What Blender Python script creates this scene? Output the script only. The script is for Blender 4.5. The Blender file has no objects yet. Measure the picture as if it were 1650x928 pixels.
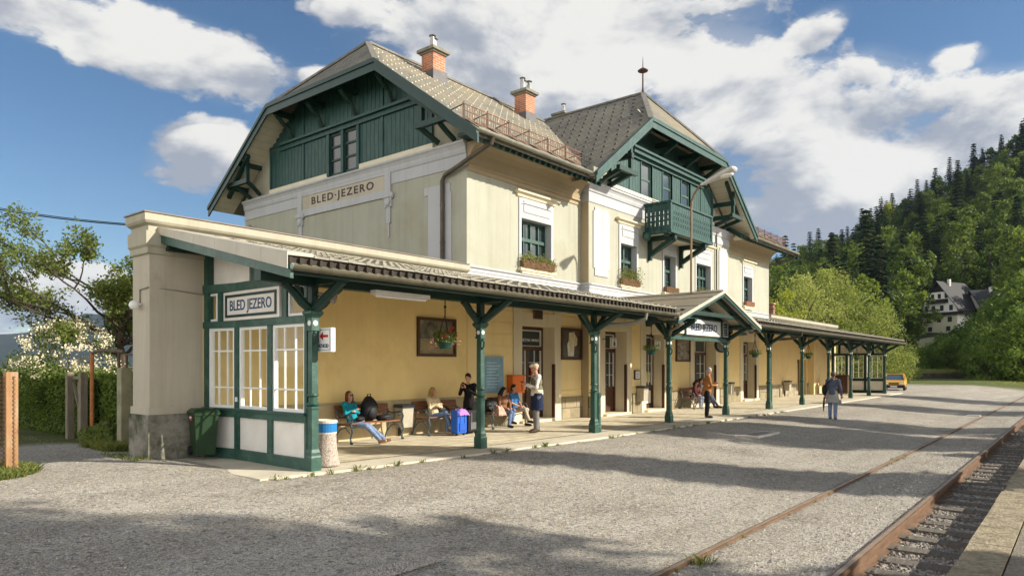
import bpy, bmesh, math, random
from mathutils import Vector, Matrix, noise
R = math.radians
random.seed(7)
sc = bpy.context.scene
COL = sc.collection
PI = math.pi

# ------------------------------------------------------------------ materials
MATS = {}
def nd(nt, t, **k):
    n = nt.nodes.new(t)
    for a, b in k.items():
        setattr(n, a, b)
    return n
def base_mat(name):
    m = bpy.data.materials.new(name); m.use_nodes = True
    nt = m.node_tree
    return m, nt, nt.nodes['Principled BSDF']
def mat(name, col, rough=0.8, var=0.15, vs=1.5, bump=0.0, bs=40.0, metal=0.0, dirt=None, ds=0.7, dlo=0.55, dhi=0.75, spec=0.3, stretch=None, streak=0):
    """plain surface: colour with soft noise variation, optional dirt patches and bump"""
    if name in MATS: return MATS[name]
    m, nt, p = base_mat(name)
    L = nt.links.new
    tc = nd(nt, 'ShaderNodeTexCoord')
    src = tc.outputs['Object']
    if stretch:
        mp = nd(nt, 'ShaderNodeMapping'); mp.inputs['Scale'].default_value = stretch
        L(src, mp.inputs['Vector']); src = mp.outputs['Vector']
    n1 = nd(nt, 'ShaderNodeTexNoise'); n1.inputs['Scale'].default_value = vs; n1.inputs['Detail'].default_value = 6
    n1.inputs['Roughness'].default_value = 0.65
    L(src, n1.inputs['Vector'])
    mx = nd(nt, 'ShaderNodeMix', data_type='RGBA')
    a = [max(0, c*(1-var)) for c in col[:3]]; b = [min(1, c*(1+var)) for c in col[:3]]
    mx.inputs[6].default_value = (*a, 1); mx.inputs[7].default_value = (*b, 1)
    mr = nd(nt, 'ShaderNodeMapRange'); mr.inputs[1].default_value = .3; mr.inputs[2].default_value = .7
    L(n1.outputs['Fac'], mr.inputs[0]); L(mr.outputs[0], mx.inputs[0])
    out = mx.outputs[2]
    if dirt:
        n2 = nd(nt, 'ShaderNodeTexNoise'); n2.inputs['Scale'].default_value = ds; n2.inputs['Detail'].default_value = 9
        n2.inputs['Roughness'].default_value = .72
        L(src, n2.inputs['Vector'])
        r2 = nd(nt, 'ShaderNodeMapRange'); r2.inputs[1].default_value = dlo; r2.inputs[2].default_value = dhi
        L(n2.outputs['Fac'], r2.inputs[0])
        m2 = nd(nt, 'ShaderNodeMix', data_type='RGBA'); m2.inputs[7].default_value = (*dirt, 1)
        L(r2.outputs[0], m2.inputs[0]); L(out, m2.inputs[6]); out = m2.outputs[2]
    if streak:                                                   # rain streaks and washed patches running down the surface
        mp2 = nd(nt, 'ShaderNodeMapping'); mp2.inputs['Scale'].default_value = (5, 5, .28); L(tc.outputs['Object'], mp2.inputs['Vector'])
        n4 = nd(nt, 'ShaderNodeTexNoise'); n4.inputs['Scale'].default_value = 1.0; n4.inputs['Detail'].default_value = 7; n4.inputs['Roughness'].default_value = .68
        L(mp2.outputs[0], n4.inputs['Vector'])
        r4 = nd(nt, 'ShaderNodeMapRange'); r4.inputs[1].default_value = .46; r4.inputs[2].default_value = .80; r4.inputs[4].default_value = streak
        L(n4.outputs['Fac'], r4.inputs[0])
        m4 = nd(nt, 'ShaderNodeMix', data_type='RGBA'); m4.inputs[7].default_value = (col[0]*.62, col[1]*.58, col[2]*.53, 1)
        L(r4.outputs[0], m4.inputs[0]); L(out, m4.inputs[6]); out = m4.outputs[2]
    L(out, p.inputs['Base Color'])
    p.inputs['Roughness'].default_value = rough; p.inputs['Metallic'].default_value = metal
    p.inputs['Specular IOR Level'].default_value = spec
    if bump:
        n3 = nd(nt, 'ShaderNodeTexNoise'); n3.inputs['Scale'].default_value = bs; n3.inputs['Detail'].default_value = 5
        L(src, n3.inputs['Vector'])
        bp = nd(nt, 'ShaderNodeBump'); bp.inputs['Strength'].default_value = bump; bp.inputs['Distance'].default_value = .02
        L(n3.outputs['Fac'], bp.inputs['Height']); L(bp.outputs['Normal'], p.inputs['Normal'])
    MATS[name] = m
    return m
def leaf_mat(name, c1, c2, trans=0.35, tcol=None):
    if name in MATS: return MATS[name]
    m, nt, p = base_mat(name); L = nt.links.new
    g = nd(nt, 'ShaderNodeNewGeometry')
    oi = nd(nt, 'ShaderNodeObjectInfo')
    tc = nd(nt, 'ShaderNodeTexCoord')
    n = nd(nt, 'ShaderNodeTexNoise'); n.inputs['Scale'].default_value = .9; L(tc.outputs['Object'], n.inputs['Vector'])
    ad = nd(nt, 'ShaderNodeMath', operation='ADD'); L(g.outputs['Random Per Island'], ad.inputs[0]); L(n.outputs['Fac'], ad.inputs[1])
    ad2 = nd(nt, 'ShaderNodeMath', operation='ADD'); L(ad.outputs[0], ad2.inputs[0]); L(oi.outputs['Random'], ad2.inputs[1])
    mr = nd(nt, 'ShaderNodeMapRange'); mr.inputs[1].default_value = .5; mr.inputs[2].default_value = 2.2; L(ad2.outputs[0], mr.inputs[0])
    mx = nd(nt, 'ShaderNodeMix', data_type='RGBA'); mx.inputs[6].default_value = (*c1, 1); mx.inputs[7].default_value = (*c2, 1)
    L(mr.outputs[0], mx.inputs[0])
    L(mx.outputs[2], p.inputs['Base Color']); p.inputs['Roughness'].default_value = .6; p.inputs['Specular IOR Level'].default_value = .25
    tr = nd(nt, 'ShaderNodeBsdfTranslucent')
    hs = nd(nt, 'ShaderNodeHueSaturation'); hs.inputs['Hue'].default_value = .48; hs.inputs['Saturation'].default_value = 1.1; hs.inputs['Value'].default_value = 1.5
    L(mx.outputs[2], hs.inputs['Color']); L(hs.outputs['Color'], tr.inputs['Color'])
    ms = nd(nt, 'ShaderNodeMixShader'); ms.inputs[0].default_value = trans
    L(p.outputs[0], ms.inputs[1]); L(tr.outputs[0], ms.inputs[2])
    L(ms.outputs[0], nt.nodes['Material Output'].inputs['Surface'])
    MATS[name] = m
    return m
def glass_mat(name, col=(.02, .03, .035), rough=.05, dark=True):
    if name in MATS: return MATS[name]
    m, nt, p = base_mat(name)
    p.inputs['Base Color'].default_value = (*col, 1); p.inputs['Roughness'].default_value = rough
    p.inputs['Specular IOR Level'].default_value = .6
    MATS[name] = m
    return m
def clear_glass(name):
    if name in MATS: return MATS[name]
    m, nt, p = base_mat(name); L = nt.links.new
    t = nd(nt, 'ShaderNodeBsdfTransparent'); gl = nd(nt, 'ShaderNodeBsdfGlossy'); gl.inputs['Roughness'].default_value = .03
    t.inputs['Color'].default_value = (.93, .95, .94, 1)
    ms = nd(nt, 'ShaderNodeMixShader'); ms.inputs[0].default_value = .05; L(t.outputs[0], ms.inputs[1]); L(gl.outputs[0], ms.inputs[2])
    L(ms.outputs[0], nt.nodes['Material Output'].inputs['Surface'])
    MATS[name] = m
    return m
def brick_mat(name, c1, c2, mortar, scale_uv=True, w=.5, h=.25, mort=.02, rough=.85, offset=.5, bump=.4, dirt=None, ds=.6, dlo=.5, dhi=.75, src='UV'):
    if name in MATS: return MATS[name]
    m, nt, p = base_mat(name); L = nt.links.new
    tc = nd(nt, 'ShaderNodeTexCoord')
    b = nd(nt, 'ShaderNodeTexBrick'); b.offset = offset
    b.inputs['Scale'].default_value = 1; b.inputs['Brick Width'].default_value = w; b.inputs['Row Height'].default_value = h
    b.inputs['Mortar Size'].default_value = mort; b.inputs['Mortar Smooth'].default_value = .3
    b.inputs['Color1'].default_value = (*c1, 1); b.inputs['Color2'].default_value = (*c2, 1); b.inputs['Mortar'].default_value = (*mortar, 1)
    L(tc.outputs[src], b.inputs['Vector'])
    n = nd(nt, 'ShaderNodeTexNoise'); n.inputs['Scale'].default_value = 3; n.inputs['Detail'].default_value = 8; n.inputs['Roughness'].default_value = .7
    L(tc.outputs['Object'], n.inputs['Vector'])
    mr = nd(nt, 'ShaderNodeMapRange'); mr.inputs[1].default_value = .25; mr.inputs[2].default_value = .75; mr.inputs[3].default_value = .65; mr.inputs[4].default_value = 1.35
    L(n.outputs['Fac'], mr.inputs[0])
    mu = nd(nt, 'ShaderNodeMix', data_type='RGBA', blend_type='MULTIPLY'); mu.inputs[0].default_value = 1
    L(b.outputs['Color'], mu.inputs[6]); L(mr.outputs[0], mu.inputs[7])
    out = mu.outputs[2]
    if dirt:
        n2 = nd(nt, 'ShaderNodeTexNoise'); n2.inputs['Scale'].default_value = ds; n2.inputs['Detail'].default_value = 9; n2.inputs['Roughness'].default_value = .7
        L(tc.outputs['Object'], n2.inputs['Vector'])
        r2 = nd(nt, 'ShaderNodeMapRange'); r2.inputs[1].default_value = dlo; r2.inputs[2].default_value = dhi
        L(n2.outputs['Fac'], r2.inputs[0])
        m2 = nd(nt, 'ShaderNodeMix', data_type='RGBA'); m2.inputs[7].default_value = (*dirt, 1)
        L(r2.outputs[0], m2.inputs[0]); L(out, m2.inputs[6]); out = m2.outputs[2]
    L(out, p.inputs['Base Color']); p.inputs['Roughness'].default_value = rough; p.inputs['Specular IOR Level'].default_value = .2
    bp = nd(nt, 'ShaderNodeBump'); bp.inputs['Strength'].default_value = bump; bp.inputs['Distance'].default_value = .02; bp.invert = True
    L(b.outputs['Fac'], bp.inputs['Height']); L(bp.outputs['Normal'], p.inputs['Normal'])
    MATS[name] = m
    return m

GREEN = mat('green_paint', (.016, .066, .047), .5, .25, 3, .25, 30, dirt=(.055, .12, .092), ds=3.5, dlo=.5, dhi=.7, spec=.5)
GREENB = mat('green_board_paint', (.018, .062, .057), .5, .25, 2.5, .35, 25, dirt=(.045, .10, .088), ds=2.2, dlo=.48, dhi=.7, stretch=(4, 4, 1))
DKGREEN = mat('dark_green_timber', (.011, .038, .030), .5, .2, 3, .2, 25)
CREAM = mat('cream_plaster', (.40, .375, .29), .9, .05, .8, .15, 60, streak=.5, dirt=(.33, .30, .225), ds=.9, dlo=.55, dhi=.85)
LEMON = mat('lemon_plaster', (.37, .368, .30), .9, .07, .7, .15, 60, streak=.5, dirt=(.32, .30, .215), ds=.5, dlo=.5, dhi=.8)
WHITEP = mat('white_plaster', (.44, .445, .46), .85, .05, .8, .1, 60, streak=.4, dirt=(.40, .385, .345), ds=.8, dlo=.58, dhi=.85)
GREYP = mat('grey_cream_plaster', (.46, .415, .33), .9, .08, .8, .2, 50, streak=.45, dirt=(.29, .24, .17), ds=1.1, dlo=.58, dhi=.8)
OCHRE = mat('ochre_plaster', (.84, .64, .29), .9, .06, .9, .15, 60, streak=.15, dirt=(.68, .49, .21), ds=.8, dlo=.52, dhi=.8)
YELLOW = mat('yellow_plaster', (.84, .66, .33), .9, .06, .9, .15, 60, streak=.15, dirt=(.68, .50, .23), ds=.9, dlo=.55, dhi=.8)
TRIM = mat('cream_trim', (.66, .58, .42), .85, .06, 1, .1, 60, streak=.45, dirt=(.52, .43, .29), ds=1, dlo=.58, dhi=.85)
SOFFIT = mat('cream_boards', (.66, .60, .46), .7, .08, 2)
STONE = mat('plinth_stone', (.30, .255, .17), .9, .3, 3, .6, 14, dirt=(.13, .11, .075), ds=2.2, dlo=.5, dhi=.68)
MOSSY = mat('mossy_stone', (.26, .24, .20), .95, .35, 3, .7, 12, dirt=(.05, .06, .025), ds=1.6, dlo=.42, dhi=.6)
CONC = mat('platform_concrete', (.55, .50, .39), .9, .12, 1.2, .3, 45, dirt=(.36, .32, .24), ds=.9, dlo=.5, dhi=.8)
ZINC = mat('weathered_zinc', (.24, .235, .19), .5, .25, 2.5, .1, 20, metal=.35, dirt=(.25, .19, .12), ds=2)
DKZINC = mat('dark_metal_pipe', (.09, .075, .055), .5, .3, 3, metal=.3)
TIN = mat('tan_tin_sheet', (.27, .23, .165), .55, .12, 1.0, .05, 20, metal=.15, dirt=(.33, .25, .17), ds=.8)
TINW = mat('pale_tin_seam', (.47, .43, .35), .5, .1, 2)
IRON = mat('cast_iron_paint', (.055, .085, .10), .4, .25, 6, .1, 30, spec=.5)
BLACK = mat('black_metal', (.015, .015, .016), .45, .2, 5)
WOOD = mat('bench_wood', (.20, .085, .04), .5, .3, 5, .2, 30, stretch=(1, 8, 8))
DOORW = mat('brown_door_wood', (.075, .035, .02), .45, .25, 4, .1, 30)
WHITE = mat('white_paint', (.78, .78, .76), .45, .05, 2)
WINWHITE = mat('old_white_paint', (.72, .69, .64), .55, .08, 3)
SIGNB = mat('sign_blue', (.02, .06, .14), .5, .1)
DARK = mat('dark_interior', (.02, .02, .02), .9, .2)
GLASS = glass_mat('window_glass', (.035, .05, .055))
CLEAR = clear_glass('clear_glass')
RUST = mat('rust_red_metal', (.19, .095, .065), .7, .3, 6, .1)
ROOFM = brick_mat('grey_shingle', (.205, .195, .16), (.16, .152, .125), (.11, .105, .09), w=.21, h=.14, mort=.014, bump=.25, dirt=(.25, .21, .14), ds=.5, dlo=.42, dhi=.66)
ROOFD = brick_mat('dark_mossy_shingle', (.215, .20, .165), (.17, .16, .135), (.115, .11, .09), w=.21, h=.14, mort=.014, bump=.25, dirt=(.24, .22, .165), ds=.5, dlo=.45, dhi=.7)
BRICK = brick_mat('chimney_brick', (.48, .17, .085), (.40, .13, .065), (.42, .34, .26), w=.25, h=.08, mort=.012, src='UV')

# ------------------------------------------------------------------ mesh builder
EACH = {'banded_plaster', 'barge_board', 'bumper', 'cross_gable_bracket', 'door_surround', 'downpipe', 'eaves_cornice', 'eaves_flashing', 'eye', 'flower', 'gable_bracket', 'gutter', 'hipped_end', 'insulator', 'panel', 'plinth', 'rafter_foot', 'raised_panel', 'roof_seam', 'rosette', 'scroll_work', 'snow_guard', 'snow_guard_stay', 'soffit', 'swan_neck_pipe', 'trailing_flower', 'verge_board', 'arm', 'mark', 'window', 'headlight'}
def pieces(mb):
    """groups of faces that stand apart from one another, so that each becomes a part of its own"""
    par = list(range(len(mb.v)))
    def find(a):
        while par[a] != a: par[a] = par[par[a]]; a = par[a]
        return a
    for f in mb.f:
        for k in f[1:]: par[find(k)] = find(f[0])
    key = {}
    for i, v in enumerate(mb.v):
        k = (round(v[0], 4), round(v[1], 4), round(v[2], 4))
        if k in key: par[find(i)] = find(key[k])
        else: key[k] = i
    box = {}
    for i, v in enumerate(mb.v):
        b = box.setdefault(find(i), [[1e9]*3, [-1e9]*3])
        for k in range(3): b[0][k] = min(b[0][k], v[k]); b[1][k] = max(b[1][k], v[k])
    ks = list(box); g = {k: k for k in ks}
    def gf(a):
        while g[a] != a: g[a] = g[g[a]]; a = g[a]
        return a
    for i, a in enumerate(ks):
        A = box[a]; sa = max(A[1][k]-A[0][k] for k in range(3))
        for b in ks[i+1:]:
            Bx = box[b]; sb = max(Bx[1][k]-Bx[0][k] for k in range(3))
            gap = math.sqrt(sum(max(0, A[0][k]-Bx[1][k], Bx[0][k]-A[1][k])**2 for k in range(3)))
            if gap <= max(.02, .5*max(sa, sb)): g[gf(a)] = gf(b)
    out = {}
    for fi, f in enumerate(mb.f): out.setdefault(gf(find(f[0])), []).append(fi)
    res = []
    for fs in out.values():
        m = MB(); mp = {}
        for fi in fs:
            nf = []
            for a in mb.f[fi]:
                if a not in mp: mp[a] = len(m.v); m.v.append(mb.v[a])
                nf.append(mp[a])
            if fi in mb.uv: m.uv[len(m.f)] = mb.uv[fi]
            m.f.append(tuple(nf)); m.m.append(mb.m[fi])
        res.append(m)
    return res
class MB:
    def __init__(s): s.v = []; s.f = []; s.m = []; s.uv = {}
    def quad(s, *p, mi=0, uv=None):
        i = len(s.v); s.v += [tuple(q) for q in p]; s.f.append(tuple(range(i, i+len(p)))); s.m.append(mi)
        if uv: s.uv[len(s.f)-1] = uv
    def box(s, x0, y0, z0, x1, y1, z1, mi=0):
        if x0 > x1: x0, x1 = x1, x0
        if y0 > y1: y0, y1 = y1, y0
        if z0 > z1: z0, z1 = z1, z0
        i = len(s.v)
        s.v += [(x0, y0, z0), (x1, y0, z0), (x1, y1, z0), (x0, y1, z0), (x0, y0, z1), (x1, y0, z1), (x1, y1, z1), (x0, y1, z1)]
        for f in ((0, 3, 2, 1), (4, 5, 6, 7), (0, 1, 5, 4), (1, 2, 6, 5), (2, 3, 7, 6), (3, 0, 4, 7)):
            s.f.append(tuple(i+k for k in f)); s.m.append(mi)
            if mi is not None:
                # metric uv so bricks and shingles keep their size
                P = [s.v[i+k] for k in f]
                nx = abs((Vector(P[1])-Vector(P[0])).cross(Vector(P[2])-Vector(P[0])).normalized())if False else None
                n = (Vector(P[1])-Vector(P[0])).cross(Vector(P[2])-Vector(P[0]))
                ax = max(range(3), key=lambda k: abs(n[k]))
                s.uv[len(s.f)-1] = [(q[1], q[2]) if ax == 0 else (q[0], q[2]) if ax == 1 else (q[0], q[1]) for q in P]
    def bar(s, p, q, w, h=None, up=(0, 0, 1), mi=0):
        h = h or w; p = Vector(p); q = Vector(q); d = (q-p).normalized(); u = Vector(up)
        if abs(d.dot(u)) > .98: u = Vector((1, 0, 0))
        r = d.cross(u).normalized()*w/2; t = r.cross(d).normalized()*h/2
        i = len(s.v)
        for b in (p, q):
            for a, c in ((-1, -1), (1, -1), (1, 1), (-1, 1)): s.v.append(tuple(b+r*a+t*c))
        for f in ((3, 2, 1, 0), (4, 5, 6, 7), (0, 1, 5, 4), (1, 2, 6, 5), (2, 3, 7, 6), (3, 0, 4, 7)):
            s.f.append(tuple(i+k for k in f)); s.m.append(mi)
    def prism(s, pts, vec, mi=0, uvf=None):
        """closed solid: polygon pts swept by vec"""
        n = len(pts); i = len(s.v); vec = Vector(vec)
        s.v += [tuple(p) for p in pts] + [tuple(Vector(p)+vec) for p in pts]
        s.f.append(tuple(range(i, i+n))); s.m.append(mi)
        if uvf: s.uv[len(s.f)-1] = [uvf(p) for p in pts]
        s.f.append(tuple(range(i+2*n-1, i+n-1, -1))); s.m.append(mi)
        if uvf: s.uv[len(s.f)-1] = [uvf(p) for p in reversed(pts)]
        for k in range(n):
            a, b = i+k, i+(k+1) % n
            s.f.append((b, a, a+n, b+n)); s.m.append(mi)
    def tube(s, pts, r, n=8, mi=0, cap=True):
        pts = [Vector(p) for p in pts]; k = len(pts)
        rs = r if isinstance(r, (list, tuple)) else [r]*k
        i0 = len(s.v); prev = None
        for j, p in enumerate(pts):
            d = (pts[min(j+1, k-1)]-pts[max(j-1, 0)]).normalized()
            if prev is None:
                u = Vector((0, 0, 1)) if abs(d.z) < .9 else Vector((1, 0, 0))
                a = d.cross(u).normalized()
            else:
                a = (prev-d*prev.dot(d)).normalized()
            prev = a; b = d.cross(a)
            for t in range(n):
                w = 2*PI*t/n; s.v.append(tuple(p+(a*math.cos(w)+b*math.sin(w))*rs[j]))
        for j in range(k-1):
            for t in range(n):
                a = i0+j*n+t; b = i0+j*n+(t+1) % n
                s.f.append((a, b, b+n, a+n)); s.m.append(mi)
        if cap:
            s.f.append(tuple(i0+t for t in range(n-1, -1, -1))); s.m.append(mi)
            s.f.append(tuple(i0+(k-1)*n+t for t in range(n))); s.m.append(mi)
    def lathe(s, prof, c=(0, 0, 0), n=16, mi=0, sx=1, sy=1, rot=0):
        """prof: (r, z) list from bottom to top"""
        i0 = len(s.v)
        for r, z in prof:
            for t in range(n):
                w = 2*PI*(t+.5)/n+rot; s.v.append((c[0]+r*sx*math.cos(w), c[1]+r*sy*math.sin(w), c[2]+z))
        for j in range(len(prof)-1):
            for t in range(n):
                a = i0+j*n+t; b = i0+j*n+(t+1) % n
                s.f.append((a, b, b+n, a+n)); s.m.append(mi)
        s.f.append(tuple(i0+t for t in range(n-1, -1, -1))); s.m.append(mi)
        s.f.append(tuple(i0+(len(prof)-1)*n+t for t in range(n))); s.m.append(mi)
    def ball(s, c, r, n=10, m=7, mi=0):
        rx, ry, rz = r if isinstance(r, (tuple, list)) else (r, r, r)
        i0 = len(s.v)
        for j in range(1, m):
            th = PI*j/m
            for t in range(n):
                w = 2*PI*t/n
                s.v.append((c[0]+rx*math.sin(th)*math.cos(w), c[1]+ry*math.sin(th)*math.sin(w), c[2]-rz*math.cos(th)))
        for j in range(m-2):
            for t in range(n):
                a = i0+j*n+t; b = i0+j*n+(t+1) % n
                s.f.append((a, b, b+n, a+n)); s.m.append(mi)
        bt = len(s.v); s.v += [(c[0], c[1], c[2]-rz), (c[0], c[1], c[2]+rz)]
        for t in range(n):
            s.f.append((bt, i0+(t+1) % n, i0+t)); s.m.append(mi)
            s.f.append((bt+1, i0+(m-2)*n+t, i0+(m-2)*n+(t+1) % n)); s.m.append(mi)
    def add(s, o, M=None):
        i = len(s.v); k = len(s.f)
        s.v += [tuple(M @ Vector(v)) for v in o.v] if M else list(o.v)
        s.f += [tuple(a+i for a in f) for f in o.f]; s.m += o.m
        for a, b in o.uv.items(): s.uv[a+k] = b
    def mesh(s, name, mats, smooth=False):
        me = bpy.data.meshes.new(name); me.from_pydata(s.v, [], s.f); me.update()
        for m in (mats if isinstance(mats, (list, tuple)) else [mats]): me.materials.append(m)
        me.polygons.foreach_set('material_index', [a or 0 for a in s.m])
        if smooth: me.polygons.foreach_set('use_smooth', [True]*len(s.f))
        if s.uv:
            ul = me.uv_layers.new(name='UVMap')
            for fi, uvs in s.uv.items():
                ls = me.polygons[fi].loop_start
                for k, q in enumerate(uvs): ul.data[ls+k].uv = q
        return me
    def build(s, name, mats, parent=None, smooth=False, label=None, one=False):
        if name in EACH and parent and not one:
            ps = pieces(s)
            if len(ps) > 1: return [p.build(name, mats, parent, smooth, label, True) for p in ps][0]
        o = bpy.data.objects.new(name, s.mesh(name, mats, smooth)); COL.objects.link(o)
        if parent: attach(o, parent)
        if label: o['label'] = label
        return o
def attach(o, parent):
    o.parent = parent
    M = Matrix.Identity(4); p = parent
    while p: M = p.matrix_basis.copy() if p.parent is None else M; p = p.parent
    o.matrix_parent_inverse = M.inverted() if parent.parent is None else Matrix.Identity(4)
def tag(o, label, cat, group=None, kind=None):
    o['label'] = label; o['category'] = cat
    if group: o['group'] = group
    if kind: o['kind'] = kind
    return o
def struct(o): o['kind'] = 'structure'; return o
def thing(name, loc, label, cat, group=None):
    o = bpy.data.objects.new(name, None); COL.objects.link(o); o.location = loc; o.empty_display_size = .2
    o.matrix_basis = Matrix.Translation(loc)
    return tag(o, label, cat, group)
def kids(o): return [c for c in bpy.data.objects if c.parent == o]
def copy_tree(o, loc, rz=0, label=None, scale=None):
    """copy of a thing built about the origin of its Empty, with its parts and their sub-parts"""
    r = o.copy(); COL.objects.link(r); r.location = loc; r.rotation_euler = (0, 0, rz)
    if scale: r.scale = (scale, scale, scale)
    if label: r['label'] = label
    for ch in kids(o):
        c = ch.copy(); COL.objects.link(c); c.parent = r
        for g in kids(ch):
            d = g.copy(); COL.objects.link(d); d.parent = c
    return r
def text(name, s, size, m, M, parent=None, off=0.0, ext=.004, width=None, align='CENTER', spacing=1.0):
    cu = bpy.data.curves.new(name, 'FONT'); cu.body = s; cu.size = size; cu.align_x = align; cu.align_y = 'CENTER'
    cu.offset = off; cu.extrude = ext; cu.space_character = spacing; cu.resolution_u = 3
    o = bpy.data.objects.new(name, cu); COL.objects.link(o)
    bpy.context.view_layer.update()
    me = bpy.data.meshes.new_from_object(o.evaluated_get(bpy.context.evaluated_depsgraph_get()))
    bpy.data.objects.remove(o)
    if width:
        xs = [v.co.x for v in me.vertices]; k = width/(max(xs)-min(xs)); cx = (max(xs)+min(xs))/2
        for v in me.vertices: v.co.x = (v.co.x-cx)*k
    me.transform(M); me.materials.clear(); me.materials.append(m)
    o = bpy.data.objects.new(name, me); COL.objects.link(o)
    if parent: attach(o, parent)
    return o
FACE_Y = Matrix.Rotation(PI/2, 4, 'X')                                   # reads from -Y
FACE_X = Matrix.Rotation(-PI/2, 4, 'Z') @ Matrix.Rotation(PI/2, 4, 'X')  # reads from -X
def T(x, y, z): return Matrix.Translation((x, y, z))
def smooth01(t): t = max(0, min(1, t)); return t*t*(3-2*t)
# ------------------------------------------------------------------ camera, sun, sky
CAMZ = 1.65; YAW = .688282276; FPX = 1124.658; SYP = 126.294
cam = bpy.data.cameras.new('camera'); co = bpy.data.objects.new('camera', cam); COL.objects.link(co)
co.location = (0, 0, CAMZ); co.rotation_euler = (PI/2, 0, YAW-PI/2)
cam.sensor_width = 36; cam.lens = 36*FPX/1650; cam.shift_y = SYP/1650; cam.clip_end = 12000; cam.clip_start = .1
sc.camera = co
SUND = Vector((.58, -1, .62)).normalized()                      # towards the sun
sun = bpy.data.lights.new('sun', 'SUN'); so = bpy.data.objects.new('sun', sun); COL.objects.link(so)
sun.energy = 3.3; sun.angle = R(.8); sun.color = (1, .93, .80)
so.rotation_euler = SUND.to_track_quat('Z', 'Y').to_euler(); so.location = (30, -40, 40)
SEL = math.asin(SUND.z)
sc.view_settings.view_transform = 'Standard'; sc.view_settings.look = 'None'; sc.view_settings.gamma = 1
sc.view_settings.exposure = 1.28
def pdir(u, v):
    """direction of the view through a photo pixel, used for laying out the clouds of the sky"""
    x = (u-825)/FPX; y = -(v-464-SYP)/FPX
    return (Vector((math.cos(YAW), math.sin(YAW), 0))+Vector((math.sin(YAW), -math.cos(YAW), 0))*x+Vector((0, 0, y))).normalized()
w = bpy.data.worlds.new('World'); sc.world = w; w.use_nodes = True
nt = w.node_tree; L = nt.links.new
for n in list(nt.nodes): nt.nodes.remove(n)
wo = nd(nt, 'ShaderNodeOutputWorld'); bg = nd(nt, 'ShaderNodeBackground'); bg.inputs['Strength'].default_value = .1
sky = nd(nt, 'ShaderNodeTexSky', sky_type='NISHITA'); sky.sun_disc = False; sky.sun_elevation = SEL
sky.sun_rotation = math.atan2(SUND.x, SUND.y); sky.altitude = 500; sky.air_density = 1.0; sky.dust_density = .6; sky.ozone_density = 2.2
tc = nd(nt, 'ShaderNodeTexCoord'); D = tc.outputs['Generated']
def M(op, a, b=None, c=None):
    n = nd(nt, 'ShaderNodeMath', operation=op)
    for i, x in enumerate((a, b, c)):
        if x is None: continue
        if isinstance(x, (int, float)): n.inputs[i].default_value = x
        else: L(x, n.inputs[i])
    return n.outputs[0]
def dot(v):
    n = nd(nt, 'ShaderNodeVectorMath', operation='DOT_PRODUCT'); L(D, n.inputs[0]); n.inputs[1].default_value = v
    return n.outputs['Value']
# cloud banks: centre, half sizes in photo pixels, tilt in degrees
CL = [(215, 60, 260, 58, 8), (330, 88, 130, 45, 5), (60, 10, 160, 50, 10), (330, 250, 80, 48, -12), (300, 280, 60, 26, 0), (560, 20, 60, 26, 0),
      (840, 95, 250, 125, 12), (960, 30, 280, 75, 0), (900, 165, 75, 42, 0), (700, 45, 90, 40, -10), (1170, 120, 170, 75, 18), (1300, 60, 60, 30, -25),
      (1300, 190, 220, 90, 5), (1280, 300, 200, 100, 0), (1480, 170, 180, 52, 4), (1520, 260, 200, 85, -8), (1540, 95, 40, 22, 0),
      (1400, 120, 60, 26, 30), (1640, 150, 50, 40, 0), (60, 480, 110, 46, 0), (60, 560, 160, 24, 0), (130, 440, 70, 24, 0), (1180, 210, 110, 60, 0), (1360, 350, 160, 50, 0),
      (1120, 12, 130, 20, 0), (520, 130, 40, 20, 10)]
field = None; low = None
for (u, v, a, b, tilt) in CL:
    c = pdir(u, v); r = c.cross(Vector((0, 0, 1))).normalized(); t = r.cross(c)
    q = R(tilt); r, t = r*math.cos(q)-t*math.sin(q), t*math.cos(q)+r*math.sin(q)
    sc_ = FPX/Vector(((u-825), (v-464-SYP), FPX)).length        # true angular size of off-axis pixels
    ka = FPX/a/sc_; kb = FPX/b/sc_
    x = M('MULTIPLY', dot(r), ka); y = M('MULTIPLY', dot(t), kb)
    e = M('ADD', M('MULTIPLY', x, x), M('MULTIPLY', y, y))
    f = M('SUBTRACT', 1.0, e)
    f = M('MINIMUM', f, M('MULTIPLY', M('SUBTRACT', dot(c), .3), 8))    # only on this side of the sky
    f = M('MULTIPLY', M('MAXIMUM', f, -1.5), 1.0)
    field = f if field is None else M('SMOOTH_MAX', field, f, .5)
    # how low in its bank: grey bases
    yy = M('ADD', M('MULTIPLY', y, .5), .5)
    wgt = M('MAXIMUM', f, 0.0)
    yw = M('MULTIPLY', yy, wgt)
    low = (yw, wgt) if low is None else (M('ADD', low[0], yw), M('ADD', low[1], wgt))
height = M('DIVIDE', low[0], M('ADD', low[1], .15))
mp = nd(nt, 'ShaderNodeMapping'); mp.inputs['Scale'].default_value = (1, 1, 1.9); L(D, mp.inputs['Vector'])
def fbm(scale, detail, rough, off=(0, 0, 0), dist=0.0):
    m2 = nd(nt, 'ShaderNodeVectorMath', operation='ADD'); L(mp.outputs[0], m2.inputs[0]); m2.inputs[1].default_value = off
    n = nd(nt, 'ShaderNodeTexNoise'); n.inputs['Scale'].default_value = scale; n.inputs['Detail'].default_value = detail
    n.inputs['Roughness'].default_value = rough; n.inputs['Distortion'].default_value = dist
    L(m2.outputs[0], n.inputs['Vector']); return n.outputs['Fac']
n1 = fbm(4.2, 10, .58, (3, 1, 2), .25)
n2 = fbm(4.2, 5, .55, (3+.03, 1-.045, 2+.09), .25)
n3 = fbm(1.7, 4, .5, (7, 2, 1))
dens = M('ADD', field, M('MULTIPLY', M('SUBTRACT', n1, .48), 4.0))
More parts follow.
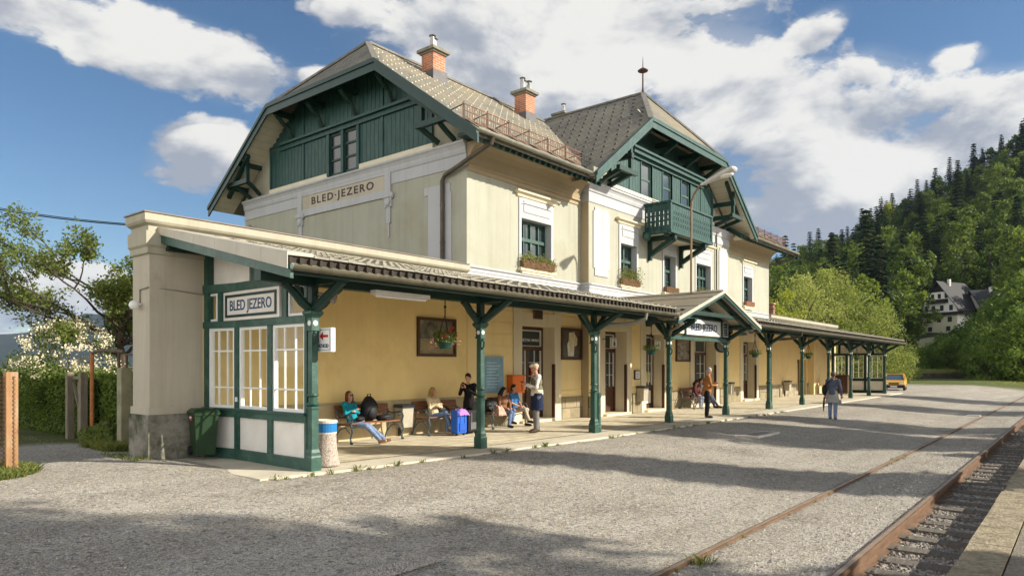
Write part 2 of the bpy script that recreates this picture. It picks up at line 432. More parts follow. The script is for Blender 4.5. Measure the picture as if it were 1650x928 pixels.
rest = M('MULTIPLY', M('SUBTRACT', M('ADD', n1, M('MULTIPLY', n3, .7)), 1.0), 4)
dens = M('ADD', dens, M('MULTIPLY', M('SUBTRACT', fbm(13, 8, .62, (2, 5, 9), .3), .5), 3.4))
dens = M('MAXIMUM', dens, M('SUBTRACT', rest, .9))
def sm(x, lo, hi, a=0.0, b=1.0):
    n = nd(nt, 'ShaderNodeMapRange', interpolation_type='SMOOTHSTEP'); L(x, n.inputs[0])
    for i, q in zip((1, 2, 3, 4), (lo, hi, a, b)): n.inputs[i].default_value = q
    return n.outputs[0]
cover = sm(dens, -.15, .55)
veil = M('MULTIPLY', sm(M('ADD', M('MULTIPLY', field, .5), fbm(2.6, 8, .62, (1, 8, 4), .6)), .25, 1.05), .42)
cover = M('MAXIMUM', cover, veil)
lit = M('ADD', M('MULTIPLY', M('SUBTRACT', n1, n2), 3.2), M('ADD', M('MULTIPLY', height, .75), M('MULTIPLY', M('SUBTRACT', n3, .5), 1.0)))
litf = sm(M('SUBTRACT', lit, M('MULTIPLY', sm(dens, .6, 2.6), .16)), -.05, .62)
cc = nd(nt, 'ShaderNodeMix', data_type='RGBA'); L(litf, cc.inputs[0])
cc.inputs[6].default_value = (1.55, 1.7, 2.0, 1); cc.inputs[7].default_value = (3.6, 3.55, 3.42, 1)
hs = nd(nt, 'ShaderNodeHueSaturation'); hs.inputs['Saturation'].default_value = 1.14; hs.inputs['Value'].default_value = .48; L(sky.outputs[0], hs.inputs['Color'])
mx = nd(nt, 'ShaderNodeMix', data_type='RGBA'); L(cover, mx.inputs[0]); L(hs.outputs[0], mx.inputs[6]); L(cc.outputs[2], mx.inputs[7])
# added fill light: unseen bright cloud outside the view, dimmer overhead, lifting the shade
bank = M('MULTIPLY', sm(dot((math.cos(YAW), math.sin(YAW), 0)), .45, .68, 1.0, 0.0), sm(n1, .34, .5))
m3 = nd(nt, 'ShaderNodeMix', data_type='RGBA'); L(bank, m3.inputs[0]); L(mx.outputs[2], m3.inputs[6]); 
fill_cloud = nd(nt, 'ShaderNodeMix', data_type='RGBA'); L(sm(dot((0, 0, 1)), .25, .6), fill_cloud.inputs[0])
fill_cloud.inputs[6].default_value = (12.5, 11.8, 10.6, 1); fill_cloud.inputs[7].default_value = (1.3, 1.5, 1.9, 1); L(fill_cloud.outputs[2], m3.inputs[7])     # overbright low cloud added as fill, dim blue overhead
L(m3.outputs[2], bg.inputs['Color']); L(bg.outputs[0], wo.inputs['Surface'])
w.cycles.sampling_method = 'MANUAL'; w.cycles.sample_map_resolution = 512

# ------------------------------------------------------------------ ground
def gz(x, y):
    t = smooth01((8.9-y)/5.7)
    z = -.05-.36*t
    if x < 6.5 and y > 8: z += .10*smooth01((6.5-x)/1.5)*smooth01((y-8)/4)
    z += .012*noise.noise(Vector((x*.5, y*.5, 0)))
    return z
def hill_h(X, Y):
    """height of the wooded hill above the valley floor"""
    d = X*math.cos(YAW)+Y*math.sin(YAW)
    if d < 40: return 0
    s = (X*math.sin(YAW)-Y*math.cos(YAW))/d; u = 825+FPX*s
    tab = [(800, 8), (1000, 20), (1150, 32), (1250, 42), (1350, 53), (1450, 70), (1550, 88), (1650, 106), (1900, 140), (2600, 170), (4000, 180)]
    H = tab[0][1] if u < 800 else tab[-1][1]
    for (a, ha), (b, hb) in zip(tab, tab[1:]):
        if a <= u < b: H = ha+(hb-ha)*(u-a)/(b-a)
    if u < 800: H = max(0, 8-(800-u)*.03)
    d0 = 112
    t = max(0, min(1.0, (d-d0)/(350-d0)))
    z = H*(t**1.25)
    if d > 350: z *= 1-.25*smooth01((d-350)/300)
    return z+(1.2*noise.noise(Vector((X*.02, Y*.02, 0))) if t > 0 else 0)

def ground_mat():
    m, nt, p = base_mat('gravel_ground'); L = nt.links.new
    tc = nd(nt, 'ShaderNodeTexCoord'); o = tc.outputs['Object']
    def nz(s, d=6, r=.65):
        n = nd(nt, 'ShaderNodeTexNoise'); n.inputs['Scale'].default_value = s; n.inputs['Detail'].default_value = d; n.inputs['Roughness'].default_value = r
        L(o, n.inputs['Vector']); return n.outputs['Fac']
    def mr(x, a, b, c=0, d=1):
        n = nd(nt, 'ShaderNodeMapRange'); L(x, n.inputs[0])
        for i, q in zip((1, 2, 3, 4), (a, b, c, d)): n.inputs[i].default_value = q
        return n.outputs[0]
    def mix(f, a, b, bt='MIX'):
        n = nd(nt, 'ShaderNodeMix', data_type='RGBA', blend_type=bt)
        if isinstance(f, float): n.inputs[0].default_value = f
        else: L(f, n.inputs[0])
        for i, q in ((6, a), (7, b)):
            if isinstance(q, tuple): n.inputs[i].default_value = (*q, 1)
            else: L(q, n.inputs[i])
        return n.outputs[2]
    base = mix(mr(nz(.35), .3, .7), (.395, .35, .28), (.53, .48, .395))
    base = mix(mr(nz(1.3, 9, .75), .45, .75, 0, .5), base, (.26, .225, .18))
    mpg = nd(nt, 'ShaderNodeMapping'); mpg.inputs['Scale'].default_value = (.10, .75, 1); mpg.inputs['Rotation'].default_value = (0, 0, .06); L(o, mpg.inputs['Vector'])
    ng = nd(nt, 'ShaderNodeTexNoise'); ng.inputs['Scale'].default_value = 1.6; ng.inputs['Detail'].default_value = 8; ng.inputs['Roughness'].default_value = .6; L(mpg.outputs[0], ng.inputs['Vector'])
    base = mix(mr(ng.outputs['Fac'], .48, .68, 0, .75), base, (.57, .525, .45))
    base = mix(mr(nz(.55, 10, .7), .53, .72, 0, .8), base, (.24, .205, .16))
    base = mix(mr(nz(.9, 10, .75), .66, .76, 0, .5), base, (.17, .18, .07))
    vo = nd(nt, 'ShaderNodeTexVoronoi'); vo.inputs['Scale'].default_value = 78; L(o, vo.inputs['Vector'])
    vo2 = nd(nt, 'ShaderNodeTexVoronoi'); vo2.inputs['Scale'].default_value = 26; L(o, vo2.inputs['Vector'])
    sep = nd(nt, 'ShaderNodeSeparateColor'); L(vo.outputs['Color'], sep.inputs[0])
    sep2 = nd(nt, 'ShaderNodeSeparateColor'); L(vo2.outputs['Color'], sep2.inputs[0])
    base = mix(1.0, base, mr(sep.outputs[0], 0, 1, .48, 1.52), 'MULTIPLY')
    base = mix(mr(sep2.outputs[1], .72, .76), base, mix(sep2.outputs[0], (.22, .20, .18), (.62, .58, .52)))
    # weeds and grass creeping in, thickest far from the station forecourt
    xyz = nd(nt, 'ShaderNodeSeparateXYZ'); L(o, xyz.inputs[0])
    def ad(a, b, op='ADD'):
        n = nd(nt, 'ShaderNodeMath', operation=op)
        for i, q in enumerate((a, b)):
            if isinstance(q, (int, float)): n.inputs[i].default_value = q
            else: L(q, n.inputs[i])
        return n.outputs[0]
    far = mr(ad(xyz.outputs[0], 0), 62, 85)
    behind = mr(xyz.outputs[1], 15.5, 17.5)
    g = ad(ad(far, behind, 'MAXIMUM'), ad(nz(.08, 5), -.5), 'ADD')
    gm = mr(g, .35, .75)
    gcol = mix(mr(nz(.6, 6), .3, .7), (.07, .10, .025), (.16, .17, .05))
    base = mix(gm, base, gcol)
    dy = ad(ad(xyz.outputs[1], -3.24), 0, 'ADD'); ab = nd(nt, 'ShaderNodeMath', operation='ABSOLUTE'); L(dy, ab.inputs[0])
    rs = mr(ad(ab.outputs[0], ad(nz(6, 5), .14, 'MULTIPLY'), 'ADD'), .08, .17, .75, 0)
    base = mix(rs, base, (.13, .09, .055))
    L(base, p.inputs['Base Color']); p.inputs['Roughness'].default_value = .95; p.inputs['Specular IOR Level'].default_value = .15
    h = ad(ad(mr(vo.outputs['Distance'], 0, .6, 1, 0), .5, 'MULTIPLY'), ad(nz(7, 9, .7), 1.6, 'MULTIPLY'))
    bp = nd(nt, 'ShaderNodeBump'); bp.inputs['Strength'].default_value = 1.0; bp.inputs['Distance'].default_value = .035
    L(h, bp.inputs['Height']); L(bp.outputs['Normal'], p.inputs['Normal'])
    return m
GRAVEL = ground_mat()
mb = MB()
xs = [-6000, -1500, -400, -120, -40, -20]+[-10+.5*i for i in range(0, 120)]+[50+3*i for i in range(1, 18)]+[112, 160, 400, 1500, 6000]
ys = [-6000, -1500, -400, -120, -40, -20, -10, -5, -2, -1, 0, .9, 1.02, 1.35, 1.78, 1.866, 1.874]+[1.95+.4*i for i in range(0, 45)]+[21, 25, 30, 40, 60, 120, 400, 1500, 6000]
def gfull(x, y):
    z = gz(max(-10, min(x, 60)), max(-10, min(y, 20)))
    if y < .95: z = -.62
    elif y < 1.87: z = -.555
    if y < -3: z = -.45
    return z
idx = {}
for j, y in enumerate(ys):
    for i, x in enumerate(xs):
        idx[i, j] = len(mb.v); mb.v.append((x, y, gfull(x, y)))
for j in range(len(ys)-1):
    for i in range(len(xs)-1):
        mb.f.append((idx[i, j], idx[i+1, j], idx[i+1, j+1], idx[i, j+1])); mb.m.append(0)
struct(mb.build('ground', GRAVEL, smooth=True))

# hillside and distant mountains
HILLM = mat('forest_floor', (.045, .055, .025), .95, .3, .05)
mb = MB(); N = 60; K = 34
for j in range(K):
    d = 90+j*20 if j < 28 else 650+(j-27)*110
    for i in range(N):
        s = -.10+i*(2.6/(N-1))
        X = d*(math.cos(YAW)+s*math.sin(YAW)); Y = d*(math.sin(YAW)-s*math.cos(YAW))
        z = hill_h(X, Y) if d > 100 else 0
        mb.v.append((X, Y, -1.0+z))
for j in range(K-1):
    for i in range(N-1):
        mb.f.append((j*N+i, (j+1)*N+i, (j+1)*N+i+1, j*N+i+1)[::-1]); mb.m.append(0)
struct(mb.build('hillside', HILLM, smooth=True))
MTN = mat('mountain_forest', (.014, .024, .018), .95, .45, .012, dirt=(.026, .034, .02), ds=.004)
mb = MB(); N = 90; K = 16
for j in range(K):
    t = j/(K-1); d = 2000+1500*t
    for i in range(N):
        s = -1.7+i*(1.9/(N-1)); u = 825+FPX*s
        H = 215*math.exp(-((u-250)/200)**2)+30*math.exp(-((u+160)/160)**2)+85
        H *= 1+.22*noise.noise(Vector((i*.22, 3, 0)))+.10*noise.noise(Vector((i*.8, 9, 0)))
        X = d*(math.cos(YAW)+s*math.sin(YAW)); Y = d*(math.sin(YAW)-s*math.cos(YAW))
        mb.v.append((X, Y, -3+H*math.sin(min(1, t*1.3)*PI/2)*(1 if t < .8 else 1-(t-.8)*2)+18*noise.noise(Vector((X*.004, Y*.004, 0)))*t))
for j in range(K-1):
    for i in range(N-1):
        mb.f.append((j*N+i, (j+1)*N+i, (j+1)*N+i+1, j*N+i+1)[::-1]); mb.m.append(0)
struct(mb.build('distant_hills', MTN, smooth=True))

# ------------------------------------------------------------------ platform and track
PAVE = brick_mat('platform_paving', (.62, .55, .40), (.57, .50, .365), (.40, .35, .25), w=.4, h=.4, mort=.02, offset=0, bump=.25, dirt=(.38, .33, .23), ds=.7, dlo=.5, dhi=.8)
mb = MB()
edge = [(5.6, 9.42), (7.6, 9.16), (10, 8.97), (14.7, 8.76), (24, 8.72), (36, 8.78), (49.8, 8.95)]
poly = [(x, y, -.45) for x, y in edge]+[(49.8, 13.4, -.45), (5.6, 13.4, -.45)]
mb.prism(poly, (0, 0, .438))
struct(mb.build('platform', CONC))
mb = MB()                                                       # paved walkway inside a smooth concrete edge
def yin(x, off):
    for (a, ya), (b, yb) in zip(edge, edge[1:]):
        if a <= x <= b: return ya+(yb-ya)*(x-a)/(b-a)+off
    return 9
xs2 = [6.75, 7.6, 10, 14.7, 24, 36, 49.6]
for a, b in zip(xs2, xs2[1:]):
    P = [(a, yin(a, .75), 0), (b, yin(b, .75), 0), (b, 13.35, 0), (a, 13.35, 0)]
    mb.quad(*P, uv=[(p[0], p[1]) for p in P])
struct(mb.build('walkway_paving', PAVE))

RAILM = mat('rusty_rail', (.15, .085, .05), .75, .35, 8, .3, 60, dirt=(.25, .15, .085), ds=5, stretch=(.4, 3, 3))
RAILT = mat('worn_rail_top', (.36, .27, .19), .42, .2, 6, metal=.4)
def rail(y, zt, label, deep):
    r = thing('rail', (30, y, zt-.15), label, 'rail')
    mb = MB(); n = 60
    prof = [(-.04, 0), (.04, 0), (.042, -.045), (.014, -.06), (.012, -.155), (.075, -.18), (.075, -.20), (-.075, -.20), (-.075, -.18), (-.012, -.155), (-.014, -.06), (-.042, -.045)]
    P = [(-12, y+a, zt+b) for a, b in prof]
    mb.prism(P[::-1], (110, 0, 0)); mb.build('rail_bar', RAILM, r)
    mb = MB(); mb.box(-12, y-.024, zt-.001, 98, y+.024, zt+.003); mb.build('running_surface', RAILT, r)
    return r
rail(3.24, -.382, 'rusty running rail sunk level in the gravel on the station side', 0)
rail(1.87, -.365, 'rusty rail standing proud above the open sleepers beside the low platform', 1)
SLEEP = mat('old_sleeper_wood', (.16, .14, .115), .9, .35, 4, .6, 30, stretch=(1, 6, 6), dirt=(.22, .18, .14), ds=3)
sl = None
rnd = random.Random(3)
for k in range(74):
    x = 2.0+k*.62+rnd.uniform(-.03, .03)
    if sl is None:
        mb = MB(); mb.box(-.12, -.055, -.13, .12, .90, .0)
        for yy in (.67, .80): mb.box(-.09, yy-.03+.03, 0, .09, yy+.03, .012)
        sl = mb.build('sleeper', SLEEP); o = sl
        tag(o, 'weathered timber sleeper sticking out of the ballast beside the rail', 'sleeper', 'sleepers under the rusty rail')
    else:
        o = sl.copy(); COL.objects.link(o)
    o.location = (x, 1.0+.06, -.528+rnd.uniform(-.012, .008)); o.rotation_euler = (0, rnd.uniform(-.02, .02), rnd.uniform(-.03, .03))
# ballast and loose gravel
def stones(name, label, n, areafn, smin, smax, col1, m, seed):
    rnd = random.Random(seed); mb = MB()
    for _ in range(n):
        x, y, z = areafn(rnd); s = rnd.uniform(smin, smax)
        a = rnd.uniform(0, PI); i = len(mb.v)
        ca, sa = math.cos(a), math.sin(a)
        pts = []
        for k in range(4):
            w = k*PI/2+rnd.uniform(-.4, .4); rr = s*rnd.uniform(.6, 1)
            pts.append((x+math.cos(w+a)*rr, y+math.sin(w+a)*rr, z+rnd.uniform(-.1, .25)*s))
        mb.v += pts+[(x+rnd.uniform(-.2, .2)*s, y+rnd.uniform(-.2, .2)*s, z+s*rnd.uniform(.5, .9)), (x, y, z-s*.5)]
        for k in range(4):
            mb.f.append((i+k, i+(k+1) % 4, i+4)); mb.m.append(0)
            mb.f.append((i+(k+1) % 4, i+k, i+5)); mb.m.append(0)
    o = mb.build(name, m); tag(o, label, 'gravel', kind='stuff'); return o
def stone_mat(name, a, b):
    m, nt, p = base_mat(name); L = nt.links.new
    g = nd(nt, 'ShaderNodeNewGeometry'); r = nd(nt, 'ShaderNodeValToRGB')
    r.color_ramp.elements[0].color = (*a, 1); r.color_ramp.elements[1].color = (*b, 1)
    L(g.outputs['Random Per Island'], r.inputs[0]); L(r.outputs[0], p.inputs['Base Color']); p.inputs['Roughness'].default_value = .9
    return m
BALL = stone_mat('ballast_stone', (.09, .075, .06), (.40, .355, .31))
GRV = stone_mat('loose_gravel', (.22, .19, .16), (.56, .51, .45))
def ballast_area(r):
    x = 2.5+46*r.random()**2.0; y = r.uniform(1.02, 1.80); return x, y, gfull(x, y)-.0
stones('ballast', 'broken stone ballast lying between the sleepers beside the rail', 9000, ballast_area, .02, .042, None, BALL, 1)
def between_area(r):
    x = 3+30*r.random()**2.2; y = 1.93+min(1.3, abs(r.gauss(0, .45))) if r.random() < .75 else r.uniform(1.95, 3.2); return x, y, gz(x, y)-.004
stones('track_gravel', 'loose grey stones spilled between the two rails', 5200, between_area, .012, .03, None, GRV, 2)
def yard_area(r):
    d = 5.0+12*r.random()**1.6; s = r.uniform(-.74, .74)
    x = d*(math.cos(YAW)+s*math.sin(YAW)); y = d*(math.sin(YAW)-s*math.cos(YAW))
    if y > 8.7 and x > 5.4 or y < 3.4: return 4+r.random(), 5+r.random(), -.3
    return x, y, gz(x, y)-.003
stones('forecourt_gravel', 'loose pebbles scattered over the gravel forecourt', 17000, yard_area, .006, .016, None, GRV, 4)
# low platform the photograph was taken from
SLAB = mat('worn_kerb_concrete', (.33, .275, .185), .95, .45, 22, 1.0, 30, dirt=(.17, .14, .09), ds=5, dlo=.46, dhi=.68)
ASPH = mat('old_asphalt', (.24, .21, .16), .95, .5, 40, 1.0, 50, dirt=(.15, .13, .095), ds=4)
mb = MB(); rnd = random.Random(8)
for k in range(40):
    x = -4+k*1.0; mb.box(x+.008, .60, -.62, x+.992, .985+rnd.uniform(-.012, .012), -.25+rnd.uniform(-.008, .006))
struct(mb.build('kerb_stones', SLAB))
mb = MB(); mb.box(-6, -3, -.62, 40, .585, -.262); struct(mb.build('low_platform', ASPH))
mb = MB(); mb.box(13.75, 3.42, gz(14, 3.6)-.1, 14.6, 3.9, gz(14, 3.6)+.05) 
o = mb.build('concrete_slab', mat('pale_concrete', (.56, .53, .46), .9, .1, 3, .3)); tag(o, 'small pale concrete slab lying by the rail', 'slab')
o.location = (20.6, -.05, -.012)
MAN = thing('manhole', (18.6, 7.0, gz(18.6, 7)), 'thin rectangular manhole frame set in the gravel before the portico', 'manhole')
z = gz(18.6, 6.7)
mb = MB(); mb.box(17.9, 6.55, z-.06, 19.3, 7.35, z+.02); mb.build('cover', mat('dusty_lid', (.25, .22, .18), .95, .2), MAN)
mb = MB()
for a in ((17.82, 6.47, 19.38, 6.55), (17.82, 7.35, 19.38, 7.43), (17.82, 6.55, 17.9, 7.35), (19.3, 6.55, 19.38, 7.35)): mb.box(a[0], a[1], z-.06, a[2], a[3], z+.035)
mb.build('frame', MATS['pale_concrete'], MAN)
# ------------------------------------------------------------------ main station building
BX0, BX1, BY0, BY1 = 13.55, 36.4, 12.7, 23.8
RX0, RX1, RY = 18.97, 30.4, 12.4                                 # projecting middle
B = thing('station_building', (25, 18, 0), 'two storey cream railway station with dark green timber gables and grey shingle roof', 'building')
def holed_wall(mb, x0, x1, z0, z1, y, holes, depth, mi=0, mr=1):
    xs = sorted({x0, x1, *[h[0] for h in holes], *[h[1] for h in holes]}); zs = sorted({z0, z1, *[h[2] for h in holes], *[h[3] for h in holes]})
    for a, b in zip(xs, xs[1:]):
        for c, d in zip(zs, zs[1:]):
            if any(h[0] <= (a+b)/2 <= h[1] and h[2] <= (c+d)/2 <= h[3] for h in holes): continue
            mb.quad((a, y, c), (b, y, c), (b, y, d), (a, y, d), mi=mi)
    for (a, b, c, d) in holes:
        q = y+depth
        mb.quad((a, y, c), (a, q, c), (a, q, d), (a, y, d), mi=mr); mb.quad((b, q, c), (b, y, c), (b, y, d), (b, q, d), mi=mr)
        mb.quad((a, y, d), (a, q, d), (b, q, d), (b, y, d), mi=mr); mb.quad((a, q, c), (a, y, c), (b, y, c), (b, q, c), mi=mr)
# openings: x0 x1 z0 z1
DOORS = [(15.85, 17.45, 12.7), (19.9, 21.3, 12.4), (22.7, 24.1, 12.4), (26.75, 28.9, 12.4), (32.8, 34.5, 12.7)]
WINS = [(15.85, 17.3, 4.55, 5.97, 12.7), (20.95, 22.05, 4.5, 5.9, 12.4), (24.15, 25.1, 4.5, 5.9, 12.4), (27.0, 28.4, 4.6, 5.9, 12.4), (32.9, 34.0, 4.6, 5.98, 12.7)]
mb = MB()
def upper(x0, x1, y):
    holed_wall(mb, x0, x1, 3.5, 7.66, y, [w_[:4] for w_ in WINS if x0 <= w_[0] < x1], .28, 0, 2)
upper(BX0, RX0, 12.7); upper(RX0, RX1, 12.4); upper(RX1, BX1, 12.7)
for x in (RX0, RX1): mb.box(x-(.0 if x == RX0 else .004), 12.404, 0, x+(.004 if x == RX0 else 0), 12.74, 7.66, mi=3)  # side returns in the darker cornice tan, shade put into their colour
mb.quad((BX0, BY1, 0), (BX0, BY0, 0), (BX0, BY0, 7.66), (BX0, BY1, 7.66))
mb.quad((BX1, BY0, 0), (BX1, BY1, 0), (BX1, BY1, 7.66), (BX1, BY0, 7.66))
mb.quad((BX1, BY1, 0), (BX0, BY1, 0), (BX0, BY1, 7.66), (BX1, BY1, 7.66))
mb.quad((BX0, BY0, 7.64), (BX1, BY0, 7.64), (BX1, BY1, 7.64), (BX0, BY1, 7.64))
# attic gable walls (plaster corners behind the boarding)
def gable_outline(y0, y1): return [(y0, 7.66), (y0, 7.7), (13.0, 8.3), (15.6, 10.15), (16.4, 10.85), (20.0, 10.85), (20.8, 10.15), (23.4, 8.3), (y1, 7.7), (y1, 7.66)]
for x in (BX0, BX1): mb.prism([(x, y, z) for y, z in gable_outline(12.7, 23.8)], (.3 if x == BX0 else -.3, 0, 0), mi=1)
mb.prism([(18.97, 12.4, 7.66), (18.97, 12.4, 7.85), (21.3, 12.4, 9.7), (22.2, 12.4, 10.35), (26.8, 12.4, 10.35), (27.7, 12.4, 9.7), (30.1, 12.4, 7.85), (30.1, 12.4, 7.66)], (0, .3, 0), mi=1)
mb.build('wall', [LEMON, CREAM, WHITEP, mat('tan_cornice_and_shade', (.36, .285, .18), .85, .06, 1, .1, 60)], B)
mb = MB()
def lower(x0, x1, y):
    holed_wall(mb, x0, x1, 0, 3.5, y, [(d[0], d[1], 0, 2.86) for d in DOORS if x0 <= d[0] < x1], .45, 0, 1)
lower(BX0, RX0, 12.7); lower(RX0, RX1, 12.4); lower(RX1, BX1, 12.7)
mb.build('ground_floor_wall', [YELLOW, TRIM], B)
# rusticated bands between the door surrounds
mb = MB()
SEG = [(13.56, 15.44, 12.7), (17.83, 18.955, 12.7), (18.975, 19.52, 12.4), (21.70, 22.34, 12.4), (24.48, 26.36, 12.4), (29.32, 30.385, 12.4), (30.405, 32.42, 12.7), (34.9, 36.39, 12.7)]
for a, b, y in SEG:
    z = .93
    while z < 3.4:
        mb.box(a, y-.018, z, b, y+.02, min(z+.31, 3.44)); z += .33
    mb.box(a, y-.03, .70, b, y+.02, .905)
mb.build('banded_plaster', YELLOW, B)
mb = MB()
for a, b, y in SEG:
    mb.box(a-.005, y-.075, -.01, b+.005, y+.03, .68)
STB = brick_mat('plinth_ashlar', (.31, .255, .16), (.25, .21, .135), (.14, .12, .08), w=.62, h=.345, mort=.018, dirt=(.13, .11, .075), ds=1.5, dlo=.5, dhi=.75)
mb.build('plinth', STB, B)
mb = MB()                                                       # door surrounds
for x0, x1, y in DOORS:
    mb.box(x0-.38, y-.05, 0, x0-.001, y+.02, 3.42); mb.box(x1+.001, y-.05, 0, x1+.36, y+.02, 3.42)
    mb.box(x0, y-.052, 2.862, x1, y+.02, 3.24)
    mb.box(x0-.40, y-.09, 3.42, x1+.38, y+.02, 3.5)
    mb.box(x0-.1, y-.18, -.012, x1+.1, y+.5, .075)
mb.build('door_surround', TRIM, B)
# cornices, string courses
def cornice(mb, pts, prof, mi=0):
    """sweep a profile (out, z) along a wall line whose outside is on the side of -normal"""
    pts = [Vector(p) for p in pts]; n = len(pts); rows = []
    for i, p in enumerate(pts):
        dirs = []
        if i > 0: dirs.append((pts[i]-pts[i-1]).normalized())
        if i < n-1: dirs.append((pts[i+1]-pts[i]).normalized())
        nn = [Vector((d.y, -d.x)) for d in dirs]
        o = nn[0] if len(nn) == 1 else (nn[0]+nn[1])/(1+nn[0].dot(nn[1]))
        rows.append([(p.x+o.x*a, p.y+o.y*a, z) for a, z in prof])
    m = len(prof)
    for i in range(n-1):
        for k in range(m-1):
            mb.quad(rows[i][k], rows[i+1][k], rows[i+1][k+1], rows[i][k+1], mi=mi)
    for r_ in (rows[0], rows[-1]): mb.quad(*r_, mi=mi)
MAINC = [(0, 6.86), (.03, 6.86), (.03, 6.97), (.09, 6.985), (.09, 7.03), (.06, 7.05), (.09, 7.18), (.16, 7.32), (.28, 7.44), (.40, 7.49), (.46, 7.5), (.46, 7.58), (.40, 7.60), (0, 7.60)]
RISC = [(0, 6.98), (.025, 6.98), (.025, 7.30), (.06, 7.32), (.09, 7.42), (.09, 7.46), (.13, 7.53), (.17, 7.56), (.17, 7.62), (.0, 7.66)]
GABC = [(0, 6.98), (.025, 6.98), (.025, 7.30), (.05, 7.32), (.07, 7.40), (.07, 7.47), (.11, 7.55), (.15, 7.59), (.15, 7.64), (0, 7.67)]
mb = MB()
cornice(mb, [(BX0, 12.7), (RX0-.16, 12.7)], MAINC); cornice(mb, [(RX1+.16, 12.7), (BX1+.0, 12.7)], MAINC)
cornice(mb, [(BX1, 12.7), (BX1, 14)], MAINC)
mb.build('eaves_cornice', mat('tan_cornice_and_shade', (.36, .285, .18), .85, .06, 1, .1, 60), B)
mb = MB()
cornice(mb, [(RX0, 12.75), (RX0, 12.4), (RX1, 12.4), (RX1, 12.75)], RISC)
cornice(mb, [(BX0-.001, 23.8), (BX0-.001, 12.69)], GABC)
mb.build('gable_cornice', WHITEP, B)
mb = MB()
BAND = [(0, 4.19), (.03, 4.19), (.03, 4.27), (.075, 4.30), (.075, 4.34), (0, 4.37)]
LOWB = [(0, 3.5), (.022, 3.5), (.022, 4.18), (0, 4.18)]
for pf in (BAND, LOWB):
    cornice(mb, [(BX0, 12.7), (RX0, 12.7)], pf); cornice(mb, [(RX0, 12.7), (RX0, 12.4), (RX1, 12.4), (RX1, 12.7)], pf); cornice(mb, [(RX1, 12.7), (BX1, 12.7)], pf)
mb.build('string_course', WHITEP, B)
# raised panels with stepped ends
def panel_y(mb, x0, x1, z0, z1, y, t=.03):
    s = .09
    P = [(x0+s, z0), (x1-s, z0), (x1-s, z0+.25), (x1, z0+.25), (x1, z1-.12), (x1-s, z1-.12), (x1-s, z1), (x0+s, z1), (x0+s, z1-.12), (x0, z1-.12), (x0, z0+.25), (x0+s, z0+.25)]
    mb.prism([(a, y-t, b) for a, b in P], (0, t+.01, 0))
mb = MB()
panel_y(mb, 19.22, 20.22, 4.62, 6.85, 12.4); panel_y(mb, 29.3, 30.2, 4.62, 6.85, 12.4)
# gable wall: lesenes and panel frames
mb.prism([(BX0-.03, 13.25, 4.45), (BX0-.03, 14.15, 4.45), (BX0-.03, 14.15, 6.4), (BX0-.03, 14.3, 6.4), (BX0-.03, 14.3, 6.62), (BX0-.03, 13.3, 6.62), (BX0-.03, 13.3, 6.4), (BX0-.03, 13.25, 6.4)], (.04, 0, 0))
mb.box(BX0-.02, 22.6, 4.4, BX0+.01, 23.2, 6.5)
mb.build('raised_panel', WHITEP, B)
# name panel in plaster on the gable
F = []
mb = MB(); gx = BX0-.002
mb.box(gx-.065, 15.7, 6.72, gx, 15.95, 7.42); mb.box(gx-.065, 20.15, 6.72, gx, 20.4, 7.42)
mb.box(gx-.055, 15.95, 7.28, gx, 20.15, 7.40); mb.box(gx-.055, 15.95, 6.62, gx, 20.15, 6.84)
for y in (15.82, 20.28):
    mb.box(gx-.09, y-.22, 6.6, gx, y+.22, 6.73); mb.box(gx-.06, y-.15, 6.32, gx, y+.15, 6.6); mb.ball((gx-.06, y, 6.46), (.06, .13, .13))
    mb.box(gx-.04, y-.09, 5.85, gx, y+.09, 6.32); mb.box(gx-.03, y-.03, 5.45, gx, y+.03, 5.85); mb.ball((gx-.05, y, 7.28), (.03, .06, .06))
    for s in (-1, 1): mb.ball((gx-.04, y+s*.17, 6.64), (.05, .07, .09))
nm = mb.build('name_panel', WHITEP, B)
mb = MB(); mb.box(gx-.034, 15.95, 6.84, gx, 20.15, 7.28); mb.build('panel_field', GREYP, nm)
text('lettering', 'BLED·JEZERO', .33, mat('brown_letters', (.07, .05, .045), .8), T(gx-.039, 18.05, 7.06) @ FACE_X, nm, off=.006, width=3.15, spacing=1.25)

# ---- windows of the upper floor
def flat_window(x0, x1, z0, z1, y, parent, cols=2, rows=2, fm=GREEN, heavy=.07):
    yy = y+.2
    mb = MB()
    mb.box(x0, yy, z0, x0+heavy, yy+.08, z1); mb.box(x1-heavy, yy, z0, x1, yy+.08, z1)
    mb.box(x0+heavy, yy, z1-heavy, x1-heavy, yy+.08, z1); mb.box(x0+heavy, yy, z0, x1-heavy, yy+.08, z0+heavy)
    zt = z0+(z1-z0)*.60
    mb.box(x0+heavy, yy-.03, zt-.05, x1-heavy, yy+.08, zt+.05)
    for k in range(1, cols):
        xc = x0+(x1-x0)*k/cols; hw = .045 if k == cols/2 else .022
        mb.box(xc-hw, yy-.015, z0+heavy, xc+hw, yy+.07, zt-.05); mb.box(xc-hw, yy-.015, zt+.05, xc+hw, yy+.07, z1-heavy)
    zm = (z0+heavy+zt-.05)/2
    mb.box(x0+heavy, yy+.005, zm-.016, x1-heavy, yy+.06, zm+.016)
    w_ = mb.build('window', fm, parent)
    mb = MB(); mb.box(x0+.02, yy+.04, z0+.02, x1-.02, yy+.05, z1-.02); mb.build('pane', GLASS, w_)
    return w_
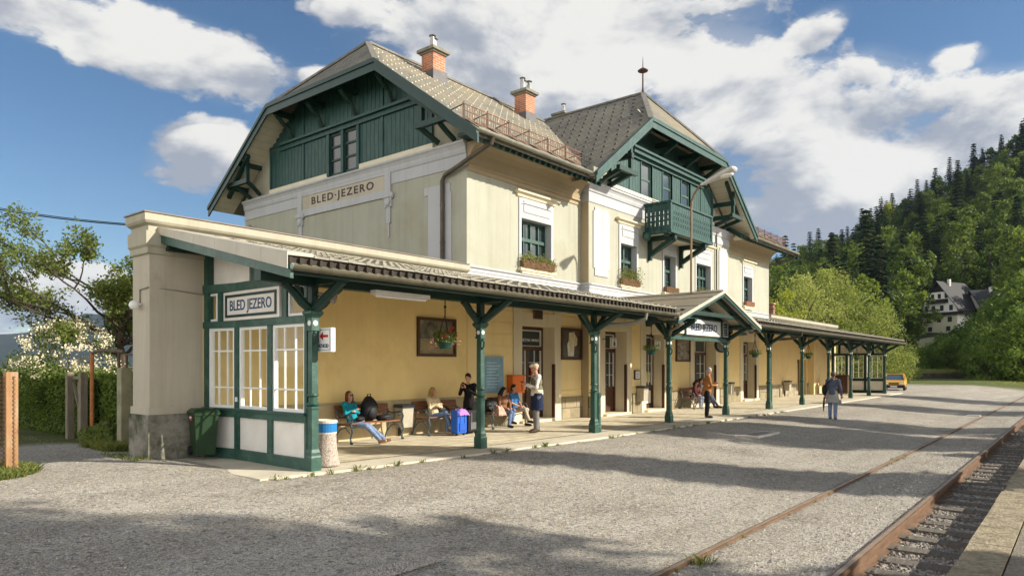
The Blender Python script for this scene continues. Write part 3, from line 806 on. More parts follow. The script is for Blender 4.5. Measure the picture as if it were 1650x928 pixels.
for (x0, x1, z0, z1, y) in WINS:
    w_ = flat_window(x0, x1, z0, z1, y, B, 4 if x1-x0 > 1.2 else 2)
    mb = MB(); mb.box(x0-.14, y-.13, z0-.12, x1+.14, y+.2, z0-.03); mb.box(x0-.05, y-.10, z0-.2, x1+.05, y+.0, z0-.12); mb.build('sill', TRIM, w_)
    mb = MB()
    mb.box(x0-.11, y-.03, z0-.03, x0-.002, y+.01, 6.55); mb.box(x1+.002, y-.03, z0-.03, x1+.11, y+.01, 6.55); mb.box(x0-.002, y-.031, z1+.002, x1+.002, y+.01, 6.56)
    panel_y(mb, x0, x1, 6.15, 6.5, y-.03, .02)
    mb.build('surround', WHITEP, w_)
    mb = MB(); cornice(mb, [(x0-.15, y+.02), (x0-.15, y), (x1+.15, y), (x1+.15, y+.02)], [(0, 6.56), (.05, 6.58), (.08, 6.66), (.16, 6.69), (.16, 6.74), (.0, 6.80)]); mb.build('hood', TRIM, w_)
# ---- doors of the ground floor
def door(x0, x1, y, kind, parent):
    yy = y+.40; z1 = 2.84; zt = 2.20; xm = (x0+x1)/2
    mb = MB(); f = .08
    mb.box(x0, yy, 0.06, x0+f, yy+.1, z1); mb.box(x1-f, yy, .06, x1, yy+.1, z1); mb.box(x0+f, yy, z1-f, x1-f, yy+.1, z1); mb.box(x0+f, yy-.03, zt-.06, x1-f, yy+.1, zt+.06)
    mb.box(xm-.055, yy-.02, .06, xm+.055, yy+.09, zt-.06)
    for s in ((x0+f, xm-.055), (xm+.055, x1-f)):
        mb.box(s[0], yy+.02, .06, s[1], yy+.07, .30 if kind != 'glazed' else .2)
        mb.box(s[0], yy+.02, .78, s[1], yy+.07, .95)
        mb.box(s[0], yy+.035, .2, s[1], yy+.06, .78) if kind != 'glazed' else None
    d = mb.build('door', DOORW, parent)
    mb = MB()
    for s in ((x0+f, xm-.055), (xm+.055, x1-f)):
        g = .018
        mb.box(s[0], yy+.01, .95, s[0]+2*g, yy+.06, zt-.06); mb.box(s[1]-2*g, yy+.01, .95, s[1], yy+.06, zt-.06)
        for k in (1,): xc = (s[0]+s[1])/2; mb.box(xc-g/2, yy+.012, .95, xc+g/2, yy+.05, zt-.06)
        for z in (1.36, 1.77): mb.box(s[0]+2*g, yy+.014, z-g/2, s[1]-2*g, yy+.05, z+g/2)
    a, b = x0+f, x1-f
    mb.box(a, yy+.01, zt+.06, a+.03, yy+.06, z1-f); mb.box(b-.03, yy+.01, zt+.06, b, yy+.06, z1-f); mb.box(a+.03, yy+.01, zt+.06, b-.03, yy+.06, zt+.09); mb.box(a+.03, yy+.01, z1-f-.03, b-.03, yy+.06, z1-f)
    if kind != 'office': mb.box(xm-.015, yy+.012, zt+.09, xm+.015, yy+.05, z1-f-.03)
    mb.build('glazing_bars', WINWHITE, d)
    mb = MB(); mb.box(x0+.05, yy+.064, .2, x1-.05, yy+.07, z1-.05); mb.build('pane', GLASS, d)
    if kind == 'glazed':
        mb = MB()
        for s in ((x0+f+.05, xm-.1), (xm+.1, x1-f-.05)): mb.box(s[0], yy+.05, .26, s[1], yy+.06, .74)
        mb.build('lower_panel', WINWHITE, d)
    mb = MB(); mb.tube([(xm+.0, yy-.03, 1.02), (xm, yy-.07, 1.02), (xm+.1, yy-.07, 1.02)], .012); mb.box(xm-.02, yy-.03, .92, xm+.02, yy-.02, 1.1); mb.build('handle', MATS['weathered_zinc'], d)
    # folded shutter leaf standing against the reveal
    mb = MB(); mb.box(x1-.04, y-.065, .06, x1+.02, y+.03, 1.72); mb.build('shutter_leaf', DOORW, d)
    return d
for (x0, x1, y), k in zip(DOORS, ('office', 'plain', 'glazed', 'plain', 'plain')):
    d = door(x0, x1, y, k, B)
    if k == 'office':
        text('lettering', 'PROMETNI URAD', .11, WHITE, T((x0+x1)/2-.0, y+.40, 2.45) @ FACE_Y, d, width=1.16)
        mb = MB(); mb.box(x0+.98, y+.385, 1.28, x0+1.2, y+.41, 1.62); mb.build('notice', mat('red_paper', (.5, .06, .03), .7), d)
    if k == 'glazed':
        mb = MB(); mb.box(x0+.12, y+.455, 1.0, x0+.62, y+.462, 1.6); mb.build('poster', mat('poster_teal', (.12, .33, .33), .6, .4, 9), d)
        mb = MB(); mb.box(x0+.78, y+.455, 1.05, x0+1.22, y+.462, 1.45); mb.build('leaflet', mat('leaflet', (.55, .5, .22), .6, .4, 9), d)
# ---- green boarding of the gable
def boards_x(mb, y0, y1, zlo, ztop, x, wdt=.19, rnd=None):
    y = y0
    while y < y1-.05:
        b = min(y+wdt-.012, y1); zt = min(ztop(y), ztop(b))
        if zt > zlo+.1: mb.box(x, y, zlo+(rnd.uniform(-.012, .012) if rnd else 0), x+.03+(rnd.uniform(0, .008) if rnd else 0), b, zt)
        y += wdt
rnd = random.Random(5)
def gz_top(y): return min(10.82, 8.2+.742*(min(y-12.9, 23.5-y)))
mb = MB(); gx = BX0-.06
boards_x(mb, 13.95, 17.15, 7.80, lambda y: min(gz_top(y), 9.15), gx, rnd=rnd); boards_x(mb, 18.66, 22.0, 7.80, lambda y: min(gz_top(y), 9.15), gx, rnd=rnd)
boards_x(mb, 14.3, 22.0, 9.2, gz_top, gx+.01, rnd=rnd)
boards_x(mb, 13.95, 14.3, 9.1, gz_top, gx+.01, rnd=rnd)
mb.build('gable_boarding', GREENB, B)
mb = MB()
mb.box(gx-.16, 14.6, 9.16, gx+.02, 21.3, 9.24); mb.box(gx-.07, 14.5, 9.02, gx+.01, 21.4, 9.16)
for y in (17.1, 17.87, 18.6): mb.box(gx-.05, y, 7.70, gx+.03, y+.12, 9.02)
for y in (13.93, 16.0, 20.0, 21.95): mb.box(gx-.03, y, 7.76, gx-.004, y+.09, min(gz_top(y), gz_top(y+.09)))
mb.build('gable_rail', GREENB, B)
for y0, y1 in ((17.22, 17.87), (17.99, 18.6)):
    mb = MB(); x = gx+.05
    for a, b in ((y0, y0+.06), (y1-.06, y1)): mb.box(x-.03, a, 7.7, x+.02, b, 9.02)
    for z in (7.7, 8.14, 8.56, 8.94): mb.box(x-.028, y0+.06, z, x+.02, y1-.06, z+.06)
    w_ = mb.build('attic_window', DKGREEN, B)
    mb = MB(); mb.box(x+.005, y0, 7.7, x+.012, y1, 9.02); mb.build('pane', glass_mat('attic_glass', (.02, .025, .035), .25), w_)
mb = MB()
mb.box(gx-.04, 13.9, 7.665, gx+.05, 17.1, 7.80); mb.box(gx-.04, 18.7, 7.665, gx+.05, 22.05, 7.80)
mb.build('sill_board', SOFFIT, B)
# ---- roof
FX = 12.7; FXR = 37.25
def zr(y): return 7.40+.7223*(y-11.7)            # front slope
RT = .17
def slopeuv(p): return (p[0], (p[1]-11.7)*1.234)
def slopeuvX(p): return (p[1], (p[0])*1.25)
roof = None
mb = MB()
AX, AXR, RY_, RZ = 14.65, 35.3, 18.15, 12.06
bz, by, by2 = zr(15.4), 15.4, 20.9
front = [(FX, 11.62, zr(11.62)), (FXR, 11.62, zr(11.62)), (FXR, by, bz), (AXR, RY_, RZ), (AX, RY_, RZ), (FX, by, bz)]
mb.prism([(FX, 11.62, zr(11.62)), (17.95, 11.62, zr(11.62)), (24.25, RY_, RZ), (AX, RY_, RZ), (FX, by, bz)], (0, 0, RT), uvf=slopeuv)
mb.prism([(30.95, 11.62, zr(11.62)), (FXR, 11.62, zr(11.62)), (FXR, by, bz), (AXR, RY_, RZ), (24.65, RY_, RZ)], (0, 0, RT), uvf=slopeuv)
back = [(x, 36.3-y, z) for x, y, z in front]
mb.prism(back[::-1], (0, 0, RT), uvf=slopeuv)
slope_mb = mb
def zc(x): return 7.38+.735*(6.55-abs(x-24.45))
CX, CW, CY = 24.45, 6.55, 11.4
mb = slope_mb
rnd = random.Random(11)
for r_ in range(1, 14):                                          # snow hooks: rows of pale clips on the slope
    y = 12.55+r_*.40
    x = 12.9+(r_ % 2)*.16
    while x < 36.9:
        z = zr(y)+RT
        inside = (y < 15.4 or x > 12.7+(y-15.4)*.72+.1) and not (z < zc(x)+RT-.05 and abs(x-CX) < CW)
        if inside and rnd.random() < .9: mb.box(x, y-.02, z-.01, x+.042, y+.02, z+.022, mi=1)
        x += .33
roof = mb.build('roof', [ROOFM, TINW], B)
mb = MB()
mb.prism([(FX, by, bz), (FX, by2, bz), (AX, RY_, RZ)][::-1], (0, 0, RT), uvf=lambda p: (p[1], p[0]*1.42))
mb.prism([(FXR, by, bz), (FXR, by2, bz), (AXR, RY_, RZ)], (0, 0, RT), uvf=lambda p: (p[1], p[0]*1.42))
mb.build('hipped_end', ROOFD, roof)
# cross gable
CX, CW, CY = 24.45, 6.55, 11.4
def zc(x): return 7.38+.735*(CW-abs(x-CX))
bx = 3.15
A_ = (CX, 13.45, zc(CX))
def valley(x): return 11.7+(zc(x)-7.40)/.7223
mb = MB()
for s in (-1, 1):
    P = [(CX+s*CW, CY, zc(CX+CW)), (CX+s*bx, CY, zc(CX+bx)), A_, (CX, 18.4, zc(CX)), (CX+s*CW, valley(CX+CW)+.25, zc(CX+CW))]
    if s < 0: P = P[::-1]
    mb.prism(P, (0, 0, RT), uvf=lambda p: (p[1], (p[0]-CX)*1.25))
cgs = mb
mb = MB(); mb.prism([(CX-bx, CY, zc(CX+bx)), (CX+bx, CY, zc(CX+bx)), A_], (0, 0, RT), uvf=lambda p: (p[0], p[1]*1.4))
mb.build('cross_gable_hip', ROOFM, roof)
# ridge and hip caps
mb = MB()
cap = lambda p, q: mb.bar(Vector(p)+Vector((0, 0, RT+.01)), Vector(q)+Vector((0, 0, RT+.01)), .18, .07)
cap((AX, RY_, RZ), (AXR, RY_, RZ)); cap((FX, by, bz), (AX, RY_, RZ)); cap((FX, by2, bz), (AX, RY_, RZ)); cap((CX, 13.45, zc(CX)), (CX, 18.3, zc(CX)))
cap((CX-bx, CY, zc(CX+bx)), A_); cap((CX+bx, CY, zc(CX+bx)), A_)
mb.build('ridge_cap', MATS['weathered_zinc'] if 0 else mat('ridge_grey', (.17, .16, .14), .8, .3, 5), roof)
# tin strip along the eaves
mb = MB()
for x0, x1 in ((FX+.0, CX-CW+.35), (CX+CW-.35, FXR)):
    P = [(x0, 11.58, zr(11.58)+RT+.006), (x1, 11.58, zr(11.58)+RT+.006), (x1, 12.42, zr(12.42)+RT+.008), (x0, 12.42, zr(12.42)+RT+.008)]
    mb.prism(P, (0, 0, .015))
    x = x0+.5
    while x < x1: mb.bar((x, 11.6, zr(11.6)+RT+.03), (x, 12.42, zr(12.42)+RT+.03), .02, .03); x += .62
mb.build('eaves_flashing', TIN, roof)
mb = MB()
for r_ in range(1, 15):
    xx = CX-CW+.55+r_*.42; y = 11.6+(r_ % 2)*.2
    while y < 17:
        z = zc(xx)+RT
        if z > zr(y)+RT+.05 and (xx < CX-bx or y > CY+(xx-(CX-bx))*.65+.1): mb.box(xx-.05, y, z-.01, xx+.02, y+.08, z+.03)
        y += .42
mb.m = [1]*len(mb.f); cgs.add(mb); cgs.build('cross_gable_slope', [ROOFD, mat('dark_clip', (.10, .095, .085), .8)], roof)
# fascia / barge boards, soffits
mb = MB()
def barge(p, q, t=.05, hgt=.30, ax=0):
    p = Vector(p); q = Vector(q)
    v = Vector((-t, 0, 0)) if ax == 0 else Vector((0, -t, 0))
    mb.prism([p+Vector((0, 0, RT+.03)), q+Vector((0, 0, RT+.03)), q+Vector((0, 0, RT-hgt)), p+Vector((0, 0, RT-hgt))], v)
for p, q in (((FX, 11.5, zr(11.5)), (FX, by, bz)), ((FX, by, bz), (FX, by2, bz)), ((FX, by2, bz), (FX, 36.3-11.5, zr(11.5)))):
    barge(p, q)
    P = Vector(p); Q = Vector(q); mb.prism([P+Vector((-.05, 0, RT+.05)), Q+Vector((-.05, 0, RT+.05)), Q+Vector((-.05, 0, RT-.07)), P+Vector((-.05, 0, RT-.07))], (-.04, 0, 0))
for p, q in (((FXR, 11.5, zr(11.5)), (FXR, by, bz)), ((FXR, by, bz), (FXR, by2, bz)), ((FXR, by2, bz), (FXR, 36.3-11.5, zr(11.5)))): barge(p, q, -.05)
mb.build('barge_board', mat('barge_green', (.013, .043, .039), .45, .2, 3, .1, 20), roof)
mb = MB()
for s in (-1, 1):
    barge((CX+s*(CW+.1), CY, zc(CX+CW+.1)), (CX+s*bx, CY, zc(CX+bx)), ax=1)
barge((CX-bx, CY, zc(CX+bx)), (CX+bx, CY, zc(CX+bx)), ax=1)
for p, q in (((CX-CW-.1, zc(CX+CW+.1)), (CX-bx, zc(CX+bx))), ((CX-bx, zc(CX+bx)), (CX+bx, zc(CX+bx))), ((CX+bx, zc(CX+bx)), (CX+CW+.1, zc(CX+CW+.1)))):
    mb.prism([(p[0], CY-.05, p[1]+RT+.05), (q[0], CY-.05, q[1]+RT+.05), (q[0], CY-.05, q[1]+RT-.08), (p[0], CY-.05, p[1]+RT-.08)], (0, -.04, 0))
mb.build('cross_barge_board', GREENB, roof)
mb = MB()                                                       # boarded undersides
dz = -.012
for y0, y1 in ((11.65, by), (36.3-by, 36.3-11.65)):
    f = (lambda y: zr(y)) if y0 < 18 else (lambda y: zr(36.3-y))
    y = y0
    while y < y1-.01:
        b = min(y+.24, y1)
        mb.quad((FX+.06, y+.006, f(y+.006)+dz), (BX0, y+.006, f(y+.006)+dz), (BX0, b, f(b)+dz), (FX+.06, b, f(b)+dz)); y = b
mb.quad((FX+.06, by, bz+.03), (FX+.06, by2, bz+.03), (BX0+.2, by2-.7, bz+1.0), (BX0+.2, by+.7, bz+1.0))
# the front gable's underside
for s in (-1, 1):
    n = 12
    for k in range(n):
        a = bx+(CW-bx)*k/n; b = bx+(CW-bx)*(k+1)/n-.006
        mb.quad((CX+s*a, CY+.06, zc(CX+a)+dz), (CX+s*b, CY+.06, zc(CX+b)+dz), (CX+s*b, 12.38, zc(CX+b)+dz), (CX+s*a, 12.38, zc(CX+a)+dz))
mb.quad((CX-bx, CY+.06, zc(CX+bx)+.03), (CX+bx, CY+.06, zc(CX+bx)+.03), (CX+bx-1.0, 12.5, zc(CX+bx)+1.05), (CX-bx+1.0, 12.5, zc(CX+bx)+1.05))
mb.build('soffit', SOFFIT, roof)
mb = MB()                                                       # rafter feet shadow strip above the cornice
for x0, x1 in ((FX+.4, CX-CW+.9), (CX+CW-.9, BX1)):
    mb.box(x0, 12.3, 7.60, x1, 12.6, 7.70)
    x = x0
    while x < x1-.1: mb.bar((x, 11.68, zr(11.68)-.07), (x, 12.6, zr(12.6)-.07), .09, .13); x += .26
    mb.quad((x0, 11.66, zr(11.66)-.008), (x1, 11.66, zr(11.66)-.008), (x1, 12.7, zr(12.7)-.008), (x0, 12.7, zr(12.7)-.008))
mb.build('rafter_foot', DKGREEN, roof)
# ---- gable brackets
mb = MB()
for y in (15.55, 17.25, 18.95, 20.65):
    mb.bar((FX+.08, y, bz-.05), (BX0+.1, y, bz-.05), .14, .16)
    mb.tube([(FX+.16, y, bz-.12), (FX+.42, y, bz-.36), (BX0-.28, y, 9.62), (BX0-.10, y, 9.28)], [.075, .07, .07, .075], 6)
for y, sgn in ((13.55, 1), (22.75, -1)):
    z = 8.72
    mb.bar((FX+.05, y, z), (BX0, y, z), .15, .17); mb.bar((FX+.12, y-.9*sgn, 8.05), (BX0, y-.9*sgn, 8.05), .15, .17)
    mb.bar((FX+.15, y-1.0*sgn, 8.08), (FX+.15, y+.35*sgn, 8.08), .13, .15)
    mb.bar((FX+.2, y+.2*sgn, 8.08), (FX+.2, y+.2*sgn, zr(y+.2 if sgn > 0 else 36.3-y+.2)-.02), .13, .13)
    mb.tube([(FX+.18, y+.25*sgn, 8.05), (FX+.4, y+.22*sgn, 7.95), (BX0-.1, y+.1*sgn, 7.74)], .075, 6); mb.tube([(FX+.2, y-.5*sgn, 8.0), (FX+.45, y-.5*sgn, 7.85), (BX0-.1, y-.5*sgn, 7.70)], .075, 6)
    mb.bar((FX+.08, y+.5*sgn, 8.9), (FX+.3, y-1.2*sgn, 7.75), .13, .13)
mb.build('gable_bracket', DKGREEN, B)
# ---- cross gable boarding, ledge, windows
rnd = random.Random(6)
def top_c(x): return min(10.2, zc(x)-.2)
mb = MB(); y = 12.4-.05
def boards_y(x0, x1, zlo, zt, yy, wdt=.2):
    x = x0
    while x < x1-.04:
        b = min(x+wdt-.012, x1); t = min(zt(x), zt(b))
        if t > zlo+.1: mb.box(x, yy, zlo+rnd.uniform(-.012, .012), b, yy+.03+rnd.uniform(0, .008), t)
        x += wdt
CWIN = [(22.2, 23.0), (23.85, 24.6), (25.4, 26.2)]
cuts = [20.2]+[q for w_ in CWIN for q in w_]+[28.4]
for a, b in zip(cuts[::2], cuts[1::2]): boards_y(a, b, 7.78, lambda x: min(top_c(x), 9.12), y-.06)
boards_y(20.3, 28.3, 9.18, top_c, y)
mb.build('cross_gable_boarding', GREENB, B)
mb = MB()
mb.box(21.3, y-.34, 9.24, 27.45, y+.02, 9.32); mb.box(21.4, y-.26, 9.10, 27.35, y-.02, 9.24); mb.box(21.45, y-.14, 8.98, 27.3, y-.065, 9.10)
for a, b in CWIN: mb.box(a-.06, y-.09, 7.66, a, y+.03, 8.98); mb.box(b, y-.09, 7.66, b+.06, y+.03, 8.98)
for x in (20.2, 21.4, 27.2, 28.35): mb.box(x-.05, y-.085, 7.72, x+.05, y-.05, min(8.98, top_c(x-.05), top_c(x+.05)))
mb.build('cross_gable_ledge', GREENB, B)
for a, b in CWIN:
    mb = MB()
    for p, q in ((a, a+.07), (b-.07, b)): mb.box(p, y-.02, 7.66, q, y+.02, 8.98)
    for z in (7.66, 8.36, 8.91): mb.box(a+.07, y-.018, z, b-.07, y+.02, z+.07)
    w_ = mb.build('gable_window', GREEN, B)
    mb = MB(); mb.box(a, y+.004, 7.66, b, y+.01, 8.98); mb.build('pane', GLASS, w_)
mb = MB(); mb.box(20.1, y-.10, 7.665, 28.5, y+.03, 7.78); mb.build('cross_gable_sill', SOFFIT, B)
mb = MB(); zf = zc(CX+bx)
for x in (21.5, 23.45, 25.4, 27.35):
    mb.bar((x, CY+.08, zf-.06), (x, 12.5, zf-.06), .15, .17)
    mb.bar((x, CY+.16, zf-.12), (x, 12.3, 9.36), .11, .13)
for x, s in ((20.15, 1), (28.75, -1)):
    zt = 8.55
    mb.bar((x, CY+.05, zt), (x, 12.4, zt), .15, .17); mb.bar((x-.85*s, CY+.1, 8.0), (x+.3*s, CY+.1, 8.0), .13, .15)
    mb.bar((x, CY+.12, 8.0), (x, 12.4, 8.0), .14, .16); mb.bar((x+.0*s, CY+.14, 8.0), (x+.0*s, CY+.14, zc(x)-.02), .12, .12)
    mb.bar((x, CY+.12, 7.97), (x, 12.4, 7.68), .12, .14); mb.bar((x-.7*s, CY+.14, 7.95), (x-.7*s, 12.4, 7.66), .12, .14)
    mb.bar((x+.55*s, CY+.2, zc(x+.55*s)-.1), (x-1.2*s, CY+.35, zc(x-1.2*s)-.1), .12, .14)
mb.build('cross_gable_bracket', DKGREEN, B)
# ---- balcony
bal = None
bx0, bx1, byf, byb, zb0, zb1 = 22.5, 25.95, 11.3, 12.3, 6.42, 7.42
def pierced(mb, p, q, n):
    """boarded parapet with cut-out slots from p to q"""
    p = Vector(p); q = Vector(q); L_ = (q-p).length; d = (q-p)/L_
    bw = L_/n
    for k in range(n):
        a = p+d*(k*bw+.008); b = p+d*((k+1)*bw-.008); c = bw*.24
        def seg(u0, u1, z0, z1):
            P = p+d*(k*bw+u0); Q = p+d*(k*bw+u1)
            mb.bar((P.x, P.y, (z0+z1)/2), (Q.x, Q.y, (z0+z1)/2), .03, z1-z0)
        slots = [(.22, .36), (.42, .56), (.62, .74)]
        zz = 0
        for s0, s1 in slots:
            seg(.008, bw-.008, zb0+zz, zb0+s0); seg(.008, bw/2-c/2, zb0+s0, zb0+s1); seg(bw/2+c/2, bw-.008, zb0+s0, zb0+s1); zz = s1
        seg(.008, bw-.008, zb0+zz, zb1)
mb = MB()
pierced(mb, (bx0, byf, 0), (bx1, byf, 0), 19); pierced(mb, (bx0, byb, 0), (bx0, byf, 0), 6); pierced(mb, (bx1, byf, 0), (bx1, byb, 0), 6)
for x in (bx0, bx1): mb.box(x-.05, byf-.05, zb0-.03, x+.05, byf+.05, zb1+.05)
for a in ((bx0-.06, byf-.07, bx1+.06, byf+.07), (bx0-.07, byf+.07, bx0+.07, byb+.05), (bx1-.07, byf+.07, bx1+.07, byb+.05)):
    mb.box(a[0], a[1], zb1+.0, a[2], a[3], zb1+.07); mb.box(a[0], a[1], zb0-.05, a[2], a[3], zb0+.06)
bal = mb.build('balcony', GREENB, B)
mb = MB(); mb.box(bx0+.075, byf+.075, zb0-.04, bx1-.075, 12.39, zb0+.02); mb.build('floor', SOFFIT, bal)
mb = MB()
for x in (bx0+.45, bx1-.45):
    mb.bar((x, byf+.0, zb0-.13), (x, 12.4, zb0-.13), .17, .16)
    mb.bar((x, byf+.15, zb0-.2), (x, 12.36, zb0-.72), .15, .15); mb.bar((x, 12.34, zb0-.9), (x, 12.34, zb0-.2), .15, .13)
    mb.bar((x+.28, byf+.15, zb0-.17), (x+.28, 12.36, zb0-.6), .1, .12)
mb.bar((bx0, byf+.2, zb0-.1), (bx1, byf+.2, zb0-.1), .1, .1)
mb.build('balcony_bracket', DKGREEN, bal)
mb = MB()
x = bx0+.1
while x < bx0+1.5: mb.bar((x, 12.05, zb1+.07), (x, 12.05, zb1+.22), .015); x += .09
mb.bar((bx0+.05, 12.05, zb1+.22), (bx0+1.5, 12.05, zb1+.22), .02); mb.build('planter_rail', DKGREEN, bal)
mb = MB(); mb.lathe([(.05, 0), (.13, .08), (.15, .22), (.06, .3)], (bx0-.12, 12.15, zb0-.28), 10); mb.build('floodlight', GREEN, bal)
# ---- gutters, downpipes, snow guards, chimneys, finial
def gutter(mb, p, q, r=.085):
    p = Vector(p); q = Vector(q); n = 8; pts = []
    for k in range(n+1):
        w = PI+PI*k/n; pts.append((0, r*math.cos(w), r*math.sin(w)))
    for k in range(n, -1, -1):
        w = PI+PI*k/n; pts.append((0, (r-.012)*math.cos(w), (r-.012)*math.sin(w)))
    mb.prism([p+Vector(a) for a in pts], q-p)
    x = p.x+.8
    while x < q.x: mb.tube([(x, p.y, p.z-r-.002), (x+.06, p.y, p.z-r-.002)], .004, 4); mb.lathe([(r+.006, 0), (r+.006, .03)], (0, 0, 0), 3) if 0 else None; x += 1
mb = MB()
gutter(mb, (FX-.05, 11.52, 7.50), (CX-CW+.1, 11.52, 7.50)); gutter(mb, (CX+CW-.1, 11.52, 7.50), (FXR+.1, 11.52, 7.50))
mb.box(CX-CW-.15, 11.42, 7.40, CX-CW+.35, 11.75, 7.66)
mb.build('gutter', ZINC, roof)
mb = MB()
mb.tube([(FX+.55, 11.52, 7.42), (FX+.55, 11.56, 7.28), (BX0-.10, 13.42, 6.82), (BX0-.10, 13.52, 6.68), (BX0-.10, 13.52, 4.3)], .062, 10)
for z in (6.0, 5.0): mb.tube([(BX0-.10, 13.52, z), (BX0-.10, 13.52, z+.04)], .07, 10)
mb.tube([(FXR-.1, 11.52, 7.5), (FXR-.1, 11.7, 7.2), (BX1+.12, 12.9, 6.9), (BX1+.12, 12.9, 4)], .055, 8)
mb.tube([(28.9, 12.33, 7.5), (28.9, 12.33, 4.0)], .035, 8)
mb.build('downpipe', DKZINC, B)
mb = MB()
def snowguard(x0, x1, y, zb, h=.36):
    for z in (zb, zb+h*.55, zb+h): mb.bar((x0, y, z), (x1, y, z), .022)
    x = x0
    while x < x1+.001: mb.bar((x, y, zb-.03), (x, y, zb+h), .011); x += .09
snowguard(FX-.05, CX-CW+.05, 12.0, zr(12.0)+RT+.07); snowguard(CX+CW+.3, 36.7, 12.0, zr(12.0)+RT+.07)
mb.build('snow_guard', RUST, roof)
mb = MB()
x = FX
while x < 36.6:
    if not (CX-CW+.3 < x < CX+CW+.3):
        z = zr(12.0)+RT; mb.bar((x, 12.0, z+.42), (x, 12.5, zr(12.5)+RT+.0), .022); mb.bar((x+.02, 12.0, z+.05), (x+.35, 11.6, zr(11.6)+RT+.02), .026); mb.bar((x, 12.0, z), (x, 12.0, z+.48), .022)
    x += .88
snowguard(CX-CW+.05, CX-CW+.75, 12.05, zr(12.0)+RT+.1, .32)
mb.build('snow_guard_stay', BLACK, roof)
FLUE = mat('flue_steel', (.32, .31, .30), .3, .15, 5, metal=.8)
def chimney(x, y, zb, zt, n, w_=.56):
    mb = MB(); h = w_/2
    mb.box(x-h, y-h, zb, x+h, y+h, zt-.12)
    c = mb.build('chimney', BRICK, roof); c['label'] = ('brick chimney with two steel flues', 'brick chimney with three steel flues', 'low brick chimney with one pipe')[0 if n == 2 else 1 if n == 3 else 2]
    return c, zt
for (x, y, zb, zt, n) in ((16.5, 17.0, 10.6, 12.28, 2), (21.45, 17.0, 10.6, 12.40, 3), (27.4, 19.4, 10.2, 13.75, 1)):
    c, zt = chimney(x, y, zb, zt, n)
chs = [o for o in bpy.data.objects if o.name.startswith('chimney')]
for c, (x, y, zb, zt, n) in zip(chs, ((16.5, 17.0, 10.6, 12.28, 2), (21.45, 17.0, 10.6, 12.40, 3), (27.4, 19.4, 10.2, 13.75, 1))):
    roof_children = None
    c.parent = B; c.matrix_parent_inverse = B.matrix_basis.inverted()
    mb = MB(); mb.box(x-.40, y-.40, zt-.12, x+.40, y+.40, zt-.02); mb.box(x-.33, y-.33, zt-.18, x+.33, y+.33, zt-.12); mb.build('chimney_cap', mat('cap_concrete', (.20, .19, .15), .9, .3, 5, .4, 20), c)
    mb = MB()
    mb.prism([(x-.33, y-.33, zr(y-.33)+RT), (x+.33, y-.33, zr(y-.33)+RT), (x+.33, y-.33, zr(y)+RT+.14), (x-.33, y-.33, zr(y)+RT+.10)], (0, .66, 0)); mb.build('flashing', mat('lead_flashing', (.12, .115, .12), .6, .2, 4), c)
    mb = MB()
    for k in range(n):
        fx = x+(k-(n-1)/2)*.21; fy = y+(.06 if k % 2 else -.06)
        mb.lathe([(.085, -.02), (.085, .30), (.075, .31), (.06, .32), (.06, .44)], (fx, fy, zt), 12)
        mb.lathe([(.12, .44), (.125, .455), (.03, .50)], (fx, fy, zt), 12)
    mb.build('flue', FLUE, c, smooth=False)
mb = MB()
mb.lathe([(.06, 0), (.05, .12), (.035, .2), (.03, .78), (.05, .8), (.19, .86), (.21, .89), (.16, .93), (.05, 1.0), (.02, 1.02), (.012, 1.3), (.004, 1.45)], (CX, 13.45, zc(CX)+RT), 14)
mb.build('finial', mat('old_copper_red', (.10, .05, .04), .6, .2), roof)
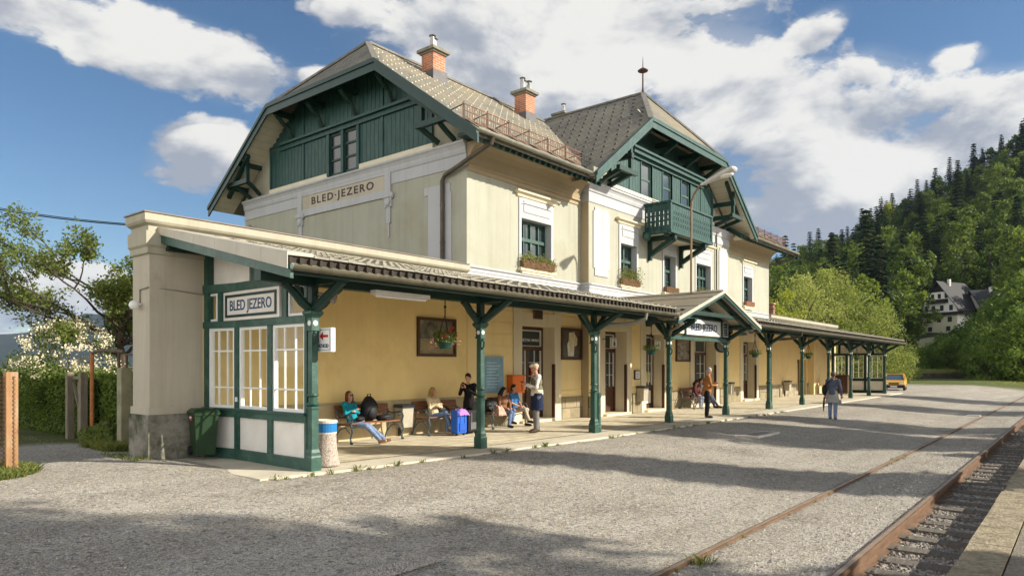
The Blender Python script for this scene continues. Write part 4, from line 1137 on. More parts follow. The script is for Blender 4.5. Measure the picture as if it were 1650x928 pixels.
# ------------------------------------------------------------------ side wings
def wing(x0, x1, name, label, pillar_side, doorx=None):
    t = thing(name, ((x0+x1)/2, 13.2, 0), label, 'building')
    yb = 13.38 if pillar_side < 0 else 13.9
    xa, xb = (x0+.95, x1) if pillar_side < 0 else (x0, x1)
    mb = MB()
    if doorx:
        holed_wall(mb, xa, xb, 0, 3.95, 12.7, [(doorx[0], doorx[1], 0, 2.05)], .5, 0, 0)
    else: mb.box(xa, 12.7, -.2, xb, yb, 3.95)
    if doorx: mb.box(xa, 13.3, -.2, xb, yb, 3.95); mb.box(doorx[1]+.25, 12.35, 0, doorx[1]+1.35, 12.72, 3.2)
    mb.build('wall', OCHRE if pillar_side < 0 else mat('pale_ochre_plaster', (.70, .53, .27), .9, .07, .9, .15, 60), t)
    if doorx:
        mb = MB(); mb.box(doorx[0], 13.12, 0, doorx[1], 13.2, 2.05); d = mb.build('door', DARK if 0 else DOORW, t)
        mb = MB(); mb.box(doorx[0]+.35, 13.1, .25, doorx[1]-.25, 13.125, 1.85); mb.build('door_leaf', mat('pale_door', (.36, .30, .2), .6), d)
    if pillar_side < 0:
        mb = MB(); mb.box(x0, 12.695, .7, x0+.95, yb, 3.9); mb.box(x0-.03, 12.66, .80, x0+.97, yb+.03, .93); mb.build('pillar', GREYP, t)
        mb = MB(); mb.box(x0-.05, 12.63, -.3, x0+.93, yb+.05, .80); mb.build('stone_base', MOSSY, t)
        mb = MB(); mb.box(x0+.95, 12.66, -.01, xb-.01, 12.72, .80); mb.box(x0+.95, 12.675, .80, xb-.01, 12.72, .86); mb.build('bench_plinth', mat('stained_plinth', (.46, .37, .22), .95, .25, 2, .3, 30, dirt=(.26, .21, .13), ds=2), t)
    else:
        mb = MB(); mb.box(xa+.01, 12.63, -.01, doorx[0]-.05, 12.72, .66); mb.box(doorx[1]+.05, 12.63, -.01, doorx[1]+.24, 12.72, .66); mb.build('stone_base', STONE, t)
    mb = MB()
    prof = [(0, 3.62), (.05, 3.64), (.05, 3.74), (.09, 3.78), (.09, 4.02), (.0, 4.03)]
    capp = [(.03, 4.02), (.03, 4.13), (.10, 4.16), (.13, 4.20), (.13, 4.32), (.0, 4.33)]
    if pillar_side < 0: path = [(x0, yb), (x0, 12.7), (x1, 12.7)]
    else: path = [(x0, 12.7), (x1, 12.7), (x1, yb)]
    cornice(mb, path, prof); cornice(mb, path, capp)
    mb.build('parapet_moulding', CREAM, t)
    mb = MB(); mb.box(x0+.02, 12.72, 3.9, x1-.02, yb-.02, 4.05); mb.box(x0+.0, 12.70, 4.03, x1, yb, 4.14); mb.build('parapet', OCHRE, t)
    mb = MB(); mb.box(x0-.15, 12.55, 4.33, x1+(.15 if pillar_side > 0 else -.02), yb+.03, 4.352); mb.build('coping', mat('coping_tin', (.22, .18, .15), .6, .3), t)
    return t
wing(5.42, 13.545, 'station_wing', 'low ochre wing with grey plaster end pillar on a mossy stone base', -1)
WR = wing(36.41, 48.9, 'station_wing', 'low pale ochre wing with a dark recessed door, beyond the two storey block', 1, (41.0, 42.7))
mb = MB(); mb.lathe([(.16, 4.3), (.16, 4.78), (.2, 4.8), (.2, 4.86), (.13, 4.87), (.13, 5.02), (.24, 5.05), (.22, 5.10), (.05, 5.15)], (38.6, 13.3, 0), 12); mb.build('vent_pipe', mat('copper_vent', (.30, .16, .11), .5, .3, 6, metal=.3), WR)

# ------------------------------------------------------------------ platform canopy
CXS = [6.6, 10.6, 14.85, 18.94, 23.17, 27.36, 31.5, 35.55, 39.62, 43.58, 47.68]; CYY = 9.55
EX0, EX1, EY, EZ, WZ = 5.58, 48.6, 8.66, 3.06, 4.02
CAN = thing('platform_canopy', (27, 10.6, 0), 'long green iron canopy with pale tiled lean-to roof along the platform', 'canopy')
def cz(y): return EZ+(WZ-EZ)*(y-EY)/(12.7-EY)
TILE = mat('canopy_tile', (.28, .26, .21), .8, .25, 4, .25, 30, dirt=(.15, .125, .095), ds=2.5)
mb = MB()
PX, PHW = 20.62, 3.12
for xa_, xb_, ya_ in ((EX0, PX-2.6, EY), (PX-2.6, PX+2.6, 9.8), (PX+2.6, EX1, EY)):
    mb.prism([(xa_, ya_, cz(ya_)), (xb_, ya_, cz(ya_)), (xb_, 12.72, cz(12.72)), (xa_, 12.72, cz(12.72))], (0, 0, .05))
rnd = random.Random(21)                                            # entrance gable over the canopy
rows = 10; tl = (12.72-EY)/rows; tw = .34
for r_ in range(rows):
    y0 = EY-.02+r_*tl; y1 = y0+tl+.03
    x = EX0+.42+(tw/2 if r_ % 2 else 0)
    while x < EX1-.05:
        inside = abs(x+tw/2-PX) < PHW-(y0-EY)*.0-.2
        if not inside:
            xe = min(x+tw-.012, EX1); h = rnd.uniform(-.004, .004)
            up = .11*(12.7-y0)/4.04; za, zb = cz(y0)+.085+h+up, cz(y1)+.052+h+.11*(12.7-y1)/4.04
            mb.prism([(x, y0, za), (xe, y0, za), (xe, y1, zb), (x, y1, zb)], (0, 0, -.032))
            mb.prism([(xe-.07, y0-.006, za+.022), (xe+.006, y0-.006, za+.022), (xe+.006, y1, zb+.010), (xe-.07, y1, zb+.010)], (0, 0, -.05))
        x += tw
mb.build('tiled_roof', TILE, CAN)
mb = MB()
for xa_, xb_ in ((EX0+.0, PX-PHW+.2), (PX+PHW-.2, EX1-.03)):
    mb.prism([(xa_, EY+.02, cz(EY)+.05), (xb_, EY+.02, cz(EY)+.05), (xb_, EY+.02, cz(EY)+.16), (xa_, EY+.02, cz(EY)+.16)], (0, .04, 0))
    x = xa_
    while x < xb_-.1: mb.box(x, EY-.03, cz(EY)+.05, x+.05, EY+.02, cz(EY)+.135); x += .17
mb.build('tile_batten', mat('batten_brown', (.045, .036, .028), .9, .3, 6), CAN)
mb = MB()                                                       # verge strip of tin at each end
for x0 in (EX0-.02, ):
    n = 6
    for k in range(n):
        ya, yb_ = EY-.02+k*(4.06/n), EY-.02+(k+1)*(4.06/n)-.006
        ua, ub = .11*(12.7-ya)/4.04, .11*(12.7-yb_)/4.04; mb.prism([(x0, ya, cz(ya)+.10+ua), (x0+.42, ya, cz(ya)+.11+ua), (x0+.42, yb_, cz(yb_)+.11+ub), (x0, yb_, cz(yb_)+.10+ub)], (0, 0, -.05)); mb.prism([(x0-.012, ya, cz(ya)-.03), (x0-.012, yb_, cz(yb_)-.03), (x0-.012, yb_, cz(yb_)+.095+ub), (x0-.012, ya, cz(ya)+.095+ua)], (.012, 0, 0))
mb.build('verge_flashing', TINW, CAN)
mb = MB(); gutter(mb, (EX0-.0, EY-.07, 3.08), (PX-PHW-.0, EY-.07, 3.08), .085); gutter(mb, (PX+PHW, EY-.07, 3.08), (EX1, EY-.07, 3.08), .085)
mb.build('gutter', mat('old_gutter', (.115, .105, .07), .5, .35, 3, metal=.15, dirt=(.06, .045, .03), ds=1.5), CAN)
mb = MB()                                                       # underside boards and timbers
for xa_, xb_, ya_ in ((EX0, PX-2.6, EY+.02), (PX-2.6, PX+2.6, 9.82), (PX+2.6, EX1, EY+.02)): mb.quad((xa_, ya_, cz(ya_)-.006), (xb_, ya_, cz(ya_)-.006), (xb_, 12.69, cz(12.69)-.006), (xa_, 12.69, cz(12.69)-.006))
mb.build('boarding', mat('canopy_boards', (.55, .47, .34), .8, .1, 3), CAN)
mb = MB()
mb.box(EX0+.05, 9.46, 2.93, EX1-.02, 9.64, 3.13); mb.box(EX0+.02, EY, 2.96, PX-PHW+.1, EY+.09, 3.05); mb.box(PX+PHW-.1, EY, 2.96, EX1-.02, EY+.09, 3.05)
mb.box(EX0+.1, 12.55, 3.70, EX1-.1, 12.69, 3.88)
x = EX0+.9
while x < EX1:
    ya_ = 9.8 if abs(x-PX) < 2.65 else EY+.1; mb.bar((x, ya_, cz(ya_)-.08), (x, 12.66, cz(12.66)-.08), .09, .13); x += 1.02
mb.build('timber_frame', DKGREEN, CAN)
mb = MB()
mb.prism([(EX0, EY-.05, cz(EY)-.17), (EX0, EY-.05, cz(EY)+.03), (EX0, 12.66, cz(12.66)+.02), (EX0, 12.66, cz(12.66)-.18)], (.05, 0, 0))
mb.prism([(EX1, EY-.05, cz(EY)-.17), (EX1, EY-.05, cz(EY)+.03), (EX1, 12.66, cz(12.66)+.02), (EX1, 12.66, cz(12.66)-.18)], (.05, 0, 0))
mb.build('verge_board', GREEN, CAN)
def column(x, drain):
    mb = MB(); y = CYY; sq = 1.414
    def sqz(prof): mb.lathe(prof, (x, y, 0), 4)
    sqz([(.095*sq, -.02), (.095*sq, .20)]); sqz([(.095*sq, .20), (.082*sq, .23), (.082*sq, .28), (.064*sq, .33)])
    sqz([(.062*sq, .33), (.062*sq, .98)]); sqz([(.085*sq, .98), (.085*sq, 1.01)]); mb.lathe([(.07, 1.01), (.10, 1.05), (.07, 1.09), (.07, 1.16), (.095, 1.19), (.08, 1.22)], (x, y, 0), 14)
    sqz([(.058*sq, 1.22), (.054*sq, 2.22)]); sqz([(.08*sq, 2.22), (.08*sq, 2.25)]); sqz([(.068*sq, 2.25), (.068*sq, 2.43)]); sqz([(.08*sq, 2.43), (.118*sq, 2.49), (.118*sq, 2.525), (.07*sq, 2.56)])
    c = mb.build('column', GREEN, CAN)
    mb = MB()
    for dx, dy in ((0, -1), (-1, 0), (1, 0)): mb.ball((x+dx*.068, y+dy*.068, 2.34), (.012 if dx else .045, .012 if dy else .045, .045))
    mb.build('rosette', WHITE, c)
    mb = MB()
    mb.box(x-.06, y-.06, 2.55, x+.06, y+.06, 2.94)
    for s in (-1, 1):
        mb.tube([(x+s*.05, y, 2.56), (x+s*.20, y, 2.66), (x+s*.34, y, 2.80), (x+s*.52, y, 2.95)], [.07, .07, .06, .065], 6)
        mb.box(x+s*.16, y-.06, 2.70, x+s*.28, y+.06, 2.735)
    mb.tube([(x, y-.05, 2.56), (x, y-.3, 2.7), (x, EY+.1, 2.97)], [.08, .075, .07], 6); mb.bar((x, EY+.04, 2.99), (x, 9.7, 2.99), .12, .1)
    mb.tube([(x, y+.05, 2.56), (x, y+.3, 2.8), (x, y+.5, 3.1)], [.08, .075, .07], 6)
    mb.build('bracket', DKGREEN, c)
    mb = MB(); mb.tube([(x-.02, y-.06, 2.2), (x-.02, y-.11, 2.14), (x-.02, y-.10, 2.05), (x-.02, y-.055, 2.0)], .016, 6); mb.tube([(x+.06, y, 2.2), (x+.11, y, 2.14), (x+.10, y, 2.05), (x+.055, y, 2.0)], .016, 6)
    mb.build('scroll', DKGREEN, c)
    if drain:
        mb = MB(); dx = x+.20
        mb.tube([(x+.95, EY-.07, 3.0), (x+.95, EY-.05, 2.86), (x+.8, 8.9, 2.74), (x+.38, 9.4, 2.70), (dx, CYY, 2.62), (dx, CYY, .9)], .05, 8)
        mb.build('drainpipe', ZINC if drain == 2 else DKZINC, c)
        mb = MB(); mb.lathe([(.085, -.02), (.085, .12), (.07, .15), (.07, .86), (.085, .88), (.085, .96), (.055, 1.0)], (dx, CYY, 0), 12); mb.build('drain_sleeve', GREEN, c)
    return c
for x, d in zip(CXS, (0, 0, 2, 0, 0, 1, 0, 0, 0, 0, 0)): column(x, d)
# entrance gable
PY0 = 8.58; PZ0, PZ1 = 2.84, 3.82
def pz(x): return PZ1-(PZ1-PZ0)*abs(x-PX)/PHW
mb = MB()
for s in (-1, 1):
    mb.prism([(PX+s*PHW, PY0, PZ0+.13), (PX, PY0, PZ1+.13), (PX, 12.36, PZ1+.13), (PX+s*PHW, 12.36, PZ0+.13+.95), (PX+s*PHW, EY+.3, PZ0+.2)] if 0 else [(PX+s*PHW, PY0, PZ0+.13), (PX, PY0, PZ1+.13), (PX, 12.38, PZ1+.13), (PX+s*PHW*.08, 12.38, pz(PX+PHW*.08)+.13), (PX+s*PHW, 9.0, PZ0+.13)], (0, 0, -.06))
por = mb.build('entrance_roof', TIN, CAN)
mb = MB()
for s in (-1, 1):
    for f in (.12, .45, .78): 
        x = PX+s*PHW*(1-f)
        mb.bar((x, PY0, pz(x)+.15), (x, min(12.3, 9.0+3.3*f), pz(x)+.15), .03, .03)
mb.bar((PX, PY0-.02, PZ1+.15), (PX, 12.36, PZ1+.15), .12, .05)
mb.build('roof_seam', TINW, por)
mb = MB()
for s in (-1, 1):
    mb.prism([(PX+s*PHW, PY0-.03, PZ0+.14), (PX, PY0-.03, PZ1+.14), (PX, PY0-.03, PZ1-.02), (PX+s*PHW, PY0-.03, PZ0-.04)], (0, .05, 0))
    mb.bar((PX+s*1.9, PY0+.1, pz(PX+1.9)-.02), (PX+s*.15, PY0+.1, PZ1-.6), .001, .001)
mb.build('entrance_barge_board', GREENB, por)
mb = MB()
for s in (-1, 1): mb.prism([(PX+s*(PHW-.02), PY0-.06, PZ0+.16), (PX, PY0-.06, PZ1+.16), (PX, PY0-.06, PZ1+.07), (PX+s*(PHW-.02), PY0-.06, PZ0+.06)], (0, .028, 0))
mb.build('verge_trim', TINW, por)
mb = MB()
for s in (-1, 1): mb.quad((PX, PY0+.03, PZ1+.055), (PX+s*(PHW-.03), PY0+.03, PZ0+.065), (PX+s*(PHW-.03), 9.0, PZ0+.065), (PX, 12.3, PZ1+.055))
mb.build('entrance_soffit', SOFFIT, por)
mb = MB()
for yy in (PY0+.25, CYY):
    for s in (-1, 1): mb.bar((PX+s*(PHW-.12), yy, PZ0+.0), (PX, yy, PZ1-.04), .12, .14)
    mb.bar((PX-2.3, yy, 3.23), (PX+2.3, yy, 3.23), .11, .11)
mb.bar((PX, CYY, 3.2), (PX, CYY, PZ1), .1, .1)
mb.build('entrance_truss', DKGREEN, por)
mb = MB(); mb.box(CXS[3]+.05, CYY-.09, 2.47, CXS[4]-.05, CYY+.06, 2.60); mb.build('sign_beam', GREEN, CAN)
mb = MB()
for s, xx in ((-1, CXS[4]-.0), (1, CXS[3]+.0)):
    pass
for x, s in ((CXS[3], -1), (CXS[4], 1)):
    mb.tube([(PX+s*(PHW-.45), PY0+.1, PZ0+.02), (PX+s*(PHW-.6), 8.8, 2.85), (x+s*.55, 9.0, 2.78), (x+s*.25, 9.35, 2.72), (x+s*.06, 9.5, 2.55)], .05, 8)
mb.build('swan_neck_pipe', ZINC, CAN)

# ------------------------------------------------------------------ glazed end screens
def screen(name, label, X, sign):
    t = thing(name, (X, 11.1, 0), label, 'glazed screen')
    ya, yb = CYY+.1, 12.69
    muls = [ya+.02, 10.72, 11.80, yb-.07]
    def xx(y): return X-(.16*max(0, y-11.8)/.9 if sign else 0)
    mb = MB()
    def vert(y, w_, z0, z1, d=.06): mb.box(xx(y)-d, y-w_/2, z0, xx(y)+d, y+w_/2, z1)
    def rail_(z0, z1, d):
        ys_ = [ya, 11.8, yb]
        for p, q in zip(ys_, ys_[1:]): mb.bar((xx(p), p, (z0+z1)/2), (xx(q), q, (z0+z1)/2), d*2, z1-z0)
    for y in muls[:1]: vert(y, .07, 0, 3.0)
    for y in muls[1:3]: vert(y, .14, .14, 2.36)
    vert(muls[3], .13, 0, cz(12.5)-.05)
    rail_(-.02, .17, .09); rail_(.74, .86, .07); rail_(.86, .90, .11); rail_(2.35, 2.47, .075); rail_(3.0, 3.15, .08)
    for y in (12.24, 10.27): vert(y, .12, 2.45, 3.02)
    vert(11.25, .12, 3.1, cz(11.25)-.06)
    mb.build('frame', GREEN if sign else DKGREEN, t)
    mb = MB(); gl = MB()
    bays = [(muls[0]+.04, muls[1]-.07), (muls[1]+.07, muls[2]-.07), (muls[2]+.07, muls[3]-.065)]
    pn = MB()
    for (a, b) in bays:
        for z0, z1, v, hz in ((.90, 2.35, 2, (1.27, 1.93)),):
            f = .05
            def bar_(y0, y1, za, zb, d=.014):
                ym = (y0+y1)/2
                mb.prism([(xx(y0)-d, y0, za), (xx(y1)-d, y1, za), (xx(y1)-d, y1, zb), (xx(y0)-d, y0, zb)], (2*d, 0, 0))
            bar_(a, a+f, z0, z1, .035); bar_(b-f, b, z0, z1, .035); bar_(a+f, b-f, z0, z0+f, .034); bar_(a+f, b-f, z1-f, z1, .034)
            for k in (1, 2):
                y = a+(b-a)*k/3; bar_(y-.012, y+.012, z0+f, z1-f)
            for z in hz: bar_(a+f, b-f, z-.013, z+.013, .013)
            gl.quad((xx(a), a, z0), (xx(b), b, z0), (xx(b), b, z1), (xx(a), a, z1))
        pn.prism([(xx(a)-.02, a, .17), (xx(b)-.02, b, .17), (xx(b)-.02, b, .74), (xx(a)-.02, a, .74)], (.04, 0, 0))
        for k in (a+.06, b-.06): pass
    # top lights beside the sign, and boarded panels under the roof
    for a, b in ((ya+.06, 10.2), (12.31, 12.60)):
        if b-a < .1: continue
        for y0, y1, za, zb in ((a, a+.04, 2.48, 2.99), (b-.04, b, 2.48, 2.99), (a+.04, b-.04, 2.48, 2.52), (a+.04, b-.04, 2.95, 2.99)):
            mb.box(xx((a+b)/2)-.03, y0, za, xx((a+b)/2)+.03, y1, zb)
        gl.quad((xx(a), a, 2.5), (xx(b), b, 2.5), (xx(b), b, 2.98), (xx(a), a, 2.98))
    mb.build('window', WHITE, t); gl.build('pane', CLEAR, t)
    for (y0, y1) in ((11.32, 12.55), (10.3, 11.18)):
        pn.prism([(X-.02-.06*(y0 > 11.3), y0, 3.15), (X-.02-.06*(y0 > 11.3), y1, 3.15), (X-.02-.06*(y0 > 11.3), y1, cz(y1)-.14), (X-.02-.06*(y0 > 11.3), y0, cz(y0)-.14)], (.04, 0, 0))
    pn.build('panel', WINWHITE, t)
    sb = MB(); sx = X-.075 if sign else X+.03
    sb.box(sx-.02, 10.36, 2.475, X+.02, 12.18, 2.99); s_ = sb.build('name_board', WINWHITE, t)
    sb = MB()
    for a in ((10.36+.08, 10.36+.13, 2.53, 2.935), (12.18-.13, 12.18-.08, 2.53, 2.935), (10.49, 12.05, 2.53, 2.575), (10.49, 12.05, 2.89, 2.935)): sb.box(sx-.035, a[0], a[2], sx-.018, a[1], a[3])
    if sign:
        sb.build('name_board_border', DKGREEN, s_)
        text('lettering', 'BLED JEZERO', .26, SIGNB, T(sx-.022, 11.27, 2.73) @ FACE_X, s_, off=.003, width=1.36)
        mb = MB(); mb.box(X-.085, 11.755, 1.02, X-.06, 11.80, 1.10); mb.build('switch', WHITE, t)
    else:
        mb = MB()
        for i, y in enumerate((11.9, 11.7, 11.0, 10.8)): mb.tube([(sx-.03, y+.09*math.cos(q), 2.73+.11*math.sin(q)) for q in [k*PI/5 for k in range(9)]], .012, 5)
        mb.build('scroll_work', mat('faded_brown', (.25, .18, .1), .7), s_)
    return t
screen('glazed_screen', 'green framed glazed screen with the station name board closing the near platform end', 6.6, True)
screen('glazed_screen', 'green framed glazed screen at the far platform end beside the yellow car', 48.0, False)

# ------------------------------------------------------------------ signs
SY = 9.40
SG = thing('station_sign', (21, SY, 2.6), 'white hanging sign with blue station name under the entrance gable', 'sign')
mb = MB(); mb.box(19.72, SY-.04, 2.63, 22.28, SY+.02, 3.11); mb.build('board', WHITE, SG)
text('lettering', 'BLED JEZERO', .34, SIGNB, T(21.0, SY-.045, 2.87) @ FACE_Y, SG, off=.003, width=1.95)
mb = MB(); mb.box(19.68, SY-.05, 3.11, 22.32, SY+.03, 3.15); mb.box(19.66, SY-.05, 2.60, 19.72, SY+.03, 3.15); mb.box(22.28, SY-.05, 2.60, 22.34, SY+.03, 3.15); mb.build('rim', GREEN, SG)
S2 = thing('info_sign', (22.7, SY, 2.6), 'small dark framed notice beside the white station name sign', 'sign')
mb = MB(); mb.box(22.47, SY-.03, 2.63, 22.9, SY+.02, 3.13); mb.build('board', mat('dark_sign', (.05, .07, .07), .5), S2)
mb = MB(); 
for a in ((22.47, 22.5, 2.63, 3.13), (22.87, 22.9, 2.63, 3.13), (22.5, 22.87, 2.63, 2.66), (22.5, 22.87, 3.10, 3.13)): mb.box(a[0], SY-.045, a[2], a[1], SY-.02, a[3])
for k in range(4): mb.box(22.55, SY-.04, 2.72+k*.09, 22.68+.05*(k % 3), SY-.029, 2.74+k*.09)
mb.build('frame_and_marks', mat('sign_grey', (.5, .5, .46), .5), S2)
S3 = thing('info_sign', (19.3, SY, 2.6), 'narrow pale notice under the gable beside the fourth column', 'sign')
mb = MB(); mb.box(19.08, SY-.03, 2.65, 19.58, SY+.02, 3.0); mb.build('board', WINWHITE, S3)
mb = MB(); mb.box(19.12, SY-.04, 2.70, 19.3, SY-.029, 2.95); mb.build('picture', mat('sign_orange', (.45, .2, .08), .6, .5, 8), S3)
IZ = thing('exit_sign', (6.78, 9.6, 2.07), 'white exit sign with red arrow reading IZHOD, fixed to the first column', 'sign')
mb = MB(); mb.box(6.78, 9.2, 1.89, 6.84, 9.46, 2.26) if 0 else mb.box(6.86, 9.50, 1.885, 6.95, 9.86, 2.265); mb.box(6.86, 9.36, 1.885, 6.95, 9.50, 2.265)
mb = MB(); mb.box(6.70, 9.21, 1.885, 6.78, 9.58, 2.265); mb.build('board', WHITE, IZ)
mb = MB(); 
for a in ((9.235, 9.243, 1.91, 2.24), (9.547, 9.555, 1.91, 2.24), (9.243, 9.547, 1.91, 1.918), (9.243, 9.547, 2.232, 2.24)): mb.box(6.696, a[0], a[2], 6.701, a[1], a[3])
mb.build('border', SIGNB, IZ)
mb = MB(); mb.prism([(6.696, 9.51, 2.135), (6.696, 9.42, 2.205), (6.696, 9.42, 2.155), (6.696, 9.29, 2.155), (6.696, 9.29, 2.115), (6.696, 9.42, 2.115), (6.696, 9.42, 2.065)], (.006, 0, 0)); mb.build('arrow', mat('sign_red', (.45, .02, .02), .5), IZ)
text('lettering', 'IZHOD', .09, SIGNB, T(6.694, 9.395, 1.975) @ FACE_X, IZ, off=0.0, width=.24)
mb = MB(); mb.tube([(6.65, 9.55, 2.2), (6.72, 9.52, 2.2)], .012, 6); mb.tube([(6.65, 9.55, 1.98), (6.72, 9.52, 1.98)], .012, 6); mb.build('arm', BLACK, IZ)
def plate(x, y, z, label, mark, w_=.42, h=.34):
    t = thing('door_sign', (x, y, z), label, 'sign')
    mb = MB(); mb.box(x-w_/2, y-.02, z-h/2, x+w_/2, y+.02, z+h/2); mb.build('board', WINWHITE, t)
    mb = MB()
    for a in ((x-w_/2+.02, x-w_/2+.035, z-h/2+.02, z+h/2-.02), (x+w_/2-.035, x+w_/2-.02, z-h/2+.02, z+h/2-.02), (x-w_/2+.035, x+w_/2-.035, z-h/2+.02, z-h/2+.035), (x-w_/2+.035, x+w_/2-.035, z+h/2-.035, z+h/2-.02)): mb.box(a[0], y-.026, a[2], a[1], y-.019, a[3])
    if mark == 'chair':
        q = [(.02, .08), (.02, 0), (.07, 0), (.10, -.07)]; mb.tube([(x+a, y-.024, z+b) for a, b in q], .01, 5); mb.ball((x+.02, y-.024, z+.11), .018)
        mb.tube([(x-.01+.06*math.cos(k*.6), y-.024, z-.04+.06*math.sin(k*.6)) for k in range(2, 10)], .008, 5)
    else:
        mb.ball((x, y-.024, z+.07), (.025, .006, .025)); mb.prism([(x-.04, y-.026, z+.03), (x+.04, y-.026, z+.03), (x+.06, y-.026, z-.08), (x-.06, y-.026, z-.08)], (0, .006, 0))
        mb.box(x-.05, y-.026, z-.10, x+.05, y-.02, z-.085)
    mb.build('pictogram', mat('sign_dark_green', (.03, .06, .05), .5), t)
    mb = MB(); mb.bar((x, y+.02, z+h/2-.03), (x, 12.44, z+h/2-.03), .02); mb.build('arm', BLACK, t)
plate(19.7, 11.9, 2.42, 'small pale sign with a green pictogram beside the second brown door', 'wc')
plate(22.75, 11.9, 2.42, 'small pale sign with a pictogram half hidden behind a flower basket', 'wc')
plate(33.3, 12.2, 2.3, 'small pale sign with a wheelchair pictogram by the fifth door', 'chair')
PL = thing('wall_plate', (22.0, 12.36, 1.4), 'small framed white plate with black print on the yellow wall', 'sign')
mb = MB(); mb.box(21.85, 12.33, 1.18, 22.2, 12.385, 1.52); mb.build('frame', DOORW, PL)
mb = MB(); mb.box(21.89, 12.32, 1.22, 22.16, 12.331, 1.48); mb.build('sheet', WHITE, PL)
mb = MB(); 
for k in range(4): mb.box(21.93, 12.314, 1.27+k*.05, 22.09+.03*(k % 2), 12.321, 1.285+k*.05)
mb.build('print_lines', BLACK, PL)
# pictures on the wall
def art(name, stops, scale, seed, str_=(1, 1, 1)):
    m, nt, p = base_mat(name); L = nt.links.new
    tc = nd(nt, 'ShaderNodeTexCoord'); mp = nd(nt, 'ShaderNodeMapping'); mp.inputs['Location'].default_value = (seed, 0, seed); mp.inputs['Scale'].default_value = str_
    L(tc.outputs['Object'], mp.inputs[0]); n = nd(nt, 'ShaderNodeTexNoise'); n.inputs['Scale'].default_value = scale; n.inputs['Detail'].default_value = 8; n.inputs['Distortion'].default_value = .8
    L(mp.outputs[0], n.inputs['Vector']); r = nd(nt, 'ShaderNodeValToRGB'); r.color_ramp.elements.remove(r.color_ramp.elements[1])
    r.color_ramp.elements[0].position = stops[0][0]; r.color_ramp.elements[0].color = (*stops[0][1], 1)
    for q, c in stops[1:]: e = r.color_ramp.elements.new(q); e.color = (*c, 1)
    L(n.outputs['Fac'], r.inputs[0]); L(r.outputs[0], p.inputs['Base Color']); p.inputs['Roughness'].default_value = .35
    return m
def picture(x0, x1, z0, z1, y, label, build):
    t = thing('framed_picture', ((x0+x1)/2, y, z0), label, 'picture')
    f = .07; mb = MB()
    mb.box(x0, y-.06, z0, x0+f, y-.0, z1); mb.box(x1-f, y-.06, z0, x1, y, z1); mb.box(x0+f, y-.06, z0, x1-f, y, z0+f); mb.box(x0+f, y-.06, z1-f, x1-f, y, z1)
    mb.build('frame', DOORW, t)
    build(t, x0+f, x1-f, z0+f, z1-f, y-.02)
def land(t, a, b, c, d, y):
    mb = MB(); zs = c+(d-c)*.45; mb.quad((a, y, c), (b, y, c), (b, y, zs), (a, y, zs)); mb.build('meadow_print', art('meadow_print', [(.3, (.16, .13, .05)), (.6, (.30, .24, .10)), (.8, (.2, .18, .08))], 5, 2, (1, 1, 3)), t)
    mb = MB(); mb.quad((a, y, zs), (b, y, zs), (b, y, d), (a, y, d)); mb.build('woodland_print', art('woodland_print', [(.35, (.04, .04, .02)), (.52, (.16, .13, .07)), (.7, (.38, .33, .24))], 3.5, 4, (1, 1, .7)), t)
def fall(t, a, b, c, d, y):
    mb = MB(); mb.quad((a, y, c), (b, y, c), (b, y, d), (a, y, d)); mb.build('dark_print', art('dark_print', [(.3, (.03, .025, .015)), (.6, (.09, .075, .05)), (.75, (.2, .17, .12))], 4, 7), t)
    w_ = b-a; h = d-c; P = [(.30, .05), (.62, .05), (.66, .42), (.80, .46), (.82, .72), (.62, .95), (.36, .92), (.34, .6), (.26, .5)]
    mb = MB(); mb.quad(*[(a+p*w_, y-.004, c+q*h) for p, q in P]); mb.build('waterfall_print', art('waterfall_print', [(.3, (.38, .25, .08)), (.48, (.62, .52, .32)), (.6, (.7, .66, .56))], 4, 9, (2, 1, .6)), t)
def plain(t, a, b, c, d, y):
    mb = MB(); mb.quad((a, y, c), (b, y, c), (b, y, d), (a, y, d)); mb.build('rocky_print', art('rocky_print', [(.3, (.06, .045, .03)), (.5, (.22, .18, .12)), (.72, (.45, .40, .30))], 3, 12, (1, 1, 2)), t)
picture(11.75, 13.1, 1.90, 2.87, 12.7, 'dark framed landscape picture above the benches, behind the red flower basket', land)
picture(17.78, 18.92, 1.86, 2.86, 12.66, 'dark framed picture of a pale waterfall to the side of the first door', fall)
picture(25.1, 26.35, 1.84, 2.86, 12.38, 'dark framed rocky picture under the entrance gable', plain)
NB = thing('notice_board', (14.5, 12.66, .95), 'pale blue timetable board on the wall behind the second column', 'notice board')
mb = MB(); mb.box(14.15, 12.63, .93, 14.98, 12.69, 1.93); mb.build('frame', mat('blue_frame', (.25, .36, .42), .5), NB)
mb = MB(); mb.box(14.2, 12.62, .98, 14.93, 12.631, 1.88); mb.build('sheet', mat('blue_sheet', (.20, .35, .46), .5, .3, 4), NB)
mb = MB()
for k in range(9): mb.box(14.26, 12.614, 1.06+k*.085, 14.62+.05*(k*7 % 5), 12.621, 1.085+k*.085)
mb.build('timetable_lines', mat('pale_blue_lines', (.42, .55, .62), .6), NB)
OB = thing('orange_box', (15.5, 12.6, .9), 'orange metal ticket machine box on the wall beside the first door', 'ticket machine')
mb = MB(); mb.box(15.16, 12.44, .90, 15.70, 12.64, 1.38); mb.build('housing', mat('orange_paint', (.72, .16, .02), .4, .08), OB)
mb = MB(); mb.box(15.14, 12.42, 1.38, 15.72, 12.64, 1.41); mb.build('lid', mat('orange_dark', (.5, .11, .02), .4), OB)
mb = MB(); mb.box(15.5, 12.432, 1.20, 15.64, 12.442, 1.23); mb.box(15.56, 12.432, .96, 15.58, 12.442, 1.20); mb.build('slot', BLACK, OB)
VG = thing('vent_grille', (16.5, 12.65, 3.2), 'small dark vent grille above the first door', 'vent')
